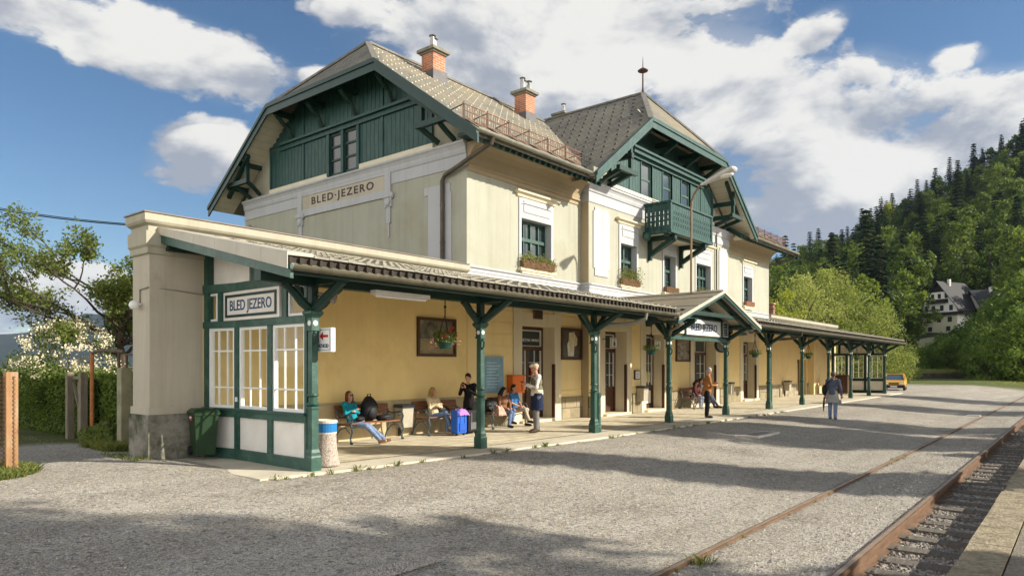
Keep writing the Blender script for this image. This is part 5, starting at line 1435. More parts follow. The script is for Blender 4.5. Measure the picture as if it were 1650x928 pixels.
mb = MB(); mb.box(16.36, 12.60, 3.06, 16.78, 12.66, 3.38); mb.build('box', mat('vent_brown', (.16, .10, .05), .8), VG)
mb = MB(); 
for k in range(6): mb.box(16.39, 12.585, 3.09+k*.047, 16.75, 12.601, 3.11+k*.047)
mb.build('slat', BLACK, VG)
CK = thing('wall_clock', (24.2, 10.2, 2.6), 'round dark double sided clock under the canopy behind the fifth column', 'clock')
mb = MB()
CKM = T(24.35, 10.2, 2.42) @ Matrix.Rotation(R(-35), 4, 'Z') @ Matrix.Rotation(PI/2, 4, 'X')
cm = MB(); cm.lathe([(.25, -.06), (.27, -.04), (.27, .04), (.25, .06)], (0, 0, 0), 24); mb.add(cm, CKM); mb.build('case', BLACK, CK)
cm = MB(); cm.lathe([(.225, .061), (.225, .066)], (0, 0, 0), 24); mb = MB(); mb.add(cm, CKM); mb.build('dial', mat('clock_dial', (.20, .20, .18), .4), CK)
cm = MB(); cm.bar((0, 0, .07), (.06, .12, .07), .02, .008); cm.bar((0, 0, .07), (-.12, .1, .07), .015, .008)
mb = MB(); mb.add(cm, CKM); mb.build('hand', WHITE, CK)
mb = MB(); mb.bar((24.35, 10.2, 2.69), (24.35, 10.2, 3.35), .03); mb.build('hanger', BLACK, CK)
# lamps
FL = thing('strip_light', (8.2, 9.3, 2.86), 'long fluorescent strip light under the canopy edge', 'lamp')
mb = MB(); mb.box(7.55, 9.15, 2.86, 8.8, 9.29, 2.93); mb.build('housing', WINWHITE, FL)
mb = MB(); mb.tube([(7.6, 9.22, 2.84), (8.75, 9.22, 2.84)], .022, 8); mb.build('tube', WHITE, FL)
WL = thing('globe_lamp', (5.4, 13.5, 2.7), 'white globe lamp on a short arm on the grey end pillar', 'lamp')
mb = MB(); mb.ball((5.30, 13.05, 2.74), .08, 14, 9); mb.build('globe', WHITE, WL, smooth=True)
mb = MB(); mb.tube([(5.42, 13.05, 2.76), (5.34, 13.05, 2.75)], .025, 8); mb.build('arm', WINWHITE, WL)
mb = MB(); mb.tube([(5.405, 13.05, 2.78), (5.405, 13.05, 3.02), (5.405, 12.72, 3.04), (5.9, 12.68, 3.02), (6.4, 12.68, 2.98)], .014, 5); mb.build('cable', mat('grey_cable', (.25, .22, .18), .8), WL)
SP = thing('loudspeaker', (6.75, 9.25, 2.75), 'grey horn loudspeaker on the bracket of the first column', 'loudspeaker')
hm = MB(); hm.lathe([(.03, -.10), (.04, -.02), (.04, 0), (.05, .07), (.10, .17), (.11, .18)], (0, 0, 0), 16)
mb = MB(); mb.add(hm, T(6.72, 9.42, 2.79) @ Matrix.Rotation(R(75), 4, 'Z') @ Matrix.Rotation(R(100), 4, 'X')); mb.build('horn', mat('speaker_grey', (.30, .24, .2), .6), SP)
mb = MB(); mb.bar((6.66, 9.5, 2.78), (6.72, 9.4, 2.8), .04); mb.build('clamp', BLACK, SP)
ST = thing('street_lamp', (20.75, 9.6, 3.9), 'curved lamp post rising through the canopy with a wide pale lamp head', 'street lamp')
mb = MB(); q = 20.55
mb.tube([(q, 9.6, 2.95), (q, 9.6, 6.6), (q, 9.58, 6.85), (q, 9.50, 7.05), (q, 9.36, 7.22), (q, 9.2, 7.32)], [.034]*6, 10); mb.build('post', mat('lamp_post_brown', (.20, .13, .075), .5, .2, 4, metal=.2), ST)
mb = MB()
d = Vector((0, -1.15, .34)).normalized(); a = Vector((q, 9.28, 7.30))
hd = MB()
secs = [(0, .04, .04), (.25, .09, .06), (.6, .17, .09), (.95, .22, .10), (1.12, .20, .08), (1.17, .12, .04)]
for (s0, w0, h0), (s1, w1, h1) in zip(secs, secs[1:]):
    ring = lambda s, w_, h: [a+d*s+Vector((w_*math.cos(k*PI/6), 0, 0))+Vector((0, .28, .96))*h*math.sin(k*PI/6) for k in range(12)]
    A, Bq = ring(s0, w0, h0), ring(s1, w1, h1)
    for k in range(12): hd.quad(A[k], A[(k+1) % 12], Bq[(k+1) % 12], Bq[k])
hd.quad(*ring(1.17, .12, .04))
hd.build('lamp_head', mat('lamp_shell', (.55, .53, .5), .4, .1, 4), ST, smooth=True)
mb = MB(); P = a+d*.85; mb.ball(tuple(P+Vector((0, .02, -.08))), (.15, .26, .07), 12, 8); mb.build('lens', mat('lamp_lens', (.75, .74, .70), .25, .05), ST, smooth=True)
# overhead cable
pts = []
A = Vector((13.5, 23.2, 6.55)); Bv = Vector((2.0, 34, 8.8))
for k in range(25):
    t = k/24; p = A.lerp(Bv, t); p.z -= 1.4*math.sin(PI*t)*.5; pts.append(p)
OC = thing('overhead_cable', tuple(A), 'black overhead cable running from the far corner of the station', 'cable')
mb = MB(); mb.tube(pts, .022, 6); mb.tube([p+Vector((.12, .1, .07)) for p in pts], .015, 6); mb.build('wire', BLACK, OC)
mb = MB(); 
for z in (6.3, 6.6): mb.lathe([(.03, 0), (.06, .04), (.03, .08), (.06, .12), (.02, .16)], (13.42, 23.3, z), 10)
mb.bar((13.55, 23.3, 6.2), (13.42, 23.3, 6.35), .03); mb.build('insulator', mat('porcelain', (.35, .3, .25), .3), OC)
# ------------------------------------------------------------------ benches and bins
def bench(Ln):
    """built about the origin: back along +Y, seat towards -Y, centred in X"""
    t = thing('bench', (0, 0, 0), 'bench', 'bench', 'wood and iron benches along the station wall'); h = Ln/2
    mb = MB()
    for k in range(4): mb.box(-h+.03, -.28+k*.115, .415-.006*k, h-.03, -.185+k*.115, .445-.006*k)
    mb.build('seat', WOOD, t)
    mb = MB()
    for z, y in ((.53, .20), (.63, .225), (.73, .25)): mb.bar((-h+.03, y, z+.03), (h-.03, y, z+.03), .03, .085, up=(0, .25, 1))
    mb.build('backrest', WOOD, t)
    for s in (-1, 1):
        x = s*(h-.06); mb = MB()
        mb.tube([(x, -.30, 0), (x, -.27, .12), (x, -.33, .25), (x, -.29, .40)], [.022, .018, .02, .02], 6)
        mb.tube([(x, .30, 0), (x, .22, .2), (x, .16, .40), (x, .2, .6), (x, .27, .80)], [.022, .018, .02, .02, .016], 6)
        mb.tube([(x, -.30, .405), (x, .16, .385)], .022, 6)
        mb.tube([(x, -.26, .22), (x, -.1, .34), (x, .08, .3), (x, .22, .16)], .014, 6)
        mb.tube([(x, -.29, .42), (x, -.33, .54), (x, -.27, .63), (x, -.19, .61), (x, -.19, .54), (x, -.24, .53)], .018, 6)
        mb.tube([(x, -.27, .63), (x, -.1, .61), (x, .05, .58), (x, .2, .62)], .017, 6)
        mb.ball((x, -.31, .02), (.03, .045, .03), 8, 6)
        mb.build('end_frame', IRON, t)
    return t
BN = bench(1.55)
BN['label'] = 'wooden bench with curled iron arms where the woman in the turquoise cardigan sits'; BN.location = (9.98, 12.33, 0)
copy_tree(BN, (12.25, 12.33, 0), 0, 'wooden bench with iron ends where the woman in the cream jacket sits')
copy_tree(BN, (14.55, 12.33, 0), 0, 'wooden bench holding a couple and a heap of bags below the orange box')
copy_tree(BN, (26.0, 12.0, 0), 0, 'wooden bench under the rocky picture, behind the man in the tan jacket')
def bin_concrete(x, y):
    t = thing('litter_bin', (x, y, 0), 'round pebbled concrete litter bin with a blue band by the first column', 'litter bin')
    mb = MB(); mb.lathe([(.215, 0), (.225, .03), (.20, .12), (.175, .3), (.165, .52), (.165, .56)], (x, y, 0), 24); mb.build('body', mat('pebble_concrete', (.46, .39, .335), .9, .5, 55, 1.0, 60, dirt=(.26, .19, .16), ds=34, dlo=.5, dhi=.62), t, smooth=True)
    mb = MB(); mb.lathe([(.168, .56), (.176, .565), (.176, .70), (.168, .705)], (x, y, 0), 24); mb.build('band', mat('blue_band', (.02, .17, .42), .4, .08), t)
    mb = MB(); mb.lathe([(.165, .53), (.172, .535), (.172, .56), (.165, .562)], (x, y, 0), 24); mb.lathe([(.168, .705), (.182, .71), (.185, .75), (.15, .765), (.13, .74), (.12, .6)], (x, y, 0), 24); mb.build('rim', mat('rim_cream', (.62, .55, .46), .6), t)
bin_concrete(7.03, 9.80)
GB = thing('wheelie_bin', (6.2, 12.25, 0), 'dark green wheeled refuse bin standing between stone base and glazed screen', 'refuse bin')
zb = .05
GBM = T(6.17, 12.26, zb) @ Matrix.Rotation(R(-12), 4, 'Z') @ Matrix.Diagonal((.82, .82, .97, 1))
def taper(b, t, z0, z1):
    m = MB(); n = len(b); m.v = [(x, y, z0) for x, y in b]+[(x, y, z1) for x, y in t]
    m.f = [tuple(range(n-1, -1, -1)), tuple(range(n, 2*n))]+[(i, (i+1) % n, (i+1) % n+n, i+n) for i in range(n)]; m.m = [0]*len(m.f); return m
sq = lambda a, b: [(-a, -b), (a, -b), (a, b), (-a, b)]
BING = mat('bin_green', (.018, .045, .018), .45, .15, 3, .1, 20)
mb = MB(); mb.add(taper(sq(.19, .21), sq(.25, .27), .03, .80), GBM); m2 = MB(); m2.box(-.27, -.29, .76, .27, .29, .81); mb.add(m2, GBM); mb.build('body', BING, GB)
mb = MB(); m2 = taper(sq(.275, .30), sq(.20, .24), .815, .875); mb.add(m2, GBM); m2 = MB(); m2.tube([(-.2, .33, .80), (.2, .33, .80)], .018, 6); m2.box(-.22, .28, .78, -.18, .34, .82); m2.box(.18, .28, .78, .22, .34, .82); mb.add(m2, GBM); mb.build('lid', BING, GB)
for s in (-1, 1):
    mb = MB(); m2 = MB(); m2.tube([(s*.20, .22, .09), (s*.25, .22, .09)], .09, 14); mb.add(m2, GBM); mb.build('wheel', BLACK, GB)
mb = MB(); m2 = MB(); m2.box(-.272, -.12, .66, -.262, .06, .72); mb.add(m2, T(0, 0, 0) @ GBM); mb.build('sticker', mat('red_sticker', (.5, .05, .05), .5, .4, 20), GB)
mb = MB(); m2 = MB(); m2.box(-.274, -.08, .70, -.264, .06, .735); mb.add(m2, GBM); mb.build('sticker_band', WHITE, GB)
def wall_bin(x, y, label, z=.28):
    t = thing('litter_bin', (x, y, z), label, 'litter bin', None)
    mb = MB(); mb.add(taper([(-.15, -.13), (.15, -.13), (.17, .13), (-.17, .13)], [(-.17, -.15), (.17, -.15), (.18, .13), (-.18, .13)], 0, .46), T(x, y, z)); mb.build('body', mat('bin_steel', (.42, .38, .30), .5, .15, 3, metal=.3), t)
    mb = MB(); mb.box(x-.19, y-.17, z+.46, x+.19, y+.14, z+.54); mb.box(x-.14, y-.172, z+.475, x+.14, y-.16, z+.525); mb.build('lid', mat('bin_dark', (.05, .06, .07), .4), t)
    mb = MB(); mb.box(x-.03, y+.13, z-.3, x+.03, y+.17, z+.4); mb.build('post', BLACK, t)
    return t
wall_bin(11.12, 12.45, 'grey metal litter bin between the benches of the two seated women', .22)
wall_bin(22.15, 12.2, 'grey metal litter bin on the stone plinth beside the glazed door', .42)
wall_bin(30.0, 12.2, 'grey metal litter bin partly hidden behind the fifth column', .42)
wall_bin(38.6, 12.45, 'grey metal litter bin on the pale ochre wall of the far wing', .35)
t = thing('litter_bin', (43.9, 11.6, 0), 'tall round brown barrel bin by the far recessed door', 'litter bin')
mb = MB(); mb.lathe([(.24, 0), (.27, .1), (.28, .5), (.27, .85)], (43.9, 11.6, 0), 18); mb.build('body', mat('barrel', (.24, .19, .13), .8, .2), t); mb = MB(); mb.lathe([(.29, .85), (.29, .95), (.2, 1.0)], (43.9, 11.6, 0), 18); mb.build('lid', DOORW, t)
t = thing('cabinet', (44.4, 11.0, 0), 'dark brown wooden cabinet standing by the far column', 'cabinet')
mb = MB(); mb.box(44.5, 10.9, .04, 45.3, 11.6, 1.1); mb.build('body', DOORW, t); mb = MB(); mb.box(44.46, 10.86, 1.1, 45.34, 11.64, 1.15); mb.build('top', DOORW, t)
# ------------------------------------------------------------------ luggage
def suitcase(name, label, x, y, w_, d, h, m, trim):
    t = thing(name, (x, y, 0), label, 'suitcase')
    mb = MB(); mb.box(x-w_/2, y-d/2, .05, x+w_/2, y+d/2, h)
    o = mb.build('shell', m, t); b = o.modifiers.new('b', 'BEVEL'); b.width = .035; b.segments = 3
    mb = MB()
    for s in (-1, 1): mb.box(x+s*w_*.22-.012, y-d/2-.012, .1, x+s*w_*.22+.012, y-d/2+.01, h-.06)
    mb.box(x-w_*.32, y-d/2-.02, .12, x+w_*.32, y-d/2+.01, h*.5); mb.build('pocket_and_ribs', trim, t)
    for s in (-1, 1):
        mb = MB(); mb.tube([(x+s*w_*.36-.02, y-.05, .03), (x+s*w_*.36+.02, y-.05, .03)], .03, 10); mb.build('wheel', BLACK, t)
    mb = MB(); mb.tube([(x-.08, y+d*.3, h-.02), (x-.08, y+d*.3, h+.05), (x+.08, y+d*.3, h+.05), (x+.08, y+d*.3, h-.02)], .012, 6); mb.build('handle', BLACK, t)
    return t
suitcase('suitcase', 'bright blue suitcase under a purple cloth by the woman in the cream jacket', 12.12, 11.62, .34, .24, .60, mat('blue_shell', (.02, .11, .52), .4, .08), mat('blue_trim', (.015, .08, .40), .5))
suitcase('suitcase', 'black wheeled suitcase beside the standing woman in dark clothes', 12.62, 11.72, .40, .26, .58, mat('black_fabric', (.012, .012, .014), .7, .2), mat('grey_trim', (.12, .12, .12), .5))
def cloth(name, label, c, r, m, seed, cat='cloth'):
    rnd = random.Random(seed); mb = MB(); N = 22
    for j in range(N):
        for i in range(N):
            u = (i/(N-1)-.5)*2; v = (j/(N-1)-.5)*2; q = max(abs(u), abs(v))
            z = c[2]-r[2]*max(0, q-.45)**1.1*1.6+.035*noise.noise(Vector((u*4+seed, v*4, 0)))
            k = 1-.18*max(0, q-.5)
            mb.v.append((c[0]+u*r[0]*k+.03*noise.noise(Vector((u*3, v*3+seed, 5))), c[1]+v*r[1]*k, z))
    for j in range(N-1):
        for i in range(N-1): a = j*N+i; mb.f.append((a, a+1, a+N+1, a+N)); mb.m.append(0)
    o = mb.build(name, m, smooth=True); s = o.modifiers.new('s', 'SOLIDIFY'); s.thickness = .012
    return tag(o, label, cat)
cloth('cloth', 'crumpled purple cloth draped over the blue suitcase', (12.15, 11.60, .63), (.20, .17, .17), mat('purple_cloth', (.36, .17, .46), .8, .15, 8), 3)
cloth('cloth', 'pinkish striped cloth hanging off the bench beside the couple', (14.12, 12.10, .60), (.17, .20, .30), mat('pink_cloth', (.50, .31, .24), .8, .35, 12), 7)
def lump_bag(name, label, c, r, m, cat, strap=True, rot=0):
    t = thing(name, (c[0], c[1], c[2]-r[2]), label, cat)
    mb = MB(); mb.ball((0, 0, 0), r, 18, 12)
    mb.v = [tuple(Vector(v)*(1+.12*noise.noise(Vector(v)*7+Vector((c[0]*9, 0, 0))))) for v in mb.v]
    mb.v = [(max(-r[0]*.9, min(r[0]*.9, v[0])), max(-r[1]*.85, min(r[1]*.85, v[1])), max(-r[2]*.92, v[2])) for v in mb.v]
    m2 = MB(); m2.add(mb, T(*c) @ Matrix.Rotation(rot, 4, 'Z')); m2.build('body', m, t, smooth=True)
    mb = MB(); mb.ball((c[0], c[1]-r[1]*.78, c[2]-r[2]*.25), (r[0]*.6, r[1]*.3, r[2]*.45), 12, 8); mb.build('pocket', m, t, smooth=True)
    if strap:
        mb = MB(); mb.tube([(c[0]-.05, c[1], c[2]+r[2]*.85), (c[0]-.04, c[1], c[2]+r[2]*1.12), (c[0]+.04, c[1], c[2]+r[2]*1.12), (c[0]+.05, c[1], c[2]+r[2]*.85)], .012, 6); mb.build('strap', BLACK, t)
    return t
BLKF = mat('black_nylon', (.012, .012, .013), .6, .3, 8, .3, 40)
lump_bag('backpack', 'large black rucksack on the bench beside the woman in the turquoise cardigan', (9.98, 12.33, .70), (.21, .17, .30), BLKF, 'backpack')
lump_bag('bag', 'flat black bag with straps lying on the bench by the rucksack', (10.35, 12.22, .50), (.24, .16, .09), BLKF, 'bag')
lump_bag('bag', 'dark shoulder bag on the bench behind the purple cloth', (12.25, 12.35, .56), (.24, .18, .14), BLKF, 'bag')
lump_bag('bag', 'black rolled bag at the end of the couple\'s bench', (13.95, 12.32, .58), (.20, .18, .16), BLKF, 'bag')
lump_bag('bag', 'dark holdall leaning on the pink striped cloth', (14.18, 12.40, .66), (.22, .15, .13), mat('dark_holdall', (.03, .028, .03), .6, .3, 8), 'bag')
# ------------------------------------------------------------------ people
def sphere_chain(mb, pts, rs, squash=None, n=10):
    """tapered limb: cone segments with ball joints"""
    mb.tube(pts, rs, n)
    for p, r in zip(pts, rs): mb.ball(tuple(p), r*1.0, n, 7)
def remesh(mb, name, m, vox, it=4):
    me = mb.mesh(name, m); o = bpy.data.objects.new(name, me); COL.objects.link(o)
    rm = o.modifiers.new('r', 'REMESH'); rm.mode = 'VOXEL'; rm.voxel_size = vox; rm.use_smooth_shade = True
    s = o.modifiers.new('s', 'SMOOTH'); s.factor = .5; s.iterations = it
    bpy.context.view_layer.update()
    m2 = bpy.data.meshes.new_from_object(o.evaluated_get(bpy.context.evaluated_depsgraph_get()))
    m2.name = name; bpy.data.objects.remove(o)
    m2.materials.clear(); m2.materials.append(m)
    return m2
def cloth_mat(name, c, var=.3): return mat(name, c, .85, var, 9, .9, 16, spec=.15)
SKIN = mat('skin', (.50, .27, .18), .55, .06, 6)
JEANS = cloth_mat('blue_jeans', (.13, .19, .33), .3)
JEANSP = cloth_mat('pale_jeans', (.20, .27, .42), .3)
def V(*a): return Vector(a)
def person(label, loc, rz, P, top, legs, hair, shoe, H=1.0, hairstyle='short', skirt=None, extra=None, sleeves='long', topless_len=0, woman=True):
    """P: joints, x forward, y to the left, z up. Body is one surface; hair and clothes are children."""
    t = thing('person', (0, 0, 0), label, 'person')
    hp, ch, nk, hd = P['pelvis'], P['chest'], P['neck'], P['head']
    sw = .165 if woman else .195
    up = (nk-hp).normalized(); 
    mid = (hp+ch)/2
    def torso(mb, g, low=-.06):
        mb.ball(tuple(hp), (.115+g, .155+g, .12+g), 12, 9); mb.ball(tuple(mid), (.10+g, .135+g, .17), 12, 9)
        mb.ball(tuple(ch), (.115+g, .15+g, .16+g), 12, 9)
        for s in ('l', 'r'):
            sh = P['sh'+s]; mb.tube([ch+(nk-ch)*.3, sh], [.085+g, .06+g], 10); mb.ball(tuple(sh), .062+g, 10, 7)
    body = MB(); torso(body, 0)
    body.tube([ch+(nk-ch)*.4, nk, hd-V(0, 0, .03)], [.075, .052, .05], 10)
    f = P.get('face', V(1, 0, -.1)).normalized(); sd = V(0, 0, 1).cross(f).normalized(); u = f.cross(sd)
    def hp_(a, b, c): return tuple(hd+f*a+sd*b+u*c)
    body.ball(tuple(hd+u*.02), (.088, .078, .105), 14, 10); body.ball(hp_(.028, 0, -.055), (.058, .052, .062), 12, 8)
    body.tube([hp_(.085, 0, .01), hp_(.108, 0, -.03)], [.011, .017], 6); body.ball(hp_(.105, 0, -.03), .017, 8, 6)
    for s in (-1, 1): body.ball(hp_(0, s*.082, -.012), (.018, .012, .03), 8, 6)
    body.ball(hp_(.082, 0, -.065), (.016, .028, .011), 8, 6); body.ball(hp_(.075, 0, -.10), .024, 8, 6)
    for s, sg in (('l', 1), ('r', -1)):
        sh, el, wr = P['sh'+s], P['el'+s], P['wr'+s]
        sphere_chain(body, [sh, el, wr], [.048, .040, .029])
        hdv = P.get('hand'+s, (wr-el)).normalized(); side = hdv.cross(V(0, 0, 1)); side = side.normalized() if side.length > .1 else V(0, 1, 0); nrm = side.cross(hdv)
        body.tube([wr, wr+hdv*.05, wr+hdv*.09], [.027, .036, .034], 8)
        for k, ln in enumerate((.062, .075, .07, .052)):
            b = wr+hdv*.088+side*(-.027+.018*k); body.tube([b, b+hdv*ln*.5-nrm*.006, b+hdv*ln*.8-nrm*.03], [.010, .009, .008], 6)
        body.tube([wr+hdv*.03+side*.03*sg, wr+hdv*.06+side*.052*sg, wr+hdv*.09+side*.055*sg], [.013, .012, .010], 6)
        h_, k_, a_ = P['hip'+s], P['kn'+s], P['an'+s]
        sphere_chain(body, [h_, k_, a_], [.088, .058, .040])
        td = P.get('toe'+s, V(1, 0, 0)).normalized()
        body.tube([a_, a_+td*.10-V(0, 0, .035), a_+td*.17-V(0, 0, .045)], [.042, .038, .028], 8)
    bd = bpy.data.objects.new('body', remesh(body, 'body', SKIN, .0115*H)); COL.objects.link(bd); attach(bd, t)
    # top
    g = MB(); torso(g, .018); hem = P.get('hem', hp-V(0, 0, .04)); g.tube([mid, hp, hem], [.14, .165, .16], 14)
    for s in ('l', 'r'):
        sh, el, wr = P['sh'+s], P['el'+s], P['wr'+s]
        e = el.lerp(wr, .92) if sleeves == 'long' else sh.lerp(el, .75)
        pts = [sh, el, e] if sleeves == 'long' else [sh, e]
        sphere_chain(g, pts, [.066, .056, .044] if sleeves == 'long' else [.066, .062])
    o = bpy.data.objects.new('top', remesh(g, 'top', top, .0125*H)); COL.objects.link(o); attach(o, t)
    # trousers
    g = MB(); g.ball(tuple(hp), (.125, .165, .12), 12, 9)
    lw = P.get('legw', 1.0)
    for s in ('l', 'r'):
        h_, k_, a_ = P['hip'+s], P['kn'+s], P['an'+s]; e = k_.lerp(a_, P.get('leglen', .93))
        sphere_chain(g, [h_, k_, e], [.102, .075*lw, .060*lw])
    o = bpy.data.objects.new('trousers', remesh(g, 'trousers', legs, .0125*H)); COL.objects.link(o); attach(o, t)
    for s in ('l', 'r'):
        a_ = P['an'+s]; td = P.get('toe'+s, V(1, 0, 0)).normalized(); g = MB()
        g.tube([a_-td*.05-V(0, 0, .03), a_+td*.04-V(0, 0, .03), a_+td*.13-V(0, 0, .045), a_+td*.20-V(0, 0, .052)], [.045, .05, .045, .03], 10); g.ball(tuple(a_-V(0, 0, .01)), .05, 10, 7)
        o = bpy.data.objects.new('shoe', remesh(g, 'shoe', shoe, .012*H, 3)); COL.objects.link(o); attach(o, t)
    # hair
    g = MB()
    if hairstyle != 'cap':
        g.ball(hp_(-.02, 0, .045), (.094, .090, .095), 14, 9); g.ball(hp_(-.045, 0, .0), (.075, .088, .10), 12, 9)
        if hairstyle == 'bob':
            for s in (-1, 1): g.tube([hp_(-.01, s*.078, .05), hp_(.0, s*.092, -.05), hp_(.0, s*.085, -.13)], [.035, .035, .028], 8)
            g.tube([hp_(-.06, 0, .02), hp_(-.075, 0, -.12)], [.07, .065], 10)
        if hairstyle == 'long':
            for s in (-1, 1): g.tube([hp_(0, s*.08, .06), hp_(.01, s*.094, -.06), hp_(.03, s*.10, -.22)], [.034, .036, .028], 8)
            g.tube([hp_(-.06, 0, .02), hp_(-.08, 0, -.2)], [.07, .07], 10)
        o = bpy.data.objects.new('hair', remesh(g, 'hair', hair, .012*H, 2)); COL.objects.link(o); attach(o, t)
    g = MB()
    for s in (-1, 1): g.ball(hp_(.082, s*.032, .012), (.010, .013, .009), 8, 6)
    g.build('eye', BLACK, t)
    if extra: extra(t, P, hp_, f, sd, u)
    for c in kids(t): c.matrix_parent_inverse = Matrix.Identity(4)
    t.location = loc; t.rotation_euler = (0, 0, rz); t.scale = (H, H, H)
    return t
def seated(lean=-.06, ank=(.40, .38), spread=.1, kneez=.50, arms='crossed', face=V(1, 0, -.1)):
    P = dict(pelvis=V(0, 0, .52), chest=V(lean, 0, .86), neck=V(lean-.01, 0, 1.06), head=V(lean+.015, 0, 1.20), shl=V(lean, .18, .99), shr=V(lean, -.18, .99), face=face)
    for s, q in (('l', 1), ('r', -1)):
        P['hip'+s] = V(.02, q*.085, .50); P['kn'+s] = V(.43, q*spread, kneez); P['an'+s] = V(ank[0], q*ank[1] if False else q*spread, .09)
    if arms == 'crossed':
        P.update(ell=V(lean+.10, .25, .76), elr=V(lean+.10, -.25, .76), wrl=V(lean+.23, -.03, .80), wrr=V(lean+.21, .04, .85), handl=V(.1, -1, .2), handr=V(.05, 1, .15))
    else:
        P.update(ell=V(lean+.07, .25, .74), elr=V(lean+.07, -.25, .74), wrl=V(.25, .09, .63), wrr=V(.25, -.09, .63), handl=V(1, -.2, -.15), handr=V(1, .2, -.15))
    return P
def standing(arms='front', lean=0.0, step=0.0):
    P = dict(pelvis=V(0, 0, .93), chest=V(lean*.6, 0, 1.27), neck=V(lean, 0, 1.46), head=V(lean+.02, 0, 1.61), shl=V(lean*.8, .185, 1.39), shr=V(lean*.8, -.185, 1.39), face=V(1, 0, -.15))
    for s, q in (('l', 1), ('r', -1)):
        P['hip'+s] = V(0, q*.09, .89); P['kn'+s] = V(.03+q*step*.5, q*.095, .49); P['an'+s] = V(q*step, q*.10, .085)
    if arms == 'front': P.update(ell=V(lean+.06, .25, 1.13), elr=V(lean+.06, -.25, 1.13), wrl=V(lean+.26, .07, 1.20), wrr=V(lean+.26, -.07, 1.20), handl=V(.6, -.6, .2), handr=V(.6, .6, .2))
    elif arms == 'phone': P.update(ell=V(.10, .25, 1.14), elr=V(.10, -.25, 1.14), wrl=V(.30, .04, 1.33), wrr=V(.30, -.06, 1.33), handl=V(.4, -.3, .9), handr=V(.4, .3, .9))
    else: P.update(ell=V(lean-.02, .26, 1.12), elr=V(lean-.02, -.26, 1.12), wrl=V(lean+.06, .27, .88), wrr=V(lean+.06, -.27, .88), handl=V(.1, 0, -1), handr=V(.1, 0, -1))
    return P
S90 = -PI/2
# woman asleep in the sun
P = seated(lean=-.14, arms='crossed', face=V(1, -.15, .05))
P['pelvis'] = V(.02, 0, .50); P['knl'] = V(.44, .12, .42); P['knr'] = V(.46, -.02, .44); P['anl'] = V(.82, .26, .09); P['anr'] = V(.86, .02, .09); P['legw'] = .95; P['toel'] = V(1, .2, .35); P['toer'] = V(1, 0, .35)
def shades(t, P, hp_, f, sd, u):
    g = MB()
    for s in (-1, 1): g.ball(hp_(.088, s*.034, .012), (.014, .026, .02), 10, 7)
    g.tube([hp_(.095, -.06, .018), hp_(.095, .06, .018)], .006, 6); g.build('sunglasses', BLACK, t)
    g = MB(); g.ball((.25, -.02, .62), (.09, .16, .07), 12, 8); g.build('waist_bag', BLKF, t, smooth=True)
person('reclining seated woman in turquoise cardigan, jeans and sunglasses with crossed arms', (9.52, 12.30, 0), S90+.22, P, cloth_mat('turquoise_knit', (.012, .24, .32)), JEANSP, mat('auburn_hair', (.13, .04, .015), .5, .25, 20), mat('tan_shoe', (.36, .22, .13), .6), .84, 'long', extra=shades)
P = seated(lean=-.03, arms='crossed', face=V(.75, .75, -.05))
P['knl'] = V(.40, .10, .56); P['knr'] = V(.42, .02, .60); P['anr'] = V(.56, .06, .24); P['anl'] = V(.42, .10, .09); P['legw'] = .95
person('seated woman in cream jacket and jeans with crossed legs looking aside', (11.92, 12.28, 0), S90+.12, P, cloth_mat('cream_jacket', (.56, .47, .30)), JEANS, mat('blond_hair', (.34, .20, .08), .5, .3, 20), mat('pale_shoe', (.45, .33, .24), .6), .86, 'bob')
P = standing('phone', .05); P['face'] = V(.9, .1, -.35); P['hem'] = V(0, 0, .74); P['legw'] = 1.1
def phone(t, P, hp_, f, sd, u):
    g = MB(); g.box(.345, -.04, 1.36, .36, .03, 1.49); g.build('phone', BLACK, t)
person('standing woman in black jacket and trousers bending over her phone', (12.70, 11.82, 0), PI+.25, P, cloth_mat('black_jacket', (.012, .011, .012)), cloth_mat('black_trousers', (.014, .013, .015)), mat('black_hair', (.012, .008, .006), .4, .2, 20), BLACK, .85, 'short', extra=phone)
P = seated(lean=.02, arms='lap', face=V(.8, .4, -.4)); P['knl'] = V(.40, .12, .56); P['knr'] = V(.42, -.04, .52); P['anl'] = V(.40, .06, .2)
person('seated woman in brown top leaning her head towards a friend in blue', (14.56, 12.30, 0), S90-.1, P, cloth_mat('brown_top', (.22, .11, .06)), JEANS, mat('dark_brown_hair', (.02, .012, .008), .4, .2, 20), BLACK, .82, 'long')
P = seated(lean=.0, arms='lap', face=V(1, -.1, -.2)); P['knr'] = V(.44, -.05, .54); P['anr'] = V(.60, -.10, .20); P['knl'] = V(.42, .12, .52)
person('seated person in bright blue T-shirt and pale trousers', (15.02, 12.30, 0), S90+.2, P, cloth_mat('blue_shirt', (.05, .17, .40)), cloth_mat('pale_trousers', (.42, .36, .28)), MATS['dark_brown_hair'], BLACK, .87, 'short', sleeves='short', woman=False)
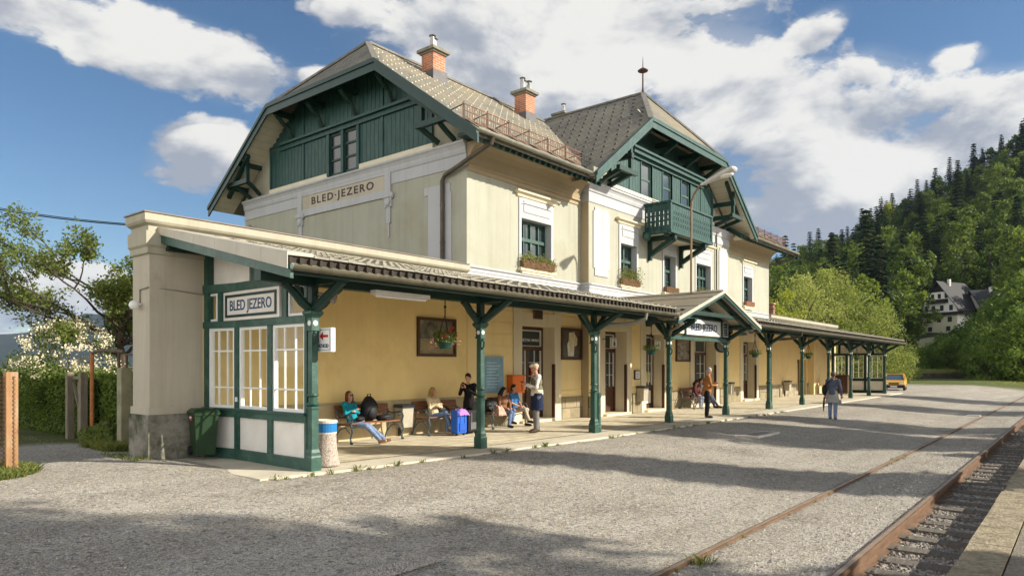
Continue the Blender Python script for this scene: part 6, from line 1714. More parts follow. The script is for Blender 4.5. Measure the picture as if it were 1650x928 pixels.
# man with the waistcoat, seen from behind
P = standing('front', .03, .05); P['hem'] = V(0, 0, 1.0); P['legw'] = 1.12; P['toel'] = V(1, .3, 0); P['toer'] = V(1, -.25, 0)
def vest(t, P, hp_, f, sd, u):
    g = MB(); g.ball((-.005, 0, 1.08), (.145, .165, .17), 14, 10); g.ball((.015, 0, 1.26), (.15, .178, .17), 14, 10); g.box(-.1, -.06, 1.3, .1, .06, 1.42)
    o = bpy.data.objects.new('waistcoat', remesh(g, 'waistcoat', cloth_mat('grey_waistcoat', (.17, .16, .10), .2), .012)); COL.objects.link(o); attach(o, t)
    g = MB(); g.tube([V(0, 0, 1.0), V(0, 0, .94), V(0, 0, .56)], [.165, .185, .205], 16); g2 = MB(); g2.add(g, Matrix.Scale(.82, 4, (1, 0, 0)))
    o = bpy.data.objects.new('apron', remesh(g2, 'apron', cloth_mat('navy_apron', (.018, .025, .06), .2), .012)); COL.objects.link(o); attach(o, t)
    g = MB(); g.lathe([(.155, .98), (.168, 1.0), (.168, 1.06), (.15, 1.08)], (0, 0, 0), 18, sx=.9, sy=1.05); g.build('sash', cloth_mat('cream_sash', (.62, .55, .40)), t, smooth=True)
    g = MB(); g.ball(hp_(-.01, 0, .05), (.098, .092, .075), 14, 8); g.tube([hp_(.06, 0, .07), hp_(.14, 0, .055)], [.06, .035], 10); g.ball(hp_(-.01, 0, .12), .015, 6, 5)
    o = bpy.data.objects.new('flat_cap', remesh(g, 'flat_cap', cloth_mat('pale_cap', (.52, .42, .33), .2), .010, 2)); COL.objects.link(o); attach(o, t)
person('standing man in grey waistcoat, white sleeves, navy apron and pale cap seen from behind', (13.9, 10.62, 0), PI*.80, P, cloth_mat('white_shirt', (.66, .63, .60)), cloth_mat('grey_trousers', (.16, .155, .15)), MATS['black_hair'], mat('brown_shoe', (.06, .03, .015), .4), 1.0, 'cap', extra=vest, woman=False)
P = standing('front', .06); P['face'] = V(.9, -.1, -.45); P['hem'] = V(0, 0, .86); P['wrr'] = V(.30, -.05, 1.12)
def glas(t, P, hp_, f, sd, u):
    g = MB(); g.tube([hp_(.095, -.06, .015), hp_(.095, .06, .015)], .009, 6); g.build('glasses', BLACK, t)
    g = MB(); g.ball((.09, 0, 1.22), (.075, .05, .16), 10, 8); g.build('shirt_front', cloth_mat('red_shirt', (.30, .05, .03)), t, smooth=True)
person('standing grey haired man in tan jacket, red shirt and black trousers looking down', (21.3, 9.42, 0), -PI*.33, P, cloth_mat('tan_jacket', (.34, .15, .05)), cloth_mat('black_cloth', (.012, .012, .014)), mat('grey_hair', (.38, .34, .30), .6, .2, 20), BLACK, .93, 'short', extra=glas, woman=False)
P = seated(lean=.16, arms='lap', face=V(.8, -.2, -.7)); P['anl'] = V(.38, .1, .09)
person('seated person with dark hair bowed forward on the bench under the rocky picture', (25.75, 11.95, 0), S90, P, cloth_mat('maroon_top', (.10, .03, .03)), cloth_mat('striped_trousers', (.25, .27, .34), .5), MATS['black_hair'], mat('white_shoe', (.6, .58, .55), .6), .85, 'long')
P = seated(lean=-.05, arms='lap'); P['anl'] = V(.72, .1, .09); P['anr'] = V(.62, -.1, .09)
person('seated person with outstretched legs half hidden behind the man in the tan jacket', (26.55, 11.95, 0), S90+.1, P, cloth_mat('grey_top', (.12, .11, .11)), cloth_mat('slate_trousers', (.12, .13, .18)), MATS['dark_brown_hair'], BLACK, .88, 'short', woman=False)
# woman walking away
P = standing('down', .07, .06); P['hem'] = V(0, 0, .9); P['face'] = V(1, .2, -.3)
def walk(t, P, hp_, f, sd, u):
    g = MB(); g2 = MB(); g2.tube([V(0, 0, 1.06), V(0, 0, .96), V(-.01, 0, .76), V(-.02, 0, .60)], [.15, .175, .22, .25], 14); g.add(g2, Matrix.Scale(.8, 4, (1, 0, 0))); g.tube([V(-.05, -.24, .72), V(-.03, -.27, .52)], [.06, .05], 8)
    o = bpy.data.objects.new('tied_jacket', remesh(g, 'tied_jacket', cloth_mat('grey_jacket', (.34, .33, .31), .2), .013)); COL.objects.link(o); attach(o, t)
    g = MB(); g.tube([V(0, .28, .80), V(-.01, .30, .50), V(-.01, .30, .28)], [.03, .035, .008], 8); g.build('umbrella', mat('umbrella_black', (.02, .018, .022), .6), t)
    g = MB(); g.ball((-.02, .27, 1.06), (.10, .09, .20), 12, 9); g.build('shoulder_bag', BLKF, t, smooth=True); g = MB(); g.tube([(-.08, .25, 1.2), (-.12, .1, 1.38), (-.03, -.06, 1.5), (.1, -.1, 1.36)], .018, 6); g.build('bag_strap', BLKF, t)
person('walking woman in dark blue top and jeans with a grey jacket tied at her waist', (25.5, 6.72, gz(25.5, 6.72)-.005), .05, P, cloth_mat('navy_top', (.10, .115, .16), .3), JEANSP, mat('ash_hair', (.10, .08, .065), .6, .25, 20), mat('blue_shoe', (.08, .12, .2), .6), .95, 'short', extra=walk)
# ------------------------------------------------------------------ leaves and plants
def leaf(mb, p, s, rnd, mi=0, up=.0, asp=.6):
    d = Vector((rnd.gauss(0, 1), rnd.gauss(0, 1), rnd.gauss(0, 1)+up)); d = d.normalized() if d.length > .01 else Vector((1, 0, 0))
    a = d.orthogonal().normalized(); w_ = rnd.uniform(0, 2*PI); b = d.cross(a); a, b = a*math.cos(w_)+b*math.sin(w_), b*math.cos(w_)-a*math.sin(w_)
    p = Vector(p); i = len(mb.v)
    mb.v += [tuple(p-a*s), tuple(p+b*s*asp), tuple(p+a*s), tuple(p-b*s*asp)]; mb.f.append((i, i+1, i+2, i+3)); mb.m.append(mi)
LEAFG = leaf_mat('plant_leaf', (.05, .10, .02), (.16, .20, .05))
REDF = mat('red_petal', (.55, .04, .03), .6, .2, 10); PINKF = mat('pink_petal', (.55, .25, .22), .6, .2, 10); WHF = mat('white_petal', (.72, .69, .58), .7, .1, 8)
def basket(x, y, label, red):
    t = thing('hanging_basket', (x, y, 3.0), label, 'hanging basket', None)
    zb = 2.0; rnd = random.Random(int(x*10)); K_ = .68
    mb = MB(); mb.lathe([(.13*K_, zb), (.20*K_, zb+.13), (.215*K_, zb+.14), (.20*K_, zb+.15)], (x, y, 0), 16, sx=1.3); mb.build('pot', mat('basket_green', (.01, .05, .035), .5), t)
    mb = MB()
    for k in range(3): w_ = k*2.1+.4; mb.tube([(x+.26*K_*math.cos(w_), y+.2*K_*math.sin(w_), zb+.14), (x, y, 2.68)], .008, 5)
    mb.tube([(x, y, 2.68), (x, y, 3.0)], .012, 6); mb.ball((x, y, 2.84), .03, 8, 6); mb.build('hanger', BLACK, t)
    mb = MB()
    for _ in range(420 if red else 260):
        a = rnd.uniform(0, 2*PI); q = rnd.random()**.5*.34*K_
        leaf(mb, (x+q*1.1*math.cos(a), y+q*math.sin(a), zb+.17+rnd.uniform(-.06, .22 if red else .12)*(1-q)), rnd.uniform(.016, .034), rnd)
    mb.build('foliage', LEAFG, t)
    if red:
        mb = MB()
        for _ in range(9):
            a = rnd.uniform(0, 2*PI); q = rnd.uniform(.05, .26); c = (x+q*math.cos(a), y+q*math.sin(a)*.8-.1, zb+rnd.uniform(.18, .42))
            for _ in range(16): leaf(mb, (c[0]+rnd.gauss(0, .022), c[1]+rnd.gauss(0, .022), c[2]+rnd.gauss(0, .02)), .022, rnd)
        mb.build('flower', REDF, t)
        mb = MB()
        for _ in range(9):
            a = rnd.uniform(0, 2*PI); c = (x+.32*math.cos(a), y+.25*math.sin(a), zb+rnd.uniform(0, .2))
            for _ in range(9): leaf(mb, (c[0]+rnd.gauss(0, .02), c[1]+rnd.gauss(0, .02), c[2]+rnd.gauss(0, .02)), .02, rnd)
        mb.build('trailing_flower', PINKF, t)
basket(9.93, 9.9, 'hanging basket of red and pink flowers between the first two columns', True)
basket(18.5, 9.9, 'hanging basket of yellowish leaves before the glazed door', False)
basket(27.2-.35, 9.9, 'hanging basket with a dark green pot beside the sixth column', False)
basket(33.6, 9.9, 'hanging basket under the canopy of the far wing beyond two drainpipes', False)
basket(42.4, 9.9, 'most distant hanging basket, in front of the far glazed screen', False)
def flower_box(x0, x1, y, z, label, h=.35, n=700, seed=1, box=None):
    t = thing('flower_box', ((x0+x1)/2, y, z), label, 'flower box'); rnd = random.Random(seed)
    mb = MB(); mb.box(x0, y-.12, z, x1, y+.10, z+.20)
    for k in range(int((x1-x0)/.06)): mb.box(x0+k*.06, y-.135, z-.01, x0+k*.06+.035, y-.12, z+.21)
    mb.build('box', box or mat('flower_box_wood', (.17, .09, .05), .8, .3, 8), t)
    mb = MB()
    for _ in range(n):
        x = rnd.uniform(x0-.05, x1+.05); q = rnd.random(); hh = h*(.5+.5*noise.noise(Vector((x*5+seed, 0, 0)))+.25)
        leaf(mb, (x, y+rnd.gauss(0, .09)-.03, z+.18+q*hh-.05), rnd.uniform(.018, .042), rnd)
    for _ in range(n//8): leaf(mb, (rnd.uniform(x0-.12, x1+.15), y-.13+rnd.gauss(0, .04), z+rnd.uniform(-.05, .2)), .03, rnd)
    mb.build('foliage', leaf_mat('box_leaf', (.07, .11, .02), (.24, .24, .07)), t)
flower_box(15.78, 17.33, 12.66, 4.53, 'wooden flower box with bushy green plants on the wide sill near the gable end', .34, 800, 1)
flower_box(20.85, 22.1, 12.36, 4.47, 'flower box with tall straggling yellow green plants on the narrow sill', .55, 800, 2)
flower_box(24.1, 25.15, 12.36, 4.47, 'nearly bare brown flower box below the balcony', .06, 60, 3)
flower_box(27.0, 28.4, 12.36, 4.57, 'flower box with low plants behind the entrance gable roof', .22, 400, 4)
flower_box(32.9, 34.0, 12.66, 4.57, 'nearly bare terracotta flower box on the farthest upper window', .08, 60, 5, mat('terracotta_box', (.30, .13, .08), .8))
# weeds along the platform edge
rnd = random.Random(44); mb = MB()
def blades(mb, x, y, z, n, h, r, rnd):
    for _ in range(n):
        a = rnd.uniform(0, 2*PI); q = rnd.random()*r; bx_, by_ = x+q*math.cos(a), y+q*math.sin(a); hh = h*rnd.uniform(.4, 1); w_ = .006+.004*rnd.random()
        dx, dy = rnd.gauss(0, .4)*hh, rnd.gauss(0, .4)*hh; c, s = math.cos(a+1.5)*w_, math.sin(a+1.5)*w_
        i = len(mb.v); mb.v += [(bx_-c, by_-s, z), (bx_+c, by_+s, z), (bx_+dx*.5+c, by_+dy*.5+s, z+hh*.7), (bx_+dx, by_+dy, z+hh)]; mb.f.append((i, i+1, i+2, i+3)); mb.m.append(0)
for _ in range(46):
    x = 5.8+rnd.random()**1.5*22; y = yin(x, -.03) if x > 5.6 else 9.4
    blades(mb, x, y, gz(x, y)-.01, rnd.randint(6, 26), rnd.uniform(.04, .12), .09, rnd)
for x in (7.2, 8.0, 10.3, 11.9, 17.6, 19.8): blades(mb, x, yin(x, -.03), gz(x, 8.8), 22, .12, .08, rnd)
GRASS = leaf_mat('grass_blade', (.06, .10, .02), (.20, .22, .06))
tag(mb.build('weeds', GRASS), 'thin weeds growing along the crumbling platform edge', 'weeds', kind='stuff')
mb = MB()
for _ in range(30): x = 4+rnd.random()*16; blades(mb, x, 3.22+rnd.gauss(0, .03), gz(x, 3.2)-.01, 10, .06, .06, rnd)
blades(mb, 6.9, 3.1, -.42, 60, .12, .12, rnd)
for _ in range(2600):
    a = rnd.uniform(0, 2*PI); q = rnd.random()**.6*1.0; x, y = 2.95+q*math.cos(a)*.75, 12.75+q*math.sin(a)
    blades(mb, x, y, gz(x, y)-.01, 2, .22*(1.1-q*.5), .05, rnd)
for _ in range(900):
    x, y = rnd.uniform(5.3, 6.3), rnd.uniform(14.3, 15.6); blades(mb, x, y, gz(x, y)-.01, 2, .2, .05, rnd)
for _ in range(120): x, y = rnd.uniform(5.0, 5.5), rnd.uniform(12.4, 13.9); blades(mb, x, y, gz(x, y)-.01, 3, .07, .05, rnd)
tag(mb.build('grass', GRASS), 'tufts of green grass at the fence post, garden gate and rails', 'grass', kind='stuff')
# ------------------------------------------------------------------ hedge, gate, fence
HEDGE = leaf_mat('hedge_leaf', (.03, .065, .012), (.15, .22, .04), .3)
def hedge(name, x0, x1, y0, y1, h, label, seed, n):
    rnd = random.Random(seed); t = thing(name, ((x0+x1)/2, (y0+y1)/2, 0), label, 'hedge')
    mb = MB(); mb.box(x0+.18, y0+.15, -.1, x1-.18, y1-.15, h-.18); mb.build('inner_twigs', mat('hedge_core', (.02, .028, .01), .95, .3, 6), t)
    mb = MB(); L_ = y1-y0; W_ = x1-x0
    for _ in range(n):
        k = rnd.random(); y = y0+L_*rnd.random()**1.25; q = .10*noise.noise(Vector((y*1.1, seed, 0)))+.05*noise.noise(Vector((y*4, 2, seed)))
        if k < .55: p = (x0+abs(rnd.gauss(0, .08))+q, y, rnd.uniform(0, h))
        elif k < .92: p = (rnd.uniform(x0, x1), y, h-abs(rnd.gauss(0, .08))+q+(rnd.random() < .06)*rnd.uniform(0, .14))
        else: p = (rnd.uniform(x0, x1), y0+abs(rnd.gauss(0, .06)), rnd.uniform(0, h))
        leaf(mb, p, rnd.uniform(.025, .05), rnd)
    mb.build('foliage', HEDGE, t)
hedge('hedge', 6.15, 6.9, 18.2, 44, 1.48, 'long clipped green hedge leading away from the garden gate', 1, 30000)
hedge('hedge', 6.3, 7.3, 15.3, 17.4, 1.46, 'short clipped hedge between the wooden gate post and the station pillar', 2, 7000)
OLDW = mat('grey_old_wood', (.20, .17, .12), .9, .3, 4, .5, 20, stretch=(4, 4, 1), dirt=(.12, .12, .06), ds=2)
GT = thing('garden_gate', (6.0, 17.8, 0), 'open weathered wooden gate frame in the hedge gap', 'gate')
for y in (17.35, 18.15):
    mb = MB(); mb.box(5.9, y-.07, -.1, 6.04, y+.07, 1.52); mb.build('post', OLDW, GT)
mb = MB(); mb.box(6.0, 17.42, 1.36, 6.05, 18.08, 1.43); mb.bar((6.02, 17.42, .2), (6.02, 18.08, 1.3), .05, .04); mb.build('rail', OLDW, GT)
mb = MB(); mb.box(6.05, 17.55, .05, 6.09, 17.63, 1.3); mb.box(6.05, 17.85, .05, 6.09, 17.93, 1.3); mb.build('slat', OLDW, GT)
PG = thing('pipe_arch', (6.2, 16.4, 0), 'rusty pipe arch over the path beside the station pillar', 'arch')
mb = MB(); mb.tube([(6.1, 17.2, 0), (6.1, 17.2, 1.95)], .045, 8); mb.build('post', mat('orange_rust', (.42, .17, .06), .8, .3, 6), PG)
mb = MB(); mb.tube([(6.1, 17.25, 1.95), (6.1, 16.6, 2.0), (6.1, 15.5, 1.96)], .035, 8); mb.tube([(6.1, 15.75, 0), (6.1, 15.75, 1.97)], .03, 8); mb.tube([(6.12, 15.45, 1.0), (6.12, 15.4, 1.9), (6.12, 14.6, 1.9)], .025, 8); mb.build('pipe', mat('dark_pipe', (.10, .07, .05), .7, .3, 6), PG)
GP = thing('gate_post', (6.0, 15.2, 0), 'greenish timber post standing against the grey pillar', 'post')
mb = MB(); mb.box(5.88, 15.06, -.1, 6.08, 15.28, 1.62); mb.build('shaft', mat('mossy_post', (.26, .25, .16), .9, .25, 4, .4, 20), GP)
FN = thing('chain_link_fence', (3.2, 12.5, 0), 'rust stained concrete post with chain link fence at the picture edge', 'fence')
fx, fy = 3.30, 12.42; fz = gz(fx, fy)
mb = MB(); mb.box(fx-.075, fy-.075, fz-.1, fx+.075, fy+.075, fz+1.52); mb.build('post', mat('rusty_post', (.34, .19, .09), .85, .3, 3, .4, 15, dirt=(.42, .35, .24), ds=4, stretch=(1, 1, .35)), FN)
mb = MB(); d = Vector((-1.0, .95, 0)).normalized(); Ln = 3.2; n = int(Ln/.065); H_ = 1.42; p0 = Vector((fx, fy, fz+.03))+Vector((.03, -.1, 0)) 
for k in range(-int(H_/.065), n):
    for sg in (1, -1):
        u0, u1 = k*.065, k*.065+H_
        a0 = max(0, -u0); a1 = min(H_, Ln-u0)
        if a1 <= a0: continue
        q0 = p0+d*(u0+a0)+Vector((0, 0, a0 if sg > 0 else H_-a0)); q1 = p0+d*(u0+a1)+Vector((0, 0, a1 if sg > 0 else H_-a1))
        mb.bar(q0, q1, .009)
for z in (.02, .72, 1.42): mb.bar(p0+Vector((0, 0, z)), p0+d*Ln+Vector((0, 0, z)), .008)
mb.build('wire_mesh', mat('rusty_wire', (.20, .11, .06), .7, .3, 8), FN)
q = Vector((fx, fy, 0))+d*2.6; mb = MB(); mb.box(q.x-.07, q.y-.07, -.1, q.x+.07, q.y+.07, 1.5); mb.build('post', MATS['rusty_post'], FN)
# ------------------------------------------------------------------ trees
BARK = mat('bark', (.07, .052, .038), .95, .35, 6, .6, 20, stretch=(3, 3, .6))
L_LIGHT = leaf_mat('fresh_leaf', (.095, .135, .022), (.30, .335, .10), .4)
L_MID = leaf_mat('beech_leaf', (.024, .055, .011), (.135, .19, .034), .35)
L_LIME = leaf_mat('lime_leaf', (.12, .17, .02), (.30, .34, .05), .4)
L_APPLE = leaf_mat('apple_leaf', (.035, .055, .012), (.15, .19, .045), .35)
L_DARK = leaf_mat('spruce_needle', (.006, .015, .008), (.034, .054, .019), .12)
def clump_crown(rnd, h, r, z0, nc, nl, ls, up=.2, squash=1.0, spikes=False):
    """leaves gathered in clumps through the crown, limbs reaching to the clumps"""
    mb = MB(); tk = MB(); cen = []
    for _ in range(nc):
        for _try in range(30):
            a = rnd.uniform(0, 2*PI); t = rnd.random(); z = z0+(h-z0)*t
            env = r*(math.sin(PI*min(1, .12+.88*t)**.8))**.6 if not spikes else r*(1-t)**.7
            q = rnd.random()**.45*env
            c = Vector((q*math.cos(a), q*math.sin(a)*squash, z))
            if all((c-o).length > r*.22 for o in cen): break
        cen.append(c)
    for c in cen:
        cr = r*rnd.uniform(.20, .40); n = int(nl/nc*rnd.uniform(.5, 1.5))
        for _ in range(n):
            d = Vector((rnd.gauss(0, 1), rnd.gauss(0, 1), rnd.gauss(0, .75))).normalized()
            rr = cr*(rnd.random()**.4)*(1+.35*noise.noise(d*2+c))
            leaf(mb, c+d*rr, ls*rnd.uniform(.6, 1.25), rnd, 0, up)
    tk.tube([(0, 0, -.5), (.02*h, .01*h, h*.2), (.0, .02*h, h*.45), (.01*h, 0, h*.75)], [h*.026, h*.022, h*.014, h*.005], 7)
    for c in cen[::2]:
        b = Vector((0, .01*h, max(.12*h, c.z*.55))); m = b.lerp(c, .5)+Vector((0, 0, .03*h))
        tk.tube([b, m, c], [h*.009, h*.006, h*.002], 5)
    return mb, tk
def conifer(rnd, h, r, nw, ls):
    mb = MB(); tk = MB(); tk.tube([(0, 0, -.5), (0, 0, h*.5), (0, 0, h*.98)], [h*.014, h*.009, .02], 6)
    for k in range(nw):
        t = (k+.5)/nw; z = h*(.10+.89*t); R_ = r*(1-t)**.85*rnd.uniform(.75, 1.12)+.12
        nb = max(4, int(8*(1-t)+4)); a0 = rnd.uniform(0, 2*PI)
        for b in range(nb):
            if rnd.random() < .08: continue
            a = a0+2*PI*b/nb+rnd.uniform(-.2, .2); Rb = R_*rnd.uniform(.7, 1.1); ns = max(2, int(Rb/(ls*.8)))
            for j in range(ns):
                q = Rb*(j+.6)/ns; dz = -q*.38+q*q/Rb*.15
                for s in (-1, 0, 1):
                    w_ = ls*(1.2-.5*j/ns)
                    p = Vector((math.cos(a)*q-math.sin(a)*s*w_*.55, math.sin(a)*q+math.cos(a)*s*w_*.55, z+dz-abs(s)*.12*w_+rnd.uniform(-.1, .1)*ls))
                    d = Vector((math.cos(a+s*.6), math.sin(a+s*.6), -.35+rnd.uniform(-.2, .2))).normalized(); e = Vector((-d.y, d.x, rnd.uniform(-.5, .5))).normalized()
                    i = len(mb.v); mb.v += [tuple(p-d*w_*.5), tuple(p+e*w_*.32), tuple(p+d*w_*.75), tuple(p-e*w_*.32)]; mb.f.append((i, i+1, i+2, i+3)); mb.m.append(0)
    return mb, tk
def joined(mb, tk, name, lm):
    a = MB(); a.add(mb); b = MB(); b.add(tk); b.m = [1]*len(b.f); a.add(b); return a.mesh(name, [lm, BARK])
def polar(u, d):
    s = (u-825)/FPX; return d*(math.cos(YAW)+s*math.sin(YAW)), d*(math.sin(YAW)-s*math.cos(YAW))
rnd = random.Random(77)
L_BUSH = leaf_mat('thicket_leaf', (.030, .070, .012), (.15, .22, .04), .36)
CON = [joined(*conifer(random.Random(100+i), 20, 4.6+.6*i, 24, .78), 'spruce', L_DARK) for i in range(3)]
DEC = [joined(*clump_crown(random.Random(200+i), 14, 4.4, 2.0, 34, 2600, .36), 'broadleaf', L_MID) for i in range(3)]
BUSH = [joined(*clump_crown(random.Random(300+i), 8, 3.4, .3, 40, 5200, .17), 'bush', L_BUSH) for i in range(3)]
LIMEM = joined(*clump_crown(random.Random(400), 13, 4.2, 2.0, 34, 2600, .34), 'lime', L_LIME)
def put(me, name, x, y, z, s, label, cat, group, rz=None, sz=1.0):
    o = bpy.data.objects.new(name, me); COL.objects.link(o); o.location = (x, y, z); o.rotation_euler = (0, 0, rnd.uniform(0, 6.28) if rz is None else rz); o.scale = (s, s, s*sz)
    return tag(o, label, cat, group)
LSP = 'dark spruce tree among others on the wooded hillside'; LBR = 'mid green broadleaf tree among spruces on the wooded hillside'
cnt = 0; pts = []
# the skyline first
u = 1215
while u < 1700:
    d = 350+rnd.uniform(-14, 10); x, y = polar(u, d); z = hill_h(x, y)-1.4
    con = rnd.random() < (.25 if u < 1290 else .85 if u < 1570 else .25)
    if con: put(rnd.choice(CON), 'spruce_tree', x, y, z, rnd.uniform(.65, 1.15), LSP, 'tree', 'spruces on the hillside', sz=rnd.uniform(.95, 1.15))
    else: put(rnd.choice(DEC), 'broadleaf_tree', x, y, z, rnd.uniform(.85, 1.25), LBR, 'tree', 'broadleaf trees on the hillside')
    pts.append((x, y)); cnt += 1; u += rnd.uniform(9, 15)
while cnt < 285:
    d = 118+225*rnd.random()**.75; u = rnd.uniform(1215, 1690)
    x, y = polar(u, d)
    if any((x-a)**2+(y-b)**2 < 30 for a, b in pts): continue
    if 128 < d < 172 and 1478 < u < 1632: continue           # clearing of the two houses
    if d < 150 and 1470 < u < 1632: continue
    z = hill_h(x, y)-1.4
    pts.append((x, y)); cnt += 1
    pc = .36 if 1330 < u < 1580 else .22
    if noise.noise(Vector((x*.02, y*.02, 3))) > .22: pc -= .45
    if d < 150: pc = .35
    if rnd.random() < pc: put(rnd.choice(CON), 'spruce_tree', x, y, z, rnd.uniform(.62, 1.35), LSP, 'tree', 'spruces on the hillside', sz=rnd.uniform(.85, 1.2))
    else: put(rnd.choice(DEC), 'broadleaf_tree', x, y, z, rnd.uniform(.9, 1.4), LBR, 'tree', 'broadleaf trees on the hillside')
# remaining far wood as one mass
fw = MB(); lo = conifer(random.Random(9), 19, 3.6, 14, 1.0)[0]; ld = clump_crown(random.Random(10), 13, 4.6, 1.5, 22, 520, .75)[0]
n = 0
while n < 150:
    d = 150+230*rnd.random()**.8; u = rnd.uniform(1200, 1760); x, y = polar(u, d)
    if any((x-a)**2+(y-b)**2 < 26 for a, b in pts) or (d < 180 and 1470 < u < 1640): n += .2; continue
    pts.append((x, y)); n += 1; fw.add(lo if rnd.random() < .55 else ld, T(x, y, hill_h(x, y)-1.5) @ Matrix.Rotation(rnd.uniform(0, 6), 4, 'Z') @ Matrix.Scale(rnd.uniform(.8, 1.1), 4))
tag(fw.build('hillside_wood', L_DARK), 'dense dark wood filling the slope between the nearer trees', 'wood', kind='stuff')
for (u, d, s, lab) in ((1432, 338, 1.35, 'bright lime green tree near the top of the dark wooded hillside'), (1395, 120, .95, 'yellow green tree at the foot of the dark hillside above the pale trees')):
    x, y = polar(u, d); put(LIMEM if d > 200 else DEC[0], 'lime_tree' if d > 200 else 'broadleaf_tree', x, y, hill_h(x, y)-1, s, lab, 'tree', None)
# thicket on the lower slope
def tip(u):
    tab = [(1440, 585), (1470, 560), (1500, 552), (1540, 530), (1580, 505), (1615, 470), (1650, 435), (1720, 400)]
    for (a, va), (b, vb) in zip(tab, tab[1:]):
        if a <= u <= b: return va+(vb-va)*(u-a)/(b-a)
    return 590
n = 0; tp = []
while n < 46:
    u = rnd.uniform(1452, 1715); d = rnd.uniform(108 if u < 1590 else 80, 126); x, y = polar(u, d)
    f = .5+.5*(d-80)/46
    top = CAMZ+(590.3-tip(u))/FPX*d*f*rnd.uniform(.88, 1.03)+.3
    if top < 2.4 or any((x-a)**2+(y-b)**2 < 7 for a, b in tp): 
        n += .05; continue
    tp.append((x, y)); n += 1
    put(rnd.choice(BUSH), 'thicket_tree', x, y, -.5, max(.35, (top+.5)/8.3), 'leafy green tree in the thicket below the two hillside houses', 'tree', 'thicket trees below the houses', sz=1.0)
# pale green trees behind the far wing
def tree_thing(name, label, cat, mb_tk, lm, loc, s=1.0, rz=0, group=None):
    t = thing(name, (0, 0, 0), label, cat, group)
    c = mb_tk[0].build('crown', lm, t); k = mb_tk[1].build('trunk', BARK, t)
    t.location = loc; t.scale = (s, s, s); t.rotation_euler = (0, 0, rz); return t
PA = tree_thing('pale_tree', 'tall pale green tree directly behind the corner of the two storey block', 'tree', clump_crown(random.Random(31), 9.5, 3.9, .8, 46, 11000, .105, .5), L_LIGHT, (*polar(1292, 66), -.3), 1.06)
PB = tree_thing('pale_tree', 'broad pale yellow green tree rising above the far canopy end', 'tree', clump_crown(random.Random(32), 9, 4.3, .6, 50, 12000, .105, .5), L_LIGHT, (*polar(1372, 69), -.3), 1.05)
copy_tree(PA, (*polar(1334, 76), -.3), 2.0, 'pale green tree standing between and behind the other two pale trees').scale = (1.2, 1.2, 1.25)
copy_tree(PB, (*polar(1420, 73), -.3), 3.5, 'lower pale green tree over the yellow car').scale = (.78, .78, .82)
tree_thing('lime_tree', 'small bright yellow green tree peeping out beside the wall corner', 'tree', clump_crown(random.Random(33), 8, 3.0, .8, 34, 7000, .10, .4), L_LIME, (*polar(1256, 60), -.3), 1.02)
copy_tree(PA, (*polar(1452, 88), -.3), 4.4, 'round green tree between the yellow car and the thicket').scale = (.55, .55, .5)
# apple tree with long bare limbs behind the pillar
def apple(rnd):
    mb = MB(); tk = MB()
    tk.tube([(0, 0, -.3), (.05, 0, 1.2), (-.1, .1, 2.3), (.1, 0, 3.2)], [.17, .14, .11, .06], 8)
    def grow(p, d, L_, r, lev):
        q = p; P = [p]; n = 4
        for k in range(n):
            d = (d+Vector((rnd.gauss(0, .17), rnd.gauss(0, .17), rnd.gauss(.05, .12)))).normalized(); q = q+d*L_/n; P.append(q)
        tk.tube(P, [r*(1-.15*k) for k in range(n+1)], 5)
        if lev < 3:
            for j in range(3 if lev < 2 else 4):
                b = P[rnd.randint(1, n)]; dd = (d+Vector((rnd.gauss(0, .75), rnd.gauss(0, .75), rnd.gauss(.12, .5)))).normalized()
                grow(b, dd, L_*rnd.uniform(.42, .68), r*.5, lev+1)
        if lev >= 2:
            for j in range(46):
                b = P[rnd.randint(1, n)].lerp(P[rnd.randint(1, n)], rnd.random())+Vector((rnd.gauss(0, .09), rnd.gauss(0, .09), rnd.gauss(0.02, .09)))
                leaf(mb, b, rnd.uniform(.03, .058), rnd, 0, .3)
    for a, el, L_ in ((2.3, .35, 2.7), (2.0, .75, 2.4), (2.6, .05, 2.6), (1.4, .5, 2.2), (2.9, .6, 2.3), (3.6, .5, 2.0), (.6, .7, 2.0), (-.8, .6, 2.0), (2.2, 1.15, 2.0), (4.6, .8, 1.8)):
        grow(Vector((0, 0, rnd.uniform(1.8, 3.0))), Vector((math.cos(a)*math.cos(el), math.sin(a)*math.cos(el), math.sin(el))), L_, .05, 0)
    return mb, tk
tree_thing('apple_tree', 'spreading old apple tree with open crooked branches behind the grey end pillar', 'tree', apple(random.Random(12)), L_APPLE, (8.0, 20.3, 0), 1.0)
# white flowering shrub
rr = random.Random(15); mbl, tkl = clump_crown(rr, 2.95, 1.45, .5, 34, 6500, .045, .2); fl = MB()
for _ in range(150):
    a = rr.uniform(0, 2*PI); t_ = rr.uniform(.3, 1); q = 1.45*math.sin(PI*min(1, .15+.8*t_))**.6*rr.uniform(.7, 1.05); c = Vector((q*math.cos(a), q*math.sin(a), .6+2.35*t_))
    for _ in range(30): leaf(fl, c+Vector((rr.gauss(0, .08), rr.gauss(0, .08), rr.gauss(0, .06))), .034, rr)
WB = tree_thing('flowering_shrub', 'round shrub covered in creamy white blossom behind the hedge', 'shrub', (mbl, tkl), L_MID, (0, 0, 0))
fl.build('blossom', mat('cream_blossom', (.66, .60, .42), .7, .12, 5), WB); kids(WB)[-1].matrix_parent_inverse = Matrix.Identity(4)
WB.location = (6.75, 20.6, 0); WB.scale = (.86, .86, .98)
copy_tree(PB, (6, 52, -.3), 1.0, 'small hazy green tree far behind the hedge').scale = (.42, .42, .36)
copy_tree(PA, (12.5, 58, -.3), 2.0, 'low pale tree beyond the hedge close to the white blossom').scale = (.35, .35, .42)
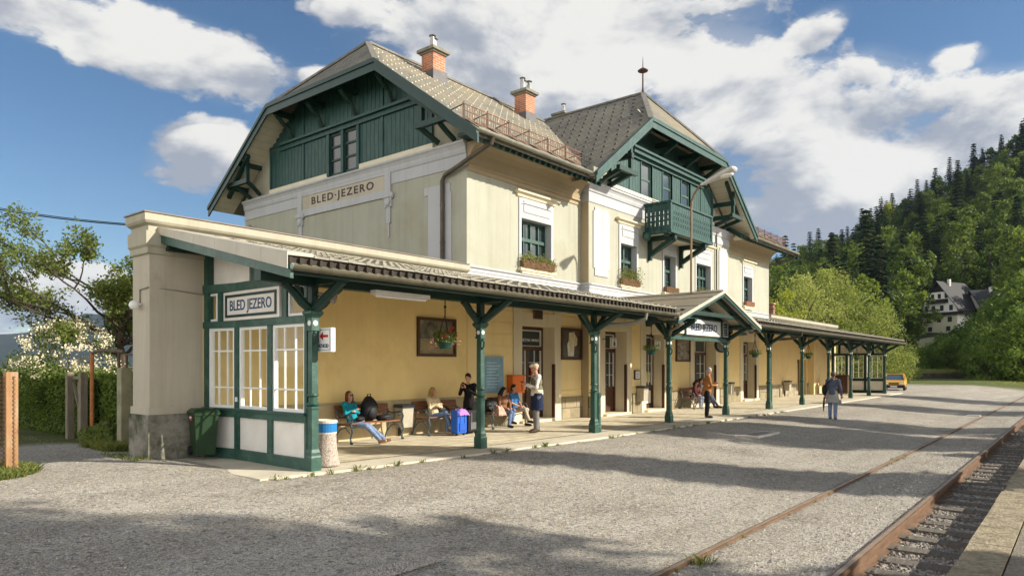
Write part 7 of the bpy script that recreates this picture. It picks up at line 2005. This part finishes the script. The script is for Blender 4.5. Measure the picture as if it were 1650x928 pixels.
copy_tree(PA, (1, 60, -.3), 2.6, 'distant pale green tree at the picture edge beyond the hedge').scale = (.45, .45, .4)
# plants at the gate
t = thing('garden_plant', (6.0, 16.2, 0), 'leafy ground plants in front of the garden gate and hedge', 'plant'); mb = MB(); rg = random.Random(4)
for _ in range(900):
    a = rg.uniform(0, 2*PI); q = rg.random()**.6; x, y = 6.05+q*math.cos(a)*.35, 16.45+q*math.sin(a)*1.0
    leaf(mb, (x, y, gz(6, 16)+(1-q*.6)*.5*rg.random()), rg.uniform(.04, .08), rg, 0, .5)
mb.build('foliage', LEAFG, t)
# trees on the far side of the tracks whose shade falls over the forecourt
SH = clump_crown(random.Random(51), 9, 2.7, 1.8, 44, 8500, .17); SH2 = conifer(random.Random(52), 11, 1.15, 24, .45)
def shade(x, y, h, tx, ty):
    """foot of a tree whose crown at height h shades the ground at x, y"""
    t = (h+.3)/SUND.z; return (x+SUND.x*t, y+SUND.y*t)
s1 = tree_thing('trackside_tree', 'broad tree across the tracks beside the low platform', 'tree', SH, L_MID, (0, 0, 0)); x, y = shade(2.3, 5.2, 8.2, 0, 0); s1.location = (x, y, -.4); s1.scale = (1.25, 1.25, 1.45)
for (gx_, gy_, h, s, rz, lab) in ((-.4, 7.0, 8.2, 1.3, 2, 'second broad tree across the tracks by the low platform'),
                             (18.3, 6.7, 5.0, .62, 1.3, 'small broad tree across the tracks opposite the entrance gable'),
                             (21.0, 5.3, 5.5, .72, 4, 'medium broad tree across the tracks beyond the entrance gable'),
                             (25.5, 4.6, 5.5, .62, 5, 'medium broad tree across the tracks opposite the walking woman'),
                             (36.0, 4.6, 5.5, .7, 2.2, 'broad tree across the tracks opposite the far wing'), (46, 5.5, 5.5, .75, 3.2, 'broad tree across the tracks near the far platform end')):
    x, y = shade(gx_, gy_, h, 0, 0); copy_tree(s1, (x, y, -.4), rz, lab).scale = (s, s, h/5.6*1.0)
s2 = tree_thing('trackside_spruce', 'slender spruce across the tracks', 'tree', SH2, L_DARK, (0, 0, 0)); x, y = shade(12.6, 4.6, 5.6, 0, 0); s2.location = (x, y, -.4); s2.scale = (1.5, 1.5, .98)

# ------------------------------------------------------------------ hillside houses
HW = mat('chalet_white', (.80, .79, .75), .85, .05, .4); HWD = mat('chalet_dark_wood', (.03, .022, .018), .8, .2, 2); HR = mat('slate_roof', (.03, .029, .031), .7, .15, .6); HG = mat('house_grey_wall', (.52, .51, .48), .85, .06, .4); HY = mat('chalet_cream', (.60, .58, .42), .85, .05, .4)
def house(name, label, loc, rz, W, Ln, hw, hr, wallm, over=.8):
    """gable towards -X"""
    t = thing(name, (0, 0, 0), label, 'house')
    mb = MB(); mb.prism([(0, -W/2, -4), (0, W/2, -4), (0, W/2, hw), (0, 0, hw+hr), (0, -W/2, hw)], (Ln, 0, 0)); mb.build('wall', wallm, t)
    mb = MB(); k = hr/(W/2)
    for s in (-1, 1): mb.prism([(-over, 0, hw+hr+.05), (Ln+over, 0, hw+hr+.05), (Ln+over, s*(W/2+over), hw-k*over+.05), (-over, s*(W/2+over), hw-k*over+.05)], (0, 0, .25))
    r_ = mb.build('roof', HR, t)
    mb = MB(); mb.box(Ln*.3, -.9, hw+hr-1.0, Ln*.3+.7, -.3, hw+hr+.9); mb.build('chimney', HG, r_)
    return t, r_
CH, r_ = house('chalet', 'white gabled chalet with dark steep roof and balconies on the wooded slope', 0, 0, 9.5, 10, 3.2, 6.2, HW, 1.2)
def hwin(y0, y1, z0, z1, t):
    mb = MB(); mb.box(-.06, y0, z0, .02, y1, z1); w_ = mb.build('window', HWD, t); mb = MB(); mb.box(-.075, y0+.12, z0+.12, -.061, y1-.12, z1-.12); mb.build('pane', GLASS, w_)
for y in (-2.3, -.5, 1.3): hwin(y, y+.8, 5.2, 6.4, CH)
for y in (-3.6, -1.2, 1.0, 2.8): hwin(y, y+.9, 2.0, 3.4, CH)
for y in (-3.4, -.6, 2.2): hwin(y, y+1.1, -.9, .4, CH)
for y in (-3, 1.8): hwin(y, y+1.1, -3.2, -2.0, CH)
mb = MB(); mb.box(-1.2, -2.4, 4.05, .0, 2.4, 4.95); mb.box(-1.5, -5.6, 1.0, 0, 5.3, 1.55); mb.box(-.4, -6.4, .95, 9, -4.75, 1.5); mb.build('balcony', HWD, CH)
mb = MB(); mb.box(-.9, -2.0, -4, 0, 4.7, .95) if 0 else mb.box(-.05, -4.72, -4.2, .03, 4.74, .9); mb.build('lower_storey', HY, CH)
mb = MB(); mb.prism([(-.07, 0, 9.3), (-.07, -2.2, 6.9), (-.07, 2.2, 6.9)], (.06, 0, 0)); mb.build('gable_cladding', HWD, CH)
x, y = polar(1513, 158); CH.location = (x, y, 12.4); CH.rotation_euler = (0, 0, R(-24)); CH.scale = (.86, .86, .88)
H2, r_ = house('slate_roofed_house', 'grey walled house with broad slate roof to the side of the white chalet', 0, 0, 9.5, 11, 2.8, 3.6, HG, .9)
def swin(x0, x1, z0, z1, t, m=HWD):
    mb = MB(); mb.box(x0, 4.72, z0, x1, 4.81, z1); w_ = mb.build('window', HW, t); mb = MB(); mb.box(x0+.12, 4.80, z0+.12, x1-.12, 4.83, z1-.12); mb.build('pane', GLASS, w_)
for x0 in (1.0, 4.2, 7.6): swin(x0, x0+1.6, .4, 2.2, H2)
for y in (-2.5, 1.0): hwin(y, y+1.2, .4, 2.0, H2)
mb = MB(); mb.box(.5, 4.75, -.3, 7, 6.2, -.1); mb.box(.5, 6.1, -.1, 7, 6.2, .8); mb.build('balcony', HW, H2)
x, y = polar(1568, 158); H2.location = (x, y, 12.9); H2.rotation_euler = (0, 0, R(-62)); H2.scale = (.9, .9, .9)
# retaining wall and bank
a = Vector((*polar(1448, 96), 0)); b = Vector((*polar(1562, 100), 0)); d = (b-a).normalized(); nrm = Vector((-d.y, d.x, 0))
if nrm.x < 0: nrm = -nrm
RW = thing('retaining_wall', tuple(a), 'low dark stone retaining wall at the end of the station yard', 'wall')
mb = MB(); mb.prism([a+Vector((0, 0, -.8)), b+Vector((0, 0, -.8)), b+Vector((0, 0, .55)), a+Vector((0, 0, .75))], nrm*.6); mb.build('stonework', mat('dark_stone_wall', (.085, .075, .055), .95, .4, 1.2, .8, 6), RW)
mb = MB(); mb.prism([a+Vector((0, 0, .75)), b+Vector((0, 0, .55)), b+Vector((0, 0, .65)), a+Vector((0, 0, .85))], nrm*.7); mb.build('coping', mat('coping_stone', (.2, .19, .14), .9, .2), RW)
mb = MB(); mb.prism([a+nrm*.6+Vector((0, 0, -.5)), b+nrm*.6+Vector((0, 0, -.5)), b+nrm*.6+Vector((0, 0, .6)), a+nrm*.6+Vector((0, 0, .8))], nrm*6); 
struct(mb.build('grass_bank', mat('bank_grass', (.16, .19, .05), .95, .3, .8)))
mb = MB(); rg = random.Random(2)
for _ in range(5000):
    p = a.lerp(b, rg.random())+nrm*rg.uniform(.5, 5); leaf(mb, (p.x, p.y, .75+rg.random()*.5), .10, rg, 0, 0, .25)
for _ in range(3000):
    p = Vector((*polar(rg.uniform(1560, 1680), rg.uniform(70, 98)), 0)); leaf(mb, (p.x, p.y, -.35+rg.random()*.3), .09, rg, 0, 0, .25)
tag(mb.build('long_grass', leaf_mat('dry_grass', (.11, .14, .03), (.30, .30, .09))), 'long sunlit grass on the bank above the dark stone wall', 'grass', kind='stuff')
p = b+Vector((0, 0, 0)); mb = MB(); mb.box(p.x-.2, p.y-1.2, -.5, p.x+.8, p.y+.2, 1.0); o = mb.build('stone_pier', MATS['dark_stone_wall']); tag(o, 'square dark stone pier ending the low retaining wall', 'wall')
# ------------------------------------------------------------------ yellow car, seen from its front
YC = thing('parked_car', (0, 0, 0), 'yellow hatchback car parked beyond the far end of the platform', 'car')
YEL = mat('car_yellow', (.62, .33, .03), .3, .03, 2, spec=.6); CARB = mat('car_black_trim', (.02, .02, .02), .6, .1)
W2 = .80
side = [(-1.85, .34), (-1.90, .60), (-1.82, .78), (-1.0, .90), (-.35, 1.0), (1.35, .98), (1.80, .92), (1.88, .6), (1.84, .32)]
mb = MB(); mb.prism([(x, -W2, z) for x, z in side], (0, 2*W2, 0)); o = mb.build('body', YEL, YC); bv = o.modifiers.new('b', 'BEVEL'); bv.width = .05; bv.segments = 3
cab0 = [(-.92, .90), (-.15, 1.40), (1.05, 1.42), (1.72, .95)]
def cabin(mb, k0, k1, shr=0):
    lo = [(-.92+shr, -W2+.04, .89), (1.72-shr, -W2+.04, .93), (1.72-shr, W2-.04, .93), (-.92+shr, W2-.04, .89)]
    hi = [(-.15, -.60, 1.40), (1.05, -.60, 1.42), (1.05, .60, 1.42), (-.15, .60, 1.40)]
    i = len(mb.v); mb.v += lo+hi; mb.f += [(i+4, i+5, i+6, i+7), (i, i+1, i+5, i+4), (i+1, i+2, i+6, i+5), (i+2, i+3, i+7, i+6), (i+3, i, i+4, i+7)]; mb.m += [0]*5
mb = MB(); cabin(mb, 0, 1); mb.build('window', glass_mat('car_glass', (.06, .09, .12), .05), YC)
mb = MB(); mb.box(-.18, -.62, 1.39, 1.08, .62, 1.445)
for s in (-1, 1):
    mb.bar((-.94, s*(W2-.05), .90), (-.17, s*.61, 1.41), .06); mb.bar((1.70, s*(W2-.05), .94), (1.06, s*.61, 1.42), .08); mb.bar((.45, s*(W2-.04), .93), (.45, s*.61, 1.41), .06)
mb.build('roof', YEL, YC)
mb = MB(); mb.box(-1.97, -W2, .28, -1.84, W2, .52); mb.box(1.83, -W2, .28, 1.95, W2, .52); mb.box(-1.915, -.35, .60, -1.885, .35, .70); mb.build('bumper', CARB, YC)
for s in (-1, 1):
    mb = MB(); mb.box(-1.91, s*.56-.16, .60, -1.86, s*.56+.16, .73); mb.build('headlight', WHITE, YC)
mb = MB(); mb.box(-1.985, -.25, .36, -1.969, .25, .46); mb.build('number_plate', WHITE, YC)
for x in (-1.15, 1.2):
    for s in (-1, 1):
        mb = MB(); mb.tube([(x, s*(W2-.16), .30), (x, s*(W2+.015), .30)], .30, 18); w_ = mb.build('wheel', CARB, YC)
        mb = MB(); mb.tube([(x, s*(W2+.0), .30), (x, s*(W2+.022), .30)], .18, 12); mb.build('rim', ZINC, w_)
for c in kids(YC): c.matrix_parent_inverse = Matrix.Identity(4)
YC.location = (57.0, 10.75, -.12); YC.rotation_euler = (0, 0, R(8)); YC.scale = (.86, .86, .86)
bpy.context.view_layer.update()
# ------------------------------------------------------------------ air
mb = MB(); mb.box(-6400, -6400, -6, 6400, 6400, 420)
hz_ = bpy.data.materials.new('haze'); hz_.use_nodes = True; nt = hz_.node_tree
nt.nodes.remove(nt.nodes['Principled BSDF']); pv = nt.nodes.new('ShaderNodeVolumePrincipled')
pv.inputs['Color'].default_value = (.50, .70, 1.0, 1); pv.inputs['Density'].default_value = .00005; pv.inputs['Anisotropy'].default_value = .2
nt.links.new(pv.outputs[0], nt.nodes['Material Output'].inputs['Volume'])
tag(mb.build('haze', hz_), 'thin blue air veiling the distant mountains', 'haze', kind='stuff')
